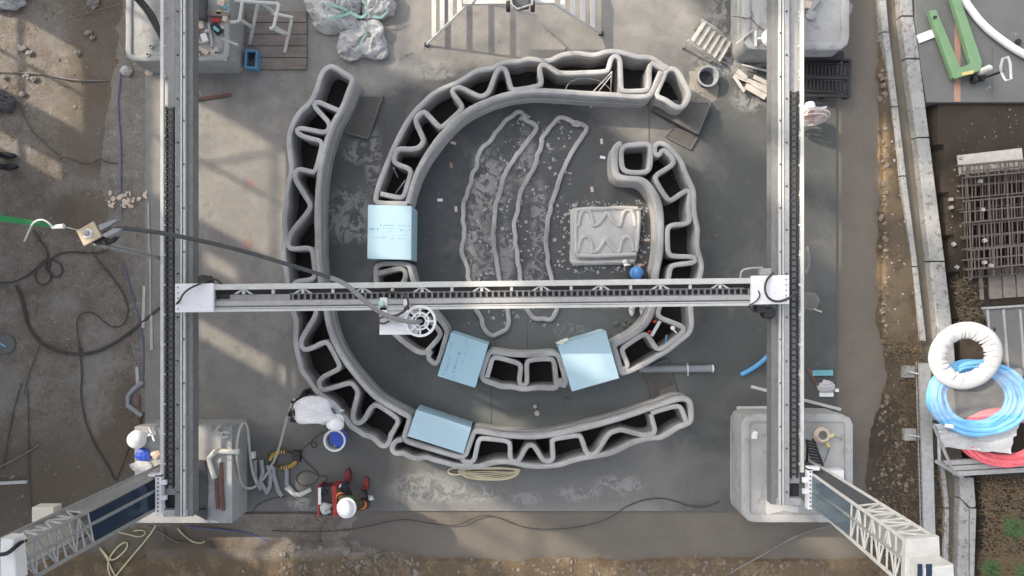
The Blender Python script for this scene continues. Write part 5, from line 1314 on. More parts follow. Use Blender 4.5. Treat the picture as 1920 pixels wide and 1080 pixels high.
o1 = [P(*p, Zb) for p in outer]; i1 = [P(*p, Zb) for p in inner]; i0 = [Vector((p.x, p.y, .09)) for p in i1]; o0 = [Vector((p.x, p.y, .046)) for p in o1]
mb.add(o0 + o1 + i1 + i0, [(0, 1, 5, 4), (1, 2, 6, 5), (2, 3, 7, 6), (3, 0, 4, 7), (4, 5, 9, 8), (5, 6, 10, 9), (6, 7, 11, 10), (7, 4, 8, 11), (8, 9, 13, 12), (9, 10, 14, 13), (10, 11, 15, 14), (11, 8, 12, 15), (12, 13, 14, 15)])
mb.build('tub', m_blue, bs)
mb = MB(); mb.pprism([(464, 99), (478, 100), (477, 124), (462, 123)], .085, .10); mb.build('sludge', M('sludge', (0.10, 0.085, 0.05), (0.05, 0.045, 0.035), 0.4, 20), bs)
mb = MB(); mb.blob(P(471, 106, .11), (.05, .055, .03), 10, 6, rough=.5); mb.build('sludge_lump', m_black, bs, smooth=True)

for px, size, rz, lab, sd in (((625, 30), (.46, .30, .30), -.55, 'large grey-white sack lying at the top edge left of the others', 1),
                              ((682, 80), (.40, .36, .26), .3, 'crumpled white sack slumped lowest above the outer wall end', 5),
                              ((655, 5), (.34, .28, .34), .2, 'pale sack with mint straps at the top edge, middle of the pile', 9),
                              ((712, 12), (.30, .26, .26), .6, 'dusty grey sack at the right of the pile', 12),
                              ((10, 0), (.36, .2, .25), -.1, 'white sack at the upper left corner', 15)):
    crumple('woven_sack', lab, 'sack', px, size, m_sack, 0.0, .75, sd, rz, 'woven sacks')
for i, pts in enumerate(([(612, 6, .3), (640, 14, .38), (652, 20, .36)], [(618, 34, .35), (640, 30, .36), (660, 22, .36)], [(678, 0, .4), (692, 15, .36), (680, 35, .32), (660, 25, .36)], [(700, 30, .22), (715, 34, .2), (727, 20, .24)], [(683, 40, .3), (690, 60, .3), (678, 75, .28), (672, 92, .24)])):
    path = smooth_px(pts, 0, 2, 0.04)
    mb = MB(); v_ = []
    for p in path: v_ += [p + Vector((0, .022, 0)), p - Vector((0, .022, .01))]
    mb.add(v_ + [v - Vector((0, 0, .006)) for v in v_], [(2 * k, 2 * k + 2, 2 * k + 3, 2 * k + 1) for k in range(len(path) - 1)] + [(len(v_) + 2 * k, len(v_) + 2 * k + 1, len(v_) + 2 * k + 3, len(v_) + 2 * k + 2) for k in range(len(path) - 1)])
    mb.build('sack_strap', m_sack_g, None, label=('mint strap across the large sack, upper end', 'mint strap across the large sack, lower end', 'mint strap loop over the middle sack', 'green strap beneath the dusty sack', 'pale mint strap across the lowest sack')[i], cat='strap', loc=path[0])

# tools on the upper left base
tz = BZ - 0.03
for k, (p, q, w, h, m_, lab) in enumerate((((366, 40), (368, 68), .06, .04, m_ply, 'yellow wooden tool handle lying on the upper left base'), ((376, 38), (377, 53), .07, .05, m_tape, 'beige block beside the yellow tool handle'),
        ((380, 63), (385, 77), .09, .05, m_whitep, 'white carton among the tools'), ((391, 42), (398, 88), .04, .03, m_steel_g, 'long grey steel scraper among the tools'), ((415, 72), (446, 84), .035, .03, m_wood_l, 'pale stick jutting over the base edge'),
        ((358, 80), (390, 79), .02, .02, m_steel, 'thin white strip across the tools'), ((360, 86), (390, 100), .08, .04, m_tape, 'crumpled beige paper on the upper left base'), ((362, 88), (374, 103), .05, .05, m_wood_l, 'pale offcut beside the beige paper'),
        ((400, 50), (410, 58), .05, .05, m_teal, 'light blue spray can among the tools'), ((396, 37), (412, 38), .07, .03, m_red, 'dull red tray among the tools'), ((399, 44), (412, 62), .12, .03, m_cloth_n, 'navy cloth under the spray can'), ((386, 24), (430, 28), .07, .05, m_wood, 'brown timber offcut behind the tools'), ((413, 8), (424, 14), .06, .05, m_teal, 'pale blue goggles near the top edge'), ((408, 2), (420, 6), .1, .06, m_tape, 'pale pink carton near the top edge'), ((392, 102), (424, 110), .08, .02, m_print_light, 'dried mortar smear at the base corner'))):
    bar('hand_tool' if k in (0, 3, 8) else 'loose_item', lab, 'tool' if k in (0, 3, 8) else 'loose item', p, q, w, h, m_, tz)
for k, (x, y, w_, h_, m_, lab) in enumerate(((405, 92, .06, .05, m_sack, 'grey wad of cloth near the corner of the upper left base'), (398, 96, .05, .03, m_tape, 'small tan offcut near the corner of the upper left base'), (371, 96, .04, .06, m_sling, 'small dark green bottle on the upper left base'), (364, 60, .05, .05, m_rust, 'brown tin left of the yellow tool handle'), (388, 58, .05, .04, m_steel_g, 'grey clamp right of the white carton'), (402, 82, .07, .02, m_film, 'clear film scrap on the upper left base'), (421, 34, .08, .06, m_tape, 'salmon block at the end of the timber offcut'), (378, 92, .05, .03, m_wood_l, 'pale wedge on the beige paper'), (410, 24, .05, .05, m_yellow, 'yellow tape roll near the timber offcut'), (418, 50, .05, .02, m_print_light, 'pale mortar flake on the upper left base'), (404, 108, .06, .02, m_print_light, 'pale mortar crumb at the lower edge of the base'))):
    bar('loose_item', lab, 'loose item', (x - 4, y - k % 3), (x + 4, y + k % 4), w_, h_, m_, tz)
mb = MB(); mb.pprism([(356, -10), (384, -10), (384, 35), (356, 35)], tz, tz + .12, .02); mb.build('tool_case', m_rubber, None, label='grey-blue tool case beside the left beam, top edge', cat='case', loc=P(370, 12, tz))
for i, (x, y) in enumerate(((285, 88), (279, 104))):
    mb = MB(); mb.lathe(P(x, y, tz), [(.035, 0), (.035, .05), (.02, .05), (.02, .01)], 14, closed=True); mb.build('steel_socket', m_steel_g, None, smooth=True, label=('upper', 'lower')[i] + ' of the two small round steel sockets on the white base', cat='socket', loc=P(x, y, tz))
for i, dx in enumerate((0, 6, 11)):
    cable('machine_cable', ('leftmost', 'middle', 'rightmost')[i] + ' of three thick black cables crossing the upper left base', 'cable', [(248 + dx, -8, .85), (266 + dx, 12, .8), (280 + dx, 32, .85), (293 + dx * .6, 56, 1.0), (306, 80, 1.3)], .024, m_black, group='thick black cables on the upper left base')
crumple('stone_bag', 'small grey stone-filled bag at the foot of the upper left base', 'bag', (238, 133), (.1, .085, .1), m_sack, 0, .5, 3)
crumple('paper_scrap', 'beige paper scrap beside the upper left base', 'paper', (281, 136), (.07, .05, .05), m_tape, 0, .8, 4)
bar('steel_angle', 'thin dark steel angle lying left of the printed wall, under the left beam', 'steel angle', (362, 188), (432, 177), .05, .03, m_rust, 0)
bar('thin_rod', 'thin pale rod lying beside the left side beam near the top', 'rod', (357, 148), (377, 178), .02, .02, m_steel_g, 0)

# ------------------------------------------------------------------ upper right base: lamp, bits
def balloon_lamp(px, z, label, rr_=.145, yaw=0.0):
    t = thing('work_lamp', label, 'lamp', P(*px, z), 'white work lamps')
    mb = MB(); mb.lathe(P(*px, z + .06), [(0.02, -.06), (rr_ * .7, -.04), (rr_, .02), (rr_ * .9, .09), (rr_ * .55, .14), (0, .155)], 24); mb.build('diffuser', m_whitep, t, smooth=True)
    d_ = Vector((math.cos(yaw), math.sin(yaw), 0)); c = P(*px, z + .06)
    mb = MB(); mb.box(c + d_ * (rr_ + .04), (.1, .03, .03), yaw); mb.box(c + d_ * (rr_ + .085), (.025, .24, .03), yaw); mb.build('bracket', m_white, t)
    return t
balloon_lamp((1444, 72), BZ, 'white dome work lamp on the upper right base', .15, math.pi)
lampl = balloon_lamp((259, 823), BZ, 'white dome work lamp on the lower left base', .15, 0.35)
mb = MB(); mb.pprism([(1455, -10), (1470, -12), (1478, 2), (1500, 36), (1496, 40), (1470, 10)], BZ, BZ + .1); mb.build('folded_tool', m_black, None, label='dark folded tool beside the right beam, top edge', cat='tool', loc=P(1480, 10, BZ))
mb = MB(); mb.lathe(P(1520, 29, BZ - .02), [(0.0, .05), (.03, .05), (.08, .03), (.085, 0)][::-1], 16); mb.build('pulley_disc', m_steel_g, None, smooth=True, label='small grey disc on the upper right base', cat='disc', loc=P(1520, 29, BZ - .02))
mb = MB(); mb.pprism([(1512, 0), (1525, 4), (1520, 16), (1510, 14)], BZ - .03, BZ + .04, .01); mb.build('cardboard_roll', m_tape, None, label='tan roll next to the grey disc', cat='roll', loc=P(1518, 8, BZ - .03))
bar('square_tube', 'grey square tube slanting across the upper right base', 'tube', (1515, 24), (1538, -6), .06, .06, m_steel_g, BZ - .03)
cable('signal_cable', 'thin grey cord curled on the rim of the upper right base', 'cord', [(1372, 30, BZ + .01), (1390, 32, BZ + .02), (1405, 36, BZ), (1412, 26, BZ - .02), (1408, 18, BZ - .02), (1404, 28, BZ - .02), (1416, 44, BZ - .02), (1436, 60, BZ - .02)], .009, m_cable_g)
bar('broom_stick', 'pale stick leaning on the left side of the upper right base', 'stick', (1380, 82), (1412, 56), .022, .022, m_wood_l, BZ + .01)
crumple('plastic_bag', 'clear plastic bag snagged at the corner of the upper right base', 'bag', (1584, 16), (.1, .14, .06), m_film, BZ - .02, .8, 8)
bar('red_marker', 'small red strip at the corner of the upper right base', 'marker', (1403, 84), (1412, 87), .02, .01, m_red, BZ - .03)

# ------------------------------------------------------------------ right of the beam: bags, pipes, laths
crumple('plastic_bag', 'clear plastic bag with a stick, right of the right end plate', 'bag', (1516, 565), (.17, .15, .06), m_film, 0, .7, 21)
bar('short_stick', 'short pale stick poking from the clear bag', 'stick', (1527, 580), (1541, 585), .025, .02, m_wood_l, 0)
crumple('plastic_bag', 'clear plastic bag half under the right beam', 'bag', (1510, 487), (.07, .2, .06), m_film, 0, .8, 24)
cable('blue_pipe', 'bent blue pipe lying left of the right side beam', 'pipe', [(1389, 703), (1410, 692), (1432, 676), (1454, 652)], .04, m_bluepipe, n=10)
cp = thing('grey_conduit_pipe', 'straight grey pipe with a white strap running right from the wall', 'pipe', P(1270, 692))
mb = MB(); mb.tube([P(1198, 692, .06), P(1336, 691, .06)], 0.062, 14); mb.build('pipe_body', m_conduit, cp, smooth=True)
mb = MB(); mb.tube([P(1289, 682, .02), P(1289.5, 687, .12), P(1290, 691, .135), P(1290, 696, .12), P(1290, 704, .02)], .014, 6); mb.build('strap', m_whitep, cp)
mb = MB(); mb.tube([P(1334, 691, .06), P(1337, 691, .06)], 0.066, 14); mb.build('pipe_rim', m_whitep, cp, smooth=True)
bar('steel_lath', 'long pale lath passing under the right beam, slanting down', 'lath', (1409, 725), (1577, 768), .05, .03, m_steel, 0.0)
bar('steel_lath', 'pale lath lying along the upper edge of the lower right base', 'lath', (1382, 765), (1458, 764), .045, .03, m_steel, 0.0)
bar('teal_carton', 'teal and white carton beside the right beam', 'carton', (1524, 700), (1562, 699), .09, .05, m_teal, 0)
crumple('white_rag', 'crumpled white rag below the teal carton', 'rag', (1548, 725), (.14, .13, .06), m_bag, 0, .9, 31)
bar('white_tile', 'white offcut below the crumpled rag', 'offcut', (1537, 740), (1563, 740), .07, .03, m_whitep, 0)
bar('dark_strip', 'dark steel strip beside the teal carton', 'steel strip', (1515, 692), (1535, 725), .05, .03, m_rust, 0)
mb = MB(); mb.pbox(1567, 1573, 729, 735, 0, .05); mb.build('white_cube', m_whitep, None, label='tiny white cube at the slab edge right of the rag', cat='cube', loc=P(1570, 732))

# lower right base: reel, connectors, chain end, box
rl = thing('cable_reel', 'beige cable coil with yellow connectors on the lower right base', 'cable coil', P(1540, 816, BZ))
for k in range(3):
    mb = MB(); c = P(1540 + k, 816, BZ + .0 + .03 * k); mb.tube([c + Vector(((.115 - .012 * k) * math.cos(2 * math.pi * i / 28), (.115 - .012 * k) * math.sin(2 * math.pi * i / 28), .02)) for i in range(28)], .02, 6, True); mb.build('cable_turn', m_tape, rl, smooth=True)
for p, q in (((1552, 820), (1563, 815)), ((1549, 829), (1554, 838))):
    mb = MB(); mb.tube([P(*p, BZ + .05), P(*q, BZ + .05)], .03, 8); mb.build('connector', m_yellow, rl, smooth=True)
mb = MB(); mb.tube(smooth_px([(1556, 836, BZ), (1552, 850, BZ), (1546, 866, BZ)], 0, 2, .03), .01, 5); mb.tube([P(1560, 817, BZ + .04), P(1578, 823, BZ)], .008, 5); mb.build('tail', m_cable_g, rl)
ch = thing('drag_chain', 'black drag chain end rising from the right mast foot', 'drag chain', P(1528, 850, BZ))
for k in range(9):
    f = k / 8
    c = P(1520 + 12 * f, 828 + 44 * f, 1.1 - .3 * f)
    mb = MB(); mb.box(c, (.16, .03, .05), -.2); mb.build('chain_link', m_black, ch)
mb = MB(); mb.tube([P(1514, 825, 1.0), P(1513, 868, .9)], .02, 5); mb.tube([P(1524, 824, 1.0), P(1543, 872, .8)], .02, 5); mb.build('side_plate', m_black, ch)
mb = MB(); mb.pprism([(1550, 882), (1583, 882), (1583, 918), (1562, 912)], BZ - .03, BZ + .14, .01); mb.build('junction_box', m_whitep, None, label='white junction box on the base behind the right mast', cat='box', loc=P(1565, 895, BZ - .03))
mb = MB(); mb.lathe(P(1415, 812, BZ - .03), [(.04, 0), (.04, .04), (0, .05)], 12); mb.pbox(1410, 1420, 814, 823, BZ - .03, BZ); mb.build('small_fitting', m_whitep, None, smooth=True, label='small white fitting at the upper left of the lower right base', cat='fitting', loc=P(1415, 814, BZ - .03))
S = None
mb = MB(); mb.pprism([(1440, 862), (1452, 862), (1456, 900), (1454, 935), (1470, 946), (1498, 950), (1497, 962), (1470, 958), (1438, 965), (1436, 950), (1440, 920)], BZ - .034, BZ - .02); mb.build('pale_patch', m_print_light, None, label='pale flat patch below the right side beam on the base', cat='pale patch', loc=P(1445, 900, BZ - .034))  # thin pale patch on the base top

# ------------------------------------------------------------------ lower left base and what lies by it
mb = MB(); mb.pprism([(362, 862), (384, 864), (389, 905), (387, 957), (362, 957)], BZ, BZ + .04, .004); mb.build('beam_shade_patch', m_rubber, None, label='dark blue-grey patch standing in for shade along the left beam', cat='shade patch', loc=P(375, 910, BZ))  # dark patch added for the shade beside the left beam
mb = MB(); mb.add([P(352, 958, BZ + .05), P(390, 955, BZ + .1), P(388, 976, BZ + .02), P(352, 957, BZ + .01), P(389, 954, BZ + .08), P(387, 975, BZ + .006)], [(0, 1, 2), (5, 4, 3), (0, 3, 4, 1), (1, 4, 5, 2), (2, 5, 3, 0)]); mb.build('sheet_corner', m_chain, None, label='black folded sheet corner at the lower end of the left beam', cat='sheet', loc=P(380, 962, BZ))
bent('bent_conduit', 'white bent conduit lying on the cast base', 'conduit', [(449, 847), (410, 846), (402, 848), (392, 858), (394, 870), (403, 897)], .042, m_steel, BZ + .04)
for i, (p, q) in enumerate((((414, 868), (418, 958)), ((405, 895), (408, 955)))):
    bar('steel_flat', ('right', 'left') [i] + ' of the two rusty red steel flats on the cast base', 'steel flat', p, q, .055, .03, m_rust, BZ, 'rusty steel flats')
for i, (p, q) in enumerate((((405, 806), (413, 797)), ((402, 808), (418, 814)), ((415, 820), (428, 818)), ((418, 810), (430, 812)))):
    bar('mortar_offcut', ('uppermost', 'left', 'lowest', 'right')[i] + ' of the four white offcuts at the top of the cast base', 'offcut', p, q, .05, .05, m_print_light, BZ, 'white offcuts')
crumple('blue_bag', 'bright blue plastic packet below the work lamp', 'bag', (269, 853), (.13, .105, .06), m_bluebag, BZ, .4, 2)
crumple('white_cloth', 'white cloth bundle below the blue packet', 'cloth', (265, 874), (.17, .09, .05), m_bag, BZ, .5, 6)
crumple('paper_wad', 'crumpled pale paper right of the blue packet', 'paper', (293, 852), (.07, .06, .04), m_tape, BZ, .8, 7)
bar('paper_slip', 'white paper slip with clip beside the lower left lamp', 'paper slip', (272, 811), (280, 818), .06, .02, m_white, BZ)

cable('cream_hose_loop', 'cream hose looping over the cast base to the worker in white', 'hose', [(552, 748, .95), (540, 775, .7), (530, 815, .3), (522, 845, .08), (512, 868, .06), (497, 895, .04), (478, 914, .04), (462, 917, .1), (450, 905, .3), (445, 870, .6), (444, 830, .72), (450, 800, .75), (458, 790, .72), (465, 800, .6), (468, 850, .3), (474, 890, .1), (484, 912, .04)], .022, M('dusty_cream_hose', (0.46, 0.43, 0.37), (0.36, 0.335, 0.29), 0.6, 8))
cc = thing('corrugated_coil', 'amber corrugated hose coil on the slab left of the red machine', 'hose coil', P(530, 862))
for k in range(30):
    an = 2 * math.pi * k / 30; c = P(531 + 24 * math.cos(an), 862 + 15 * math.sin(an), .05 + .03 * math.sin(an * 2))
    d_ = Vector((-math.sin(an) * 24, -math.cos(an) * 15, 0)).normalized()
    mb = MB(); mb.tube([c - d_ * .012, c + d_ * .012], .034, 8); mb.build('coil_rib', m_corr, cc)
mb = MB(); mb.tube([P(531 + 24 * math.cos(2 * math.pi * k / 30), 862 + 15 * math.sin(2 * math.pi * k / 30), .05) for k in range(30)], .026, 8, True); mb.build('coil_core', m_black, cc, smooth=True)
mb = MB(); mb.pbox(502, 512, 853, 870, .02, .07); mb.pbox(548, 562, 846, 866, 0, .09); mb.build('pump_end', m_black, cc)
grp = 'grey bent conduits on the slab'
for i, pts in enumerate(([(478, 862), (478, 892), (482, 905), (490, 918)], [(490, 862), (493, 885), (488, 903), (499, 920)], [(502, 872), (508, 893), (506, 912), (499, 925)], [(512, 872), (514, 893), (522, 920), (529, 930)], [(538, 872), (538, 908), (550, 922), (556, 930)], [(536, 914), (550, 925), (562, 928), (584, 917)])):
    bent('bent_conduit', ('first', 'second', 'third', 'fourth', 'fifth', 'last')[i] + ' bent grey conduit counting from the cast base', 'conduit', pts, .038, m_conduit if i != 5 else m_steel, .04, grp)
mb = MB(); mb.pbox(469, 477, 848, 860, 0, .08); mb.build('white_stopper', m_whitep, None, label='small white stopper above the row of bent conduits', cat='stopper', loc=P(473, 854))
pb2 = thing('paint_pail', 'white pail lined with blue film beside the bending worker', 'pail', P(637, 821))
mb = MB(); mb.lathe(P(636, 819), [(.14, 0), (.17, .3), (.185, .3), (.185, .325), (.155, .325), (.13, .06), (0, .06)], 24); mb.build('pail_body', m_whitep, pb2, smooth=True)
mb = MB(); mb.lathe(P(637, 820, .22), [(.155, .07), (.12, .03), (.07, 0), (0, 0)][::-1], 14); mb.build('film_liner', m_bluebag, pb2, smooth=True)
mb = MB(); mb.pprism([(628, 815), (644, 812), (643, 830), (632, 828)], .23, .25); mb.build('dark_cloth', m_black, pb2)
mb = MB(); mb.tube([P(627, 836, .3), P(627, 846, .02)], .014, 6); mb.build('pail_stick', m_wood_l, pb2)

mc = thing('red_machine', 'red portable machine with grey top beside the squatting worker', 'machine', P(618, 940))
mb = MB(); mb.pprism([(596, 914), (630, 912), (630, 967), (596, 967)], .05, .3, .02); mb.build('motor_body', m_chain, mc)
for px in ([(595, 912), (599, 912), (599, 968), (595, 968)], [(621, 912), (632, 912), (632, 968), (624, 968)]):
    mb = MB(); mb.pprism(px, 0, .34, .01); mb.build('red_guard', m_red, mc)
mb = MB(); mb.lathe(P(608, 924, .3), [(.055, 0), (.055, .04), (.035, .04), (.03, .01), (0, .01)], 16); mb.build('intake', m_black, mc, smooth=True)
mb = MB(); mb.pbox(596.5, 601.5, 915, 946, .3, .35); mb.build('white_label', m_whitep, mc)
mb = MB(); mb.blob(P(611, 953, .32), (.09, .1, .05), 14, 8, rough=.9, seed=8); mb.build('dust_cover', m_sack, mc, smooth=True)
cl2 = thing('cream_hose_coil', 'cream hose coil lying at the foot of the bottom wall', 'hose coil', P(915, 888))
for k in range(7):
    pts = []
    for i in range(48):
        an = 2 * math.pi * i / 48; s_ = math.sin(an)
        ry = (2.7 * k + 3.0) if s_ > 0 else 4.0 + .5 * (k % 3)
        pts.append(P(918 + (57 - 1.5 * abs(k - 5)) * math.cos(an) + 1.5 * math.sin(k * 2.1), 882 + ry * s_ + 1.2 * math.sin(3 * an + k), .02 + .008 * (k % 3) + .01 * abs(math.cos(an))))
    mb = MB(); mb.tube(pts, .0105, 6, True); mb.build('hose_turn', m_cable_c, cl2, smooth=True)
mb = MB(); mb.tube(smooth_px([(880, 884, .06), (862, 890, .04), (846, 890, .02), (838, 884, .02), (846, 877, .03), (866, 878, .05)], 0, 2, .03), .014, 6); mb.tube(smooth_px([(862, 880, .08), (866, 892, .1), (870, 880, .1), (873, 893, .1)], 0, 1, .02), .012, 6); mb.build('hose_tie', m_cable_c, cl2, smooth=True)

# ------------------------------------------------------------------ tools inside the right wall cell and on the floor
bar('spirit_level', 'pale spirit level bridging the open cell of the right wall', 'level', (1222, 630), (1238, 602), .05, .03, m_steel, WT)
mb = MB(); mb.tube([P(1262, 617, WT + .05), P(1268, 624, WT + .01)], .014, 6); mb.lathe(P(1261, 615, WT + .05), [(.035, 0), (.035, .02), (0, .025)], 14); mb.build('trowel', m_whitep, None, smooth=True, label='white round tool resting in the open cell of the right wall', cat='tool', loc=P(1262, 617, WT))
for i, (x, y) in enumerate(((1228, 603), (1218, 622))):
    mb = MB(); mb.blob(P(x, y, WT - .02), (.035, .03, .04), 8, 6, rough=.5, seed=x); mb.build('clamp', m_red, None, smooth=True, label=('upper', 'lower')[i] + ' of two reddish clamps holding the level', cat='clamp', loc=P(x, y, WT - .05))
bar('blue_chisel', 'blue-handled chisel standing in the open cell of the right wall', 'chisel', (1250, 628), (1248, 642), .02, .03, m_bluepipe, .45)
cable('steel_wire', 'loose bent wire loop in the upper wall cell', 'wire', [(1060, 168, .3), (1068, 152, .4), (1090, 146, .42), (1118, 148, .42), (1138, 160, .4), (1146, 170, .35)], .008, m_steel_g)
for i, (p, q) in enumerate((((1112, 172), (1148, 134)), ((1122, 172), (1146, 142)), ((1145, 172), (1147, 136)))):
    cable('steel_stick', ('left', 'middle', 'right')[i] + ' thin pale rod standing in the upper wall cell', 'rod', [(*p, .30), (*q, .55)], .010, m_steel, group='thin rods in the upper wall cell')
for i, (p, q) in enumerate((((738, 315, .5), (746, 332, .3)), ((742, 362, .3), (760, 338, .5)))):
    cable('steel_stick', ('upper', 'lower')[i] + ' thin rod in the last cell above the pale foam block', 'rod', [p, q], .012, m_steel_g, group='thin rods in the left wall cell')
for i, (x, y, r_) in enumerate(((1003, 762, .035), (1007, 775, .05), (1064, 750, .055))):
    mb = MB(); mb.lathe(P(x, y), [(r_, 0), (r_ * .9, .03), (r_ * .5, .04), (0, .03)], 14); mb.build('floor_disc', m_print_light if i < 2 else m_pad, None, smooth=True, label=('smaller pale disc', 'larger pale disc', 'flat grey disc')[i] + ' on the dark floor above the bottom wall', cat='disc', loc=P(x, y))
for i, (x, y, r_) in enumerate(((1156, 606, .06), (1171, 611, .045), (1164, 622, .03), (1180, 606, .03), (1150, 632, .035), (1172, 603, .03))):
    mb = MB(); mb.blob(P(x, y, .01), (r_, r_ * .9, .02), 12, 6, rough=.4, seed=i); mb.build('mortar_dropping', m_pad, None, smooth=True, label=('largest', 'second largest', 'lower middle', 'far right', 'lowest', 'upper right')[i] + ' mortar dropping beside the unprinted tilted foam block', cat='mortar lump', group='mortar droppings by the tilted foam')
for i, (x, y, a) in enumerate(((850, 268, .3), (846, 310, 1.4), (855, 392, 1.5), (825, 375, 0), (1128, 265, 1.5), (1110, 355, 1.4), (1213, 450, 0), (1108, 197, 1.5), (1040, 193, 0), (1130, 295, .2))):
    bar('tape_mark', ('tan tape mark nearest the arch on the left floor', 'reddish tape mark left of the crescents', 'tan tape mark beside the left crescent', 'small white tag right of the pale foam block', 'white tape mark left of the square cell', 'tan tape mark above the printed slab', 'tan tape mark right of the printed slab', 'white tape mark under the upper wall', 'pink tape mark under the upper wall', 'white dot left of the square cell')[i], 'tape mark', (x - 5 * math.cos(a), y - 5 * math.sin(a)), (x + 5 * math.cos(a), y + 5 * math.sin(a)), .045, .006, (m_tape, m_orange, m_tape, m_white, m_steel, m_tape, m_tape, m_steel, m_orange, m_white)[i], 0.001)
# sprayed letters on the slab
def stroke_letter(name, label, strokes, r=.012):
    mb = MB()
    for s_ in strokes:
        for a, b in zip(s_, s_[1:]): strip_px(mb, *a, *b, r * 2, .0045)
    mb.build(name, m_red_mark, None, label=label, cat='marking', loc=P(*strokes[0][0]))
stroke_letter('sprayed_letter', 'faint red letter E sprayed on the left slab', [[(467, 338), (467, 348)], [(467, 338), (475, 338)], [(467, 343), (474, 343)], [(467, 348), (475, 348)]])
cir = [(465 + 8 * math.cos(2 * math.pi * k / 20), 457.5 + 8 * math.sin(2 * math.pi * k / 20)) for k in range(21)]
stroke_letter('sprayed_letter', 'faint red circled letter D sprayed on the left slab', [[(462, 453), (462, 462), (467, 461), (469, 457.5), (467, 454), (462, 453)], cir], .008)

mb = MB()
for s_ in ([(1264, 900), (1264, 912), (1270, 911), (1271, 908), (1268, 906), (1264, 906)], [(1264, 900), (1269, 901), (1270, 904), (1268, 906)], [(1268 + 16 * math.cos(2 * math.pi * k / 24), 905 + 18 * math.sin(2 * math.pi * k / 24)) for k in range(25)]):
    for a, b in zip(s_, s_[1:]): strip_px(mb, *a, *b, .014, .0045)
mb.build('chalk_letter', M('chalk_mark', (0.17, 0.172, 0.17), (0.13, 0.132, 0.13), 0.9, 20), None, label='faint pale circled letter B chalked on the slab, lower right', cat='marking', loc=P(1268, 905))

# ------------------------------------------------------------------ cables on the left ground
g = 'cables lying on the left ground'
def lcable(lab, pts, r=.014, mat=m_cable, z=0.0): return cable('ground_cable', lab, 'cable', pts, r, mat, z, g)
lcable('thick dark cable sweeping in a wide curve across the left ground', [(300, 577), (270, 602), (235, 630), (200, 652), (165, 664), (125, 664), (90, 652), (65, 632), (52, 610), (45, 580), (40, 555), (30, 535)], .026)
lcable('dark cable with overlapping loops left of the pulley', [(-10, 529), (20, 531), (45, 521), (64, 507), (80, 490), (92, 486), (110, 490), (119, 506), (112, 520), (98, 518), (90, 505), (94, 488), (88, 492), (72, 498), (64, 514), (68, 530), (82, 536), (96, 526), (95, 512), (84, 505), (90, 480), (88, 468), (78, 454), (62, 432)], .015)
lcable('dark cable running from the loops past the pulley', [(90, 490), (108, 476), (130, 472), (160, 474), (185, 474), (205, 468)], .014)
lcable('thin dark cable snaking below the pulley', [(172, 470), (185, 490), (205, 512), (225, 540), (240, 570), (240, 595), (228, 612), (210, 614), (195, 604), (182, 590), (165, 583), (150, 588), (143, 605), (147, 640), (153, 660)], .011)
lcable('faint blue cord along the left beam', [(234, 497), (240, 530), (252, 570), (264, 610), (270, 650), (268, 720)], .009, m_cable_b)
lcable('blue line laid down the lean concrete strip', [(226, 134), (224, 160), (220, 190), (222, 220), (226, 260), (227, 300), (226, 340), (228, 400)], .010, m_cable_b)
lcable('grey cable crossing the upper left earth', [(-10, 134), (40, 136), (80, 138), (110, 146), (150, 151), (200, 151)], .012, m_cable_g)
lcable('thin wire stretched from the upper left base', [(130, 34), (170, 22), (225, 8)], .006, m_cable_g)
lcable('thin dark cable trailing to the looped tangle at the upper left', [(33, 190), (42, 210), (55, 240), (72, 258), (95, 278), (112, 292)], .008)
lcable('tangled dark cable below the upper left earth', [(112, 300), (118, 294), (130, 296), (150, 305), (165, 308), (182, 302), (186, 296), (200, 305), (220, 306)], .009)
lcable('dark cable descending left of the lower base', [(147, 650), (155, 700), (150, 740), (160, 790), (175, 830), (200, 870), (215, 900)], .013)
lcable('thin dark cable on the lower left earth', [(52, 730), (54, 790), (53, 850), (55, 900), (60, 960)], .008)
lcable('second thin cable on the lower left earth', [(40, 720), (25, 770), (14, 830), (5, 880)], .008)
lcable('grey cable at the left edge above the mast', [(-5, 878), (25, 862), (55, 846), (72, 834)], .013, m_cable_g)
lcable('dark cable forking toward the mast foot', [(245, 830), (235, 860), (222, 890), (217, 903)], .010)
lcable('dark cable falling from the wide curve', [(75, 648), (62, 680), (52, 710), (45, 740)], .008)
g2 = 'cables along the bottom ground'
def bcable(lab, pts, r, mat, z=0.0): return cable('ground_cable', lab, 'cable', pts, r, mat, z, g2)
bcable('long thin black cable waving along the slab edge at the bottom', [(510, 995), (560, 997), (610, 997), (680, 990), (740, 975), (770, 974), (820, 984), (860, 986), (885, 972), (910, 965), (935, 970), (975, 988), (1020, 993), (1080, 990), (1140, 975), (1180, 945), (1230, 932), (1270, 940), (1285, 948), (1320, 952), (1350, 940)], .010, m_cable, .012)
bcable('blue cable curving down from the cast base', [(350, 988), (400, 992), (460, 998), (500, 1012), (540, 1040), (580, 1078), (600, 1100)], .012, m_cable_b)
bcable('yellow hose with loops below the left mast', [(292, 985), (280, 1005), (250, 1040), (225, 1070), (210, 1090), (200, 1060), (208, 1040), (225, 1020), (240, 1015), (238, 1030), (215, 1050), (205, 1050), (195, 1035), (186, 1027)], .014, m_cable_y)
bcable('pale yellow hose crossing itself at the bottom edge', [(186, 1027), (200, 1045), (210, 1070), (225, 1095)], .014, m_cable_y)
bcable('short yellow hose beside the cast base', [(333, 990), (345, 1005), (365, 1018), (382, 1018), (384, 1014)], .012, m_cable_y)
bcable('pale grey cable looping below the cast base', [(298, 985), (306, 995), (306, 1015), (318, 1030), (350, 1033), (364, 1030), (367, 1018)], .012, m_cable_g)
bcable('pair of grey cables running to the bottom edge', [(275, 985), (320, 1010), (365, 1035), (420, 1060), (480, 1085)], .013, m_cable_g)
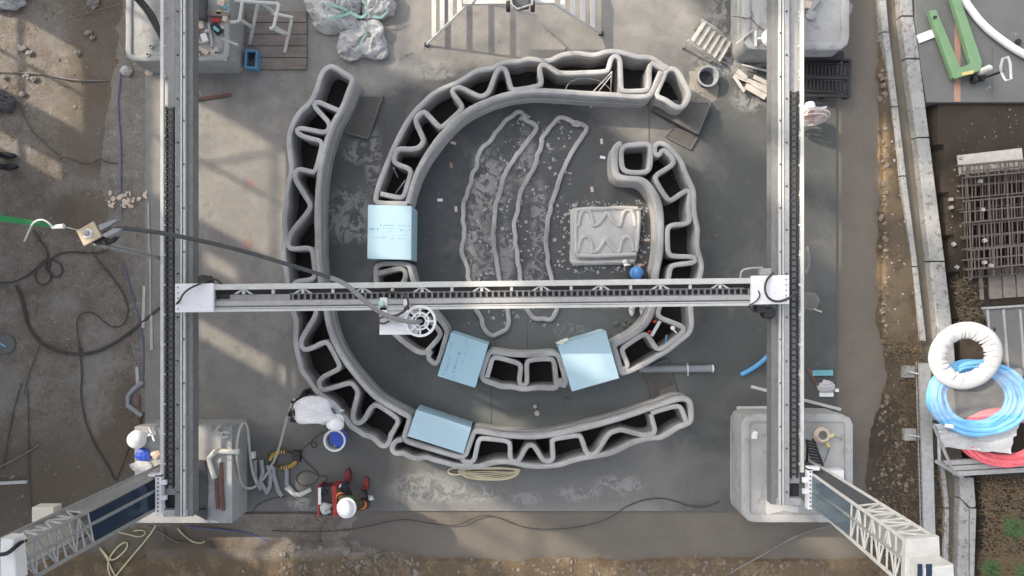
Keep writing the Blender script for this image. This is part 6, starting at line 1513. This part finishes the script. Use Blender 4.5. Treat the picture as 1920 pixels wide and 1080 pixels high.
bcable('second grey cable running to the bottom edge', [(330, 992), (360, 1018), (410, 1040), (450, 1060), (500, 1090)], .012, m_cable_g)
bcable('small yellow loop by the mast foot', [(222, 998), (240, 1002), (262, 1008), (275, 1000), (268, 993), (250, 996)], .010, m_cable_y)
bcable('grey wire slanting from the lower right base to the bottom', [(1558, 985), (1500, 1000), (1440, 1035), (1380, 1068), (1350, 1085)], .014, m_cable_g, .02)
bcable('thin black cable dropping below the squatting worker', [(612, 975), (600, 990), (600, 1020), (612, 1050), (630, 1075)], .006, m_cable)
cable('power_cable', 'thin dark cable from the bending worker with a small loop', 'cord', [(622, 800, .3), (600, 815, .05), (585, 824, .01), (582, 836, .01), (590, 842, .01), (596, 834, .01), (588, 826, .01), (570, 838, .01), (562, 850, .01), (572, 866, .01), (590, 880, .01), (600, 893, .01), (590, 907, .01), (570, 912, .01), (556, 905, .01), (554, 892, .01), (575, 880, .01), (598, 893, .01), (616, 892, .01), (607, 910, .1)], .008, m_cable)
cable('power_cable', 'thin dark cable curving on the slab near the cast base', 'cord', [(472, 966), (478, 950), (500, 937), (540, 930)], .007, m_cable)

# planks and pipes along the left beam
for i, (p, q, m_) in enumerate((((270, 536), (268, 615), m_wood_l), ((283, 590), (284, 656), m_wood_l), ((278, 380), (279, 470), m_steel_g), ((281, 470), (282, 590), m_steel_g), ((256, 688), (258, 720), m_wood_l))):
    bar('timber_batten', ('thick pale batten left of the side beam', 'short batten below the thick one', 'upper thin strip along the slab edge', 'lower thin strip along the slab edge', 'stub of batten above the bent pipe')[i], 'batten', p, q, (.05, .045, .025, .025, .05)[i], .03, m_, -.01)
bent('bent_pipe', 'grey bent pipe lying left of the side beam above the lamp', 'pipe', [(268, 716), (250, 730), (240, 742), (240, 760), (266, 780)], .04, m_conduit, .02)
bar('timber_batten', 'dark stake left of the lower lamp', 'batten', (259, 740), (260, 795), .05, .03, m_rust, -.02)
bar('white_pipe', 'short white pipe on the lower left earth at the edge', 'pipe', (-12, 907), (49, 904), .05, .05, m_steel, -.03)
wl_ = thing('manhole_lid', 'round grey lid with a blue strip at the left edge', 'lid', P(12, 645))
mb = MB(); mb.lathe(P(12, 645, -.03), [(.17, 0), (.17, .05), (.15, .06), (0, .06)], 28); mb.build('lid', m_pad, wl_, smooth=True)
mb = MB(); strip_px(mb, 0, 642, 13, 650, .03, .034); mb.build('blue_strip', m_coil_b, wl_)
for i, (x, y, s_) in enumerate(((165, 62, .05), (173, 70, .04), (40, 90, .06), (55, 100, .05), (50, 142, .05), (62, 148, .04), (42, 176, .045), (8, 145, .04), (145, 100, .05), (175, 5, .08))):
    mb = MB(); mb.blob(P(x, y, 0), (s_ * 1.3, s_, s_ * .6), 8, 6, rough=.8, seed=i + .5); mb.build('mortar_lump', m_stone, None, smooth=False, label=('bone-shaped pale lump on the dark earth', 'small lump touching the bone-shaped one', 'pale lump near the upper left sack', 'second pale lump near the upper left sack', 'pale lump under the grey cable', 'small lump right of it under the grey cable', 'pale lump above the shadow strip', 'lump at the left edge by the grey cable', 'tan lump in the dark earth', 'large lump at the top edge')[i], cat='lump', group='mortar lumps on the upper left earth', loc=P(x, y, 0))
crumple('rebar_bundle_cover', 'grey tangled mesh bundle at the left edge', 'mesh bundle', (2, 192), (.24, .18, .12), m_rubber, 0, .9, 40)

# ------------------------------------------------------------------ pallet jack on the pad
pj = thing('pallet_jack', 'green pallet jack standing on the concrete pad', 'pallet jack', P(1800, 90, .12))
for px in ([(1742, 20), (1756, 18), (1802, 127), (1795, 147), (1788, 146)], [(1779, -22), (1794, -24), (1841, 112), (1840, 117), (1821, 119)]):
    mb = MB(); mb.pprism(px, .18, .27, .012); fk = mb.build('fork', m_green, pj)
    x0, y0 = px[0]; x1, y1 = px[1]
    mb = MB(); mb.pprism([((x0 + x1) / 2 - 3 + 4, y0 + 10), ((x0 + x1) / 2 + 8, y0 + 9), ((x0 + x1) / 2 + 8, y0 + 14), ((x0 + x1) / 2 + 1, y0 + 17)], .271, .274); mb.build('fork_slot', m_black, fk)
mb = MB(); mb.pprism([(1793, 147), (1800, 127), (1822, 118), (1842, 113), (1840, 132), (1812, 141)], .19, .30, .012); mb.build('cross_head', m_green, pj)
mb = MB(); mb.pprism([(1804, 136), (1826, 131), (1825, 138), (1803, 142)], .301, .304); mb.build('warning_label', m_yellow, pj)
mb = MB(); mb.lathe(P(1838, 136, .2), [(.06, 0), (.06, .22), (.035, .26), (0, .27)], 14); mb.build('pump', m_steel, pj, smooth=True)
mb = MB(); mb.lathe(P(1840, 145, .2), [(.07, -.03), (.07, .03), (.03, .035), (.03, -.035)], 16, rot=Matrix.Rotation(math.pi / 2, 3, 'Y'), closed=True); mb.lathe(P(1826, 149, .2), [(.07, -.03), (.07, .03), (.03, .035), (.03, -.035)], 16, rot=Matrix.Rotation(math.pi / 2, 3, 'Y'), closed=True); mb.build('steer_wheel', m_black, pj, smooth=True)
mb = MB(); mb.tube([P(1846, 145, .35), P(1880, 134, .95)], .022, 8); mb.build('shaft', m_black, pj, smooth=True)
hl = [P(x, y, z) for x, y, z in ((1878, 136, .95), (1876, 126, 1.0), (1880, 110, 1.05), (1890, 107, 1.08), (1894, 118, 1.08), (1896, 148, 1.05), (1886, 152, 1.0), (1881, 144, .97))]
mb = MB(); mb.tube(hl, .02, 8, True); mb.build('handle_loop', m_steel, pj, smooth=True)
bar('white_board', 'short white board beside the pallet jack', 'board', (1722, 73), (1756, 60), .14, .03, m_whitep, .12)
cable('white_hose', 'thick white hose curving over the concrete pad', 'hose', [(1800, -25), (1810, 4), (1822, 20), (1836, 39), (1858, 60), (1882, 78), (1905, 94), (1940, 112)], .06, m_whitep, .19, n=12)
mb = MB(); mb.lathe(P(1908, 79, .12), [(.05, 0), (.05, .03), (0, .03)], 14); mb.build('black_cap', m_black, None, label='round black cap right of the white hose', cat='cap', loc=P(1908, 79, .12))

# ------------------------------------------------------------------ rebar cages and boards
ply = bar('plywood_sheet', 'pale plywood sheet under the rebar cages', 'board', (1798, 310), (1918, 296), .34, .03, m_wood_l, .06)
def rebar_cage(y0, z, label, n=9, x0=1792, w=.34):
    t = thing('rebar_cage', label, 'rebar cage', P(x0 + 60, y0, z), 'stacked rebar cages')
    slope = -0.09; L0, L1 = x0, 1965
    for dy, dz in ((-.5, 0), (.5, 0), (-.5, .16), (.5, .16), (0, .16)):
        a = P(L0, y0 + dy * w * 112, z + dz); b = P(L1, y0 + dy * w * 112 + slope * (L1 - L0), z + dz)
        mb = MB(); mb.tube([a, b], .014, 6); mb.build('long_bar', m_rebar, t)
    for k in range(n):
        x = L0 + 8 + (L1 - L0 - 10) * k / n + random.uniform(-3, 3); yy = y0 + slope * (x - L0)
        c = [P(x, yy - w * 58, z + .17), P(x + 1, yy + w * 58, z + .17), P(x + 1, yy + w * 58, z), P(x, yy - w * 58, z)]
        mb = MB(); mb.tube(c, .010, 5, True); mb.build('stirrup', m_rebar, t)
for i, (y0, z, n, x0) in enumerate(((330, .10, 18, 1793), (372, .12, 20, 1797), (421, .10, 22, 1800), (468, .12, 18, 1803), (505, .10, 20, 1806), (350, .30, 14, 1800), (445, .30, 16, 1808), (398, .34, 18, 1804), (488, .33, 17, 1812), (322, .5, 8, 1806))):
    rebar_cage(y0, z, 'rusty rebar cage at the right edge, ' + ('topmost on the ground', 'second from the top', 'third from the top', 'fourth from the top', 'lowest on the ground', 'upper one piled on', 'lower one piled on', 'middle one piled on', 'lowest one piled on', 'small uppermost one')[i], n, x0, (.34, .38, .42, .36, .3, .4, .4, .36, .32, .2)[i])
for k in range(3):
    x = 1815 + k * 38 + random.uniform(-3, 3)
    cable('rebar_bar', ('first', 'second', 'third', 'fourth', 'fifth', 'sixth', 'last')[k] + ' upright rebar counting from the left across the cages', 'rebar', [(x - 3, 318 - k * 2, .49), (x + 8, 520 - k * 2, .49)], .011, m_rebar, group='long rebars laid across the cages', it=0)
for k in range(4):
    bar('timber_plank', ('leftmost', 'second', 'third', 'rightmost')[k] + ' of the grey planks under the rebar stack', 'plank', (1838 + k * 26, 500), (1842 + k * 26, 562 - k * 2), .21 if k else .06, .03, m_wood, .06, 'grey planks under the rebar')
for i, (x, y) in enumerate(((1783, 374), (1783, 389), (1788, 458), (1794, 501), (1802, 296), (1838, 340), (1862, 313), (1846, 451), (1818, 522), (1858, 498), (1842, 393), (1846, 492))):
    mb = MB(); z_ = .07 if x < 1800 or y > 515 else .5
    mb.box(P(x, y, z_), (.055, .055, .05), i * .3); mb.build('spacer_block', m_kerb, None, label='white spacer block ' + ('upper of the close pair left of the rebar stack', 'lower of the close pair left of the rebar stack', 'alone left of the fourth cage', 'at the lower left beside the stack', 'on the plywood corner, top left', 'on the upper cages, left', 'nearest the plywood edge, top right', 'in the middle of the stack', 'below the stack by the planks', 'lowest on the stack, right', 'on the cages just above the middle', 'beside the lowest one on the stack')[i], cat='spacer', group='white spacer blocks around the rebar stack', loc=P(x, y, z_))

# ribbed metal panel
mp_ = thing('formwork_panel', 'grey ribbed metal panel lying below the rebar stack', 'metal panel', P(1880, 640))
mb = MB(); mb.pprism([(1842, 579), (1990, 570), (1990, 706), (1894, 706), (1888, 690)], .05, .10, .005); mb.build('sheet', m_pad, mp_)
for x in (1852, 1882, 1913):
    mb = MB(); mb.pprism([(x - 2, 580), (x + 2, 580), (x + 12, 704), (x + 8, 704)], .10, .125); mb.build('rib', m_steel_g, mp_)
mb = MB(); mb.pprism([(1842, 576), (1990, 567), (1990, 571), (1842, 580)], .1, .14); mb.build('edge_rail', m_steel_g, mp_)
mb = MB(); mb.pprism([(1863, 614), (1867, 614), (1867, 622), (1863, 622)], .101, .104); mb.build('slot', m_black, mp_)

# ------------------------------------------------------------------ coils on the steel shelf
sh = thing('steel_shelf', 'grey steel staging boards carrying the hose coils', 'staging', P(1850, 880))
for k in range(3):
    y = 862 + k * 11
    mb = MB(); mb.pprism([(1770 + k * 12, y + 2 - k), (2000, y - 12), (2000, y - 3), (1774 + k * 12, y + 11 - k)], .30, .36, .008); mb.build('staging_board', m_steel_g, sh)
for p, q in (((1750, 795), (1790, 890)), ((1760, 800), (1762, 870)), ((1755, 865), (1805, 895))):
    mb = MB(); mb.tube([P(*p, .45), P(*q, .32)], .03, 4); mb.build('brace', m_steel_g, sh)
for x, y in ((1802, 885), (1765, 868), (1905, 876)):
    mb = MB(); mb.tube([P(x, y, .3), Vector((P(x, y, .3).x, P(x, y, .3).y, .0))], .03, 6); mb.build('shelf_leg', m_steel_g, sh)
def coil(cx_, cy_, rx, ry, z, turns, r, mat, name, label, tilt=0.0):
    t = thing(name, label, 'hose coil', P(cx_, cy_, z))
    for k in range(turns):
        f = (k % 4); lay = k // 4
        pts = []
        for i in range(44):
            an = 2 * math.pi * i / 44
            rr_ = 1 - .095 * f + .05 * noise.noise(Vector((math.cos(an) * 2, math.sin(an) * 2, k * 1.7)))
            p = P(cx_ + rx * rr_ * math.cos(an), cy_ + ry * rr_ * math.sin(an), z)
            p.z = z + r * (1 + 1.8 * lay) + tilt * (p.y - P(cx_, cy_, z).y) + .03 * noise.noise(Vector((math.cos(an) * 3, math.sin(an) * 3, k)))
            pts.append(p)
        mb = MB(); mb.tube(pts, r, 7, True); mb.build('hose_turn', mat, t, smooth=True)
    return t
coil(1880, 818, 86, 50, .38, 10, .036, m_coil_r, 'red_hose_coil', 'red hose coil at the bottom of the coil pile, right edge')
coil(1824, 744, 86, 66, .62, 10, .040, m_coil_b, 'blue_hose_coil', 'light blue hose coil wrapped in clear film under the white coil')
# white wrapped coil
wc = thing('wrapped_coil', 'white-wrapped hose coil on top of the pile, right', 'hose coil', P(1810, 667, 1.0))
mb = MB(); n1, n2 = 200, 20; vs_ = []; c = P(1810, 667, 1.1)
for i in range(n1):
    an = 2 * math.pi * i / n1
    for k in range(n2):
        b_ = 2 * math.pi * k / n2
        inn = max(0.0, .35 - math.cos(b_))
        fold = 1 + .2 * inn * (1 - 2.4 * abs(noise.noise(Vector((math.cos(an) * 7, math.sin(an) * 7, 1 + b_ * .12))))) + .03 * noise.noise(Vector((math.cos(an) * 3, math.sin(an) * 3, b_)))
        rt = .125 * fold * (1.08 if math.cos(b_) > 0 else 1.0)
        rad = .435 + rt * math.cos(b_) + .012 * noise.noise(Vector((math.cos(an), math.sin(an), 2)))
        p = Vector((rad * math.cos(an), rad * math.sin(an) * .93, rt * .52 * math.sin(b_)))
        p.z += p.y * .12
        vs_.append(c + p)
mb.add(vs_, [(i * n2 + k, ((i + 1) % n1) * n2 + k, ((i + 1) % n1) * n2 + (k + 1) % n2, i * n2 + (k + 1) % n2) for i in range(n1) for k in range(n2)])
mb.build('wrapping', m_bag, wc, smooth=True)
for k in range(14):
    an = 2 * math.pi * k / 14 + random.uniform(-.1, .1)
    pts = [c + Vector(((.435 + .13 * math.cos(b_)) * math.cos(an + b_ * .05), (.435 + .13 * math.cos(b_)) * .93 * math.sin(an + b_ * .05), 0.085 * math.sin(b_) + .12 * (.435 + .13 * math.cos(b_)) * .93 * math.sin(an))) for b_ in [math.pi * (.45 + .1 * j) for j in range(6)]]
    mb = MB(); mb.tube(pts, [.004, .007, .008, .008, .007, .004], 5); mb.build('wrap_fold', m_bag, wc, smooth=True)
# film round the blue coil, white sheet below
def sheet(name, label, cat, px, z, mat, amp=.04, sub=14, seed=0):
    a, b, c_, d = [P(*p[:2], p[2] if len(p) > 2 else z) for p in px]
    vs_ = []
    for j in range(sub + 1):
        for i in range(sub + 1):
            u, v = i / sub, j / sub
            p = (a * (1 - u) + b * u) * (1 - v) + (d * (1 - u) + c_ * u) * v
            q = Vector((u * 3 + seed, v * 3, seed))
            p = p + Vector((.03 * noise.noise(q * 2), .03 * noise.noise(q * 2 + Vector((5, 0, 0))), amp * (1 - 2 * abs(noise.noise(q * 1.6)))))
            vs_.append(p)
    mb = MB(); n = sub + 1
    fs = [(j * n + i, j * n + i + 1, (j + 1) * n + i + 1, (j + 1) * n + i) for j in range(sub) for i in range(sub)]
    m = len(vs_)
    mb.add(vs_ + [v - Vector((0, 0, .004)) for v in vs_], fs + [tuple(m + k for k in reversed(f)) for f in fs])
    return mb.build(name, mat, None, smooth=True, label=label, cat=cat, loc=a)
sheet('plastic_sheet', 'crumpled white plastic sheet between the blue and red coils', 'plastic sheet', [(1752, 795, .7), (1912, 780, .72), (1893, 850, .58), (1768, 838, .55)], .6, m_bag, .05, 14, 3)
sheet('clear_film', 'clear film draped over the light blue coil', 'plastic film', [(1742, 715, .95), (1912, 690, .98), (1925, 775, .9), (1745, 788, .9)], .9, m_film, .05, 14, 8)
bar('paper_tag', 'small white label on the light blue coil', 'label', (1772, 797), (1788, 800), .06, .01, m_whitep, .83)
bar('blue_card', 'pale blue card right of the white-wrapped coil', 'card', (1899, 718), (1912, 760), .09, .02, m_foam, .5)

# ------------------------------------------------------------------ mesh fence by the shelf
mf = thing('mesh_fence', 'low galvanised mesh fence with white footing blocks on the right bank', 'fence', P(1735, 850))
ZM = .30
top0, top1 = P(1733, 682, ZM), P(1742, 1004, ZM)
b0, b1 = Vector((top0.x - .02, top0.y, .05)), Vector((top1.x - .02, top1.y, .05))
mb = MB(); d_ = top1 - top0; mb.box((top0 + top1) / 2, (.19, d_.length, .04), 0.0 + math.atan2(-d_.x, -d_.y) * -1); mb.build('top_rail', m_steel_g, mf)
mb = MB(); mb.tube([b0 + Vector((0, 0, .05)), b1 + Vector((0, 0, .05))], .012, 5); mb.build('bottom_wire', m_steel_g, mf)
for k in range(34):
    f = k / 33; mb = MB(); mb.tube([top0.lerp(top1, f) + Vector((.06, 0, 0)), b0.lerp(b1, f)], .006, 4); mb.build('mesh_wire', m_steel_g, mf)
for z in (.12, .18, .24):
    mb = MB(); f = (z - .05) / (ZM - .05); mb.tube([b0.lerp(top0 + Vector((.06, 0, 0)), f), b1.lerp(top1 + Vector((.06, 0, 0)), f)], .006, 4); mb.build('mesh_wire', m_steel_g, mf)
for k, (x, y) in enumerate(((1704, 697), (1706, 815))):
    mb = MB(); mb.pbox(x - 10, x + 12, y - 11, y + 11, 0, .14); fb = mb.build('footing_block', m_kerb, mf)
    mb = MB(); mb.tube([P(x, y, .14), P(1733, y + 6, .28)], .016, 6); mb.build('stay', m_steel_g, mf)
    mb = MB(); mb.tube([P(1733, y, 0.0), P(1733, y, ZM)], .022, 6); mb.build('post', m_steel_g, mf)

# ------------------------------------------------------------------ uncountable litter
def scatter(name, label, cat, mat, spots, kindname='stuff', shape='blob'):
    mb = MB()
    for (x, y, s_, z) in spots:
        c = P(x, y, z)
        if shape == 'blob': mb.blob(c, (s_ * random.uniform(.8, 1.4), s_, s_ * random.uniform(.4, .7)), 6, 4, rot=Matrix.Rotation(random.uniform(0, 3), 3, 'Z'), rough=.9, seed=random.uniform(0, 50))
        elif shape == 'flake':
            n_ = random.randint(4, 6); a0 = random.uniform(0, 6.28); st = random.uniform(.4, 1)
            ring_ = [c + Matrix.Rotation(a0, 3, 'Z') @ Vector((s_ * random.uniform(.5, 1.2) * math.cos(2 * math.pi * k / n_), st * s_ * random.uniform(.4, 1.1) * math.sin(2 * math.pi * k / n_), .006)) for k in range(n_)]
            mb.add(ring_ + [Vector((q.x, q.y, 0)) for q in ring_], [tuple(range(n_))] + [(k, n_ + k, n_ + (k + 1) % n_, (k + 1) % n_) for k in range(n_)])
        else: mb.box(c, (s_ * random.uniform(.6, 1.8), s_ * random.uniform(.3, .9), .008), random.uniform(0, 3.1), rot=Matrix.Rotation(random.uniform(0, 3.1), 3, 'Z') @ Matrix.Rotation(random.uniform(-.15, .15), 3, 'X'))
    return mb.build(name, mat, None, label=label, cat=cat, kind='stuff')
def rs(x0, x1, y0, y1, n, s0, s1, z=None):
    out = []
    for _ in range(n):
        x, y = random.uniform(x0, x1), random.uniform(y0, y1)
        p = P(x, y); zz = soil_h(p.x, p.y) if z is None else z
        out.append((x, y, s0 + (s1 - s0) * random.random() ** 2.5, zz))
    return out
scatter('mortar_chips', 'pale mortar chips scattered between the crescent outlines', 'chips', m_chip, [q for q in rs(872, 1075, 225, 610, 640, .007, .05, .003) if abs(q[0] - (985 - (q[1] - 400) * .28 if q[1] < 400 else 960)) < 75 + random.uniform(0, 35)], shape='flake')
scatter('mortar_crumbs', 'mortar crumbs round the printed test slab', 'crumbs', m_chip, [(1135 + random.gauss(0, 1) * 13 + (66 if random.random() < .5 else -68), random.uniform(380, 505), random.uniform(.008, .03), .005) for _ in range(120)] + rs(1065, 1205, 376, 390, 60, .008, .03, .005) + rs(1065, 1205, 497, 512, 60, .01, .03, .005))
scatter('slab_grit', 'small grit specks over the slab', 'grit', m_stone, rs(300, 1560, 20, 955, 420, .004, .014, .003) + rs(640, 1300, 60, 130, 40, .008, .025, .003))
scatter('loose_stones', 'loose stones on the left earth', 'stones', m_stone, rs(0, 265, 0, 1080, 170, .005, .035) )
scatter('bottom_stones', 'stones and mud lumps along the bottom edge', 'stones', m_stone, rs(520, 800, 1000, 1075, 60, .01, .06) + rs(300, 1560, 1048, 1085, 160, .008, .03))
scatter('mud_clods', 'dark mud clods along the bottom bank', 'mud', m_clod, rs(640, 760, 990, 1060, 70, .02, .06) + rs(520, 1560, 1040, 1085, 420, .012, .045) + rs(1646, 1665, 0, 800, 160, .015, .05) + rs(1600, 1720, 780, 1080, 200, .012, .04))
scatter('earth_clods', 'loose earth clods on the left ground', 'earth', m_clod, rs(0, 240, 0, 330, 110, .006, .03) + rs(0, 300, 780, 1080, 170, .008, .035) + rs(210, 265, 640, 830, 90, .012, .04))
scatter('bank_pebbles', 'small pebbles on the right bank', 'pebbles', m_stone, rs(1655, 1720, 200, 800, 120, .006, .022) + rs(1790, 1915, 200, 300, 40, .006, .02) + rs(1780, 1830, 300, 620, 70, .006, .022))

scatter('paper_scraps', 'torn tan paper scraps strewn above the pulley', 'paper', m_tape, [(random.gauss(232, 16), random.gauss(378, 9), random.uniform(.02, .075), -.005 + random.random() * .02) for _ in range(34)], shape='flake')
def grass(name, label, spots, mat, cat='grass', kind='stuff', h=(.06, .2), flat=.7, w=.006, loc=None):
    mb = MB()
    for x, y, n, rad in spots:
        for _ in range(n):
            c = P(x + random.gauss(0, rad), y + random.gauss(0, rad)); c.z = soil_h(c.x, c.y) - .012
            an = random.uniform(0, 6.28); L_ = random.uniform(*h); out = Vector((math.cos(an), math.sin(an), 0))
            s_ = Vector((-out.y, out.x, 0)) * w
            f_ = random.uniform(flat * .5, flat)
            m1 = c + out * L_ * f_ * .5 + Vector((0, 0, L_ * (1 - f_) + .02)); m2 = c + out * L_ * f_ * 1.1 + Vector((0, 0, max(.012, L_ * (1 - f_) * .9)))
            mb.add([c - s_, c + s_, m1 - s_ * .8, m1 + s_ * .8, m2], [(0, 1, 3, 2), (2, 3, 4)])
    return mb.build(name, mat, None, label=label, cat=cat, kind=kind, loc=loc)
sp_ = [(random.uniform(1838, 1925), random.uniform(905, 1085), 16, 9) for _ in range(120)] + [(random.uniform(1750, 1775), random.uniform(880, 1080), 10, 6) for _ in range(30)] + [(random.uniform(1655, 1722), random.uniform(640, 1080), 9, 8) for _ in range(75)] + [(random.uniform(1790, 1830), random.uniform(530, 600), 14, 7) for _ in range(24)] + [(random.uniform(1690, 1720), random.uniform(650, 760), 14, 6) for _ in range(18)] + [(random.uniform(1600, 1700), random.uniform(1040, 1080), 8, 8) for _ in range(20)]
grass('dry_grass', 'matted dry brown grass on the lower right bank', sp_, m_grass_d, flat=.95)
for i, (x, y, n) in enumerate(((1893, 985, 260), (1850, 1062, 160), (1912, 1072, 150), (1640, 985, 0))):
    if n: grass('grass_tuft', ('larger green grass tuft on the lower right bank', 'small green tuft at the bottom edge', 'green tuft in the lower right corner')[i], [(x, y, n, 1.9)], m_grass_g, 'plant', None, (.12, .34), .85, .009, loc=P(x, y))
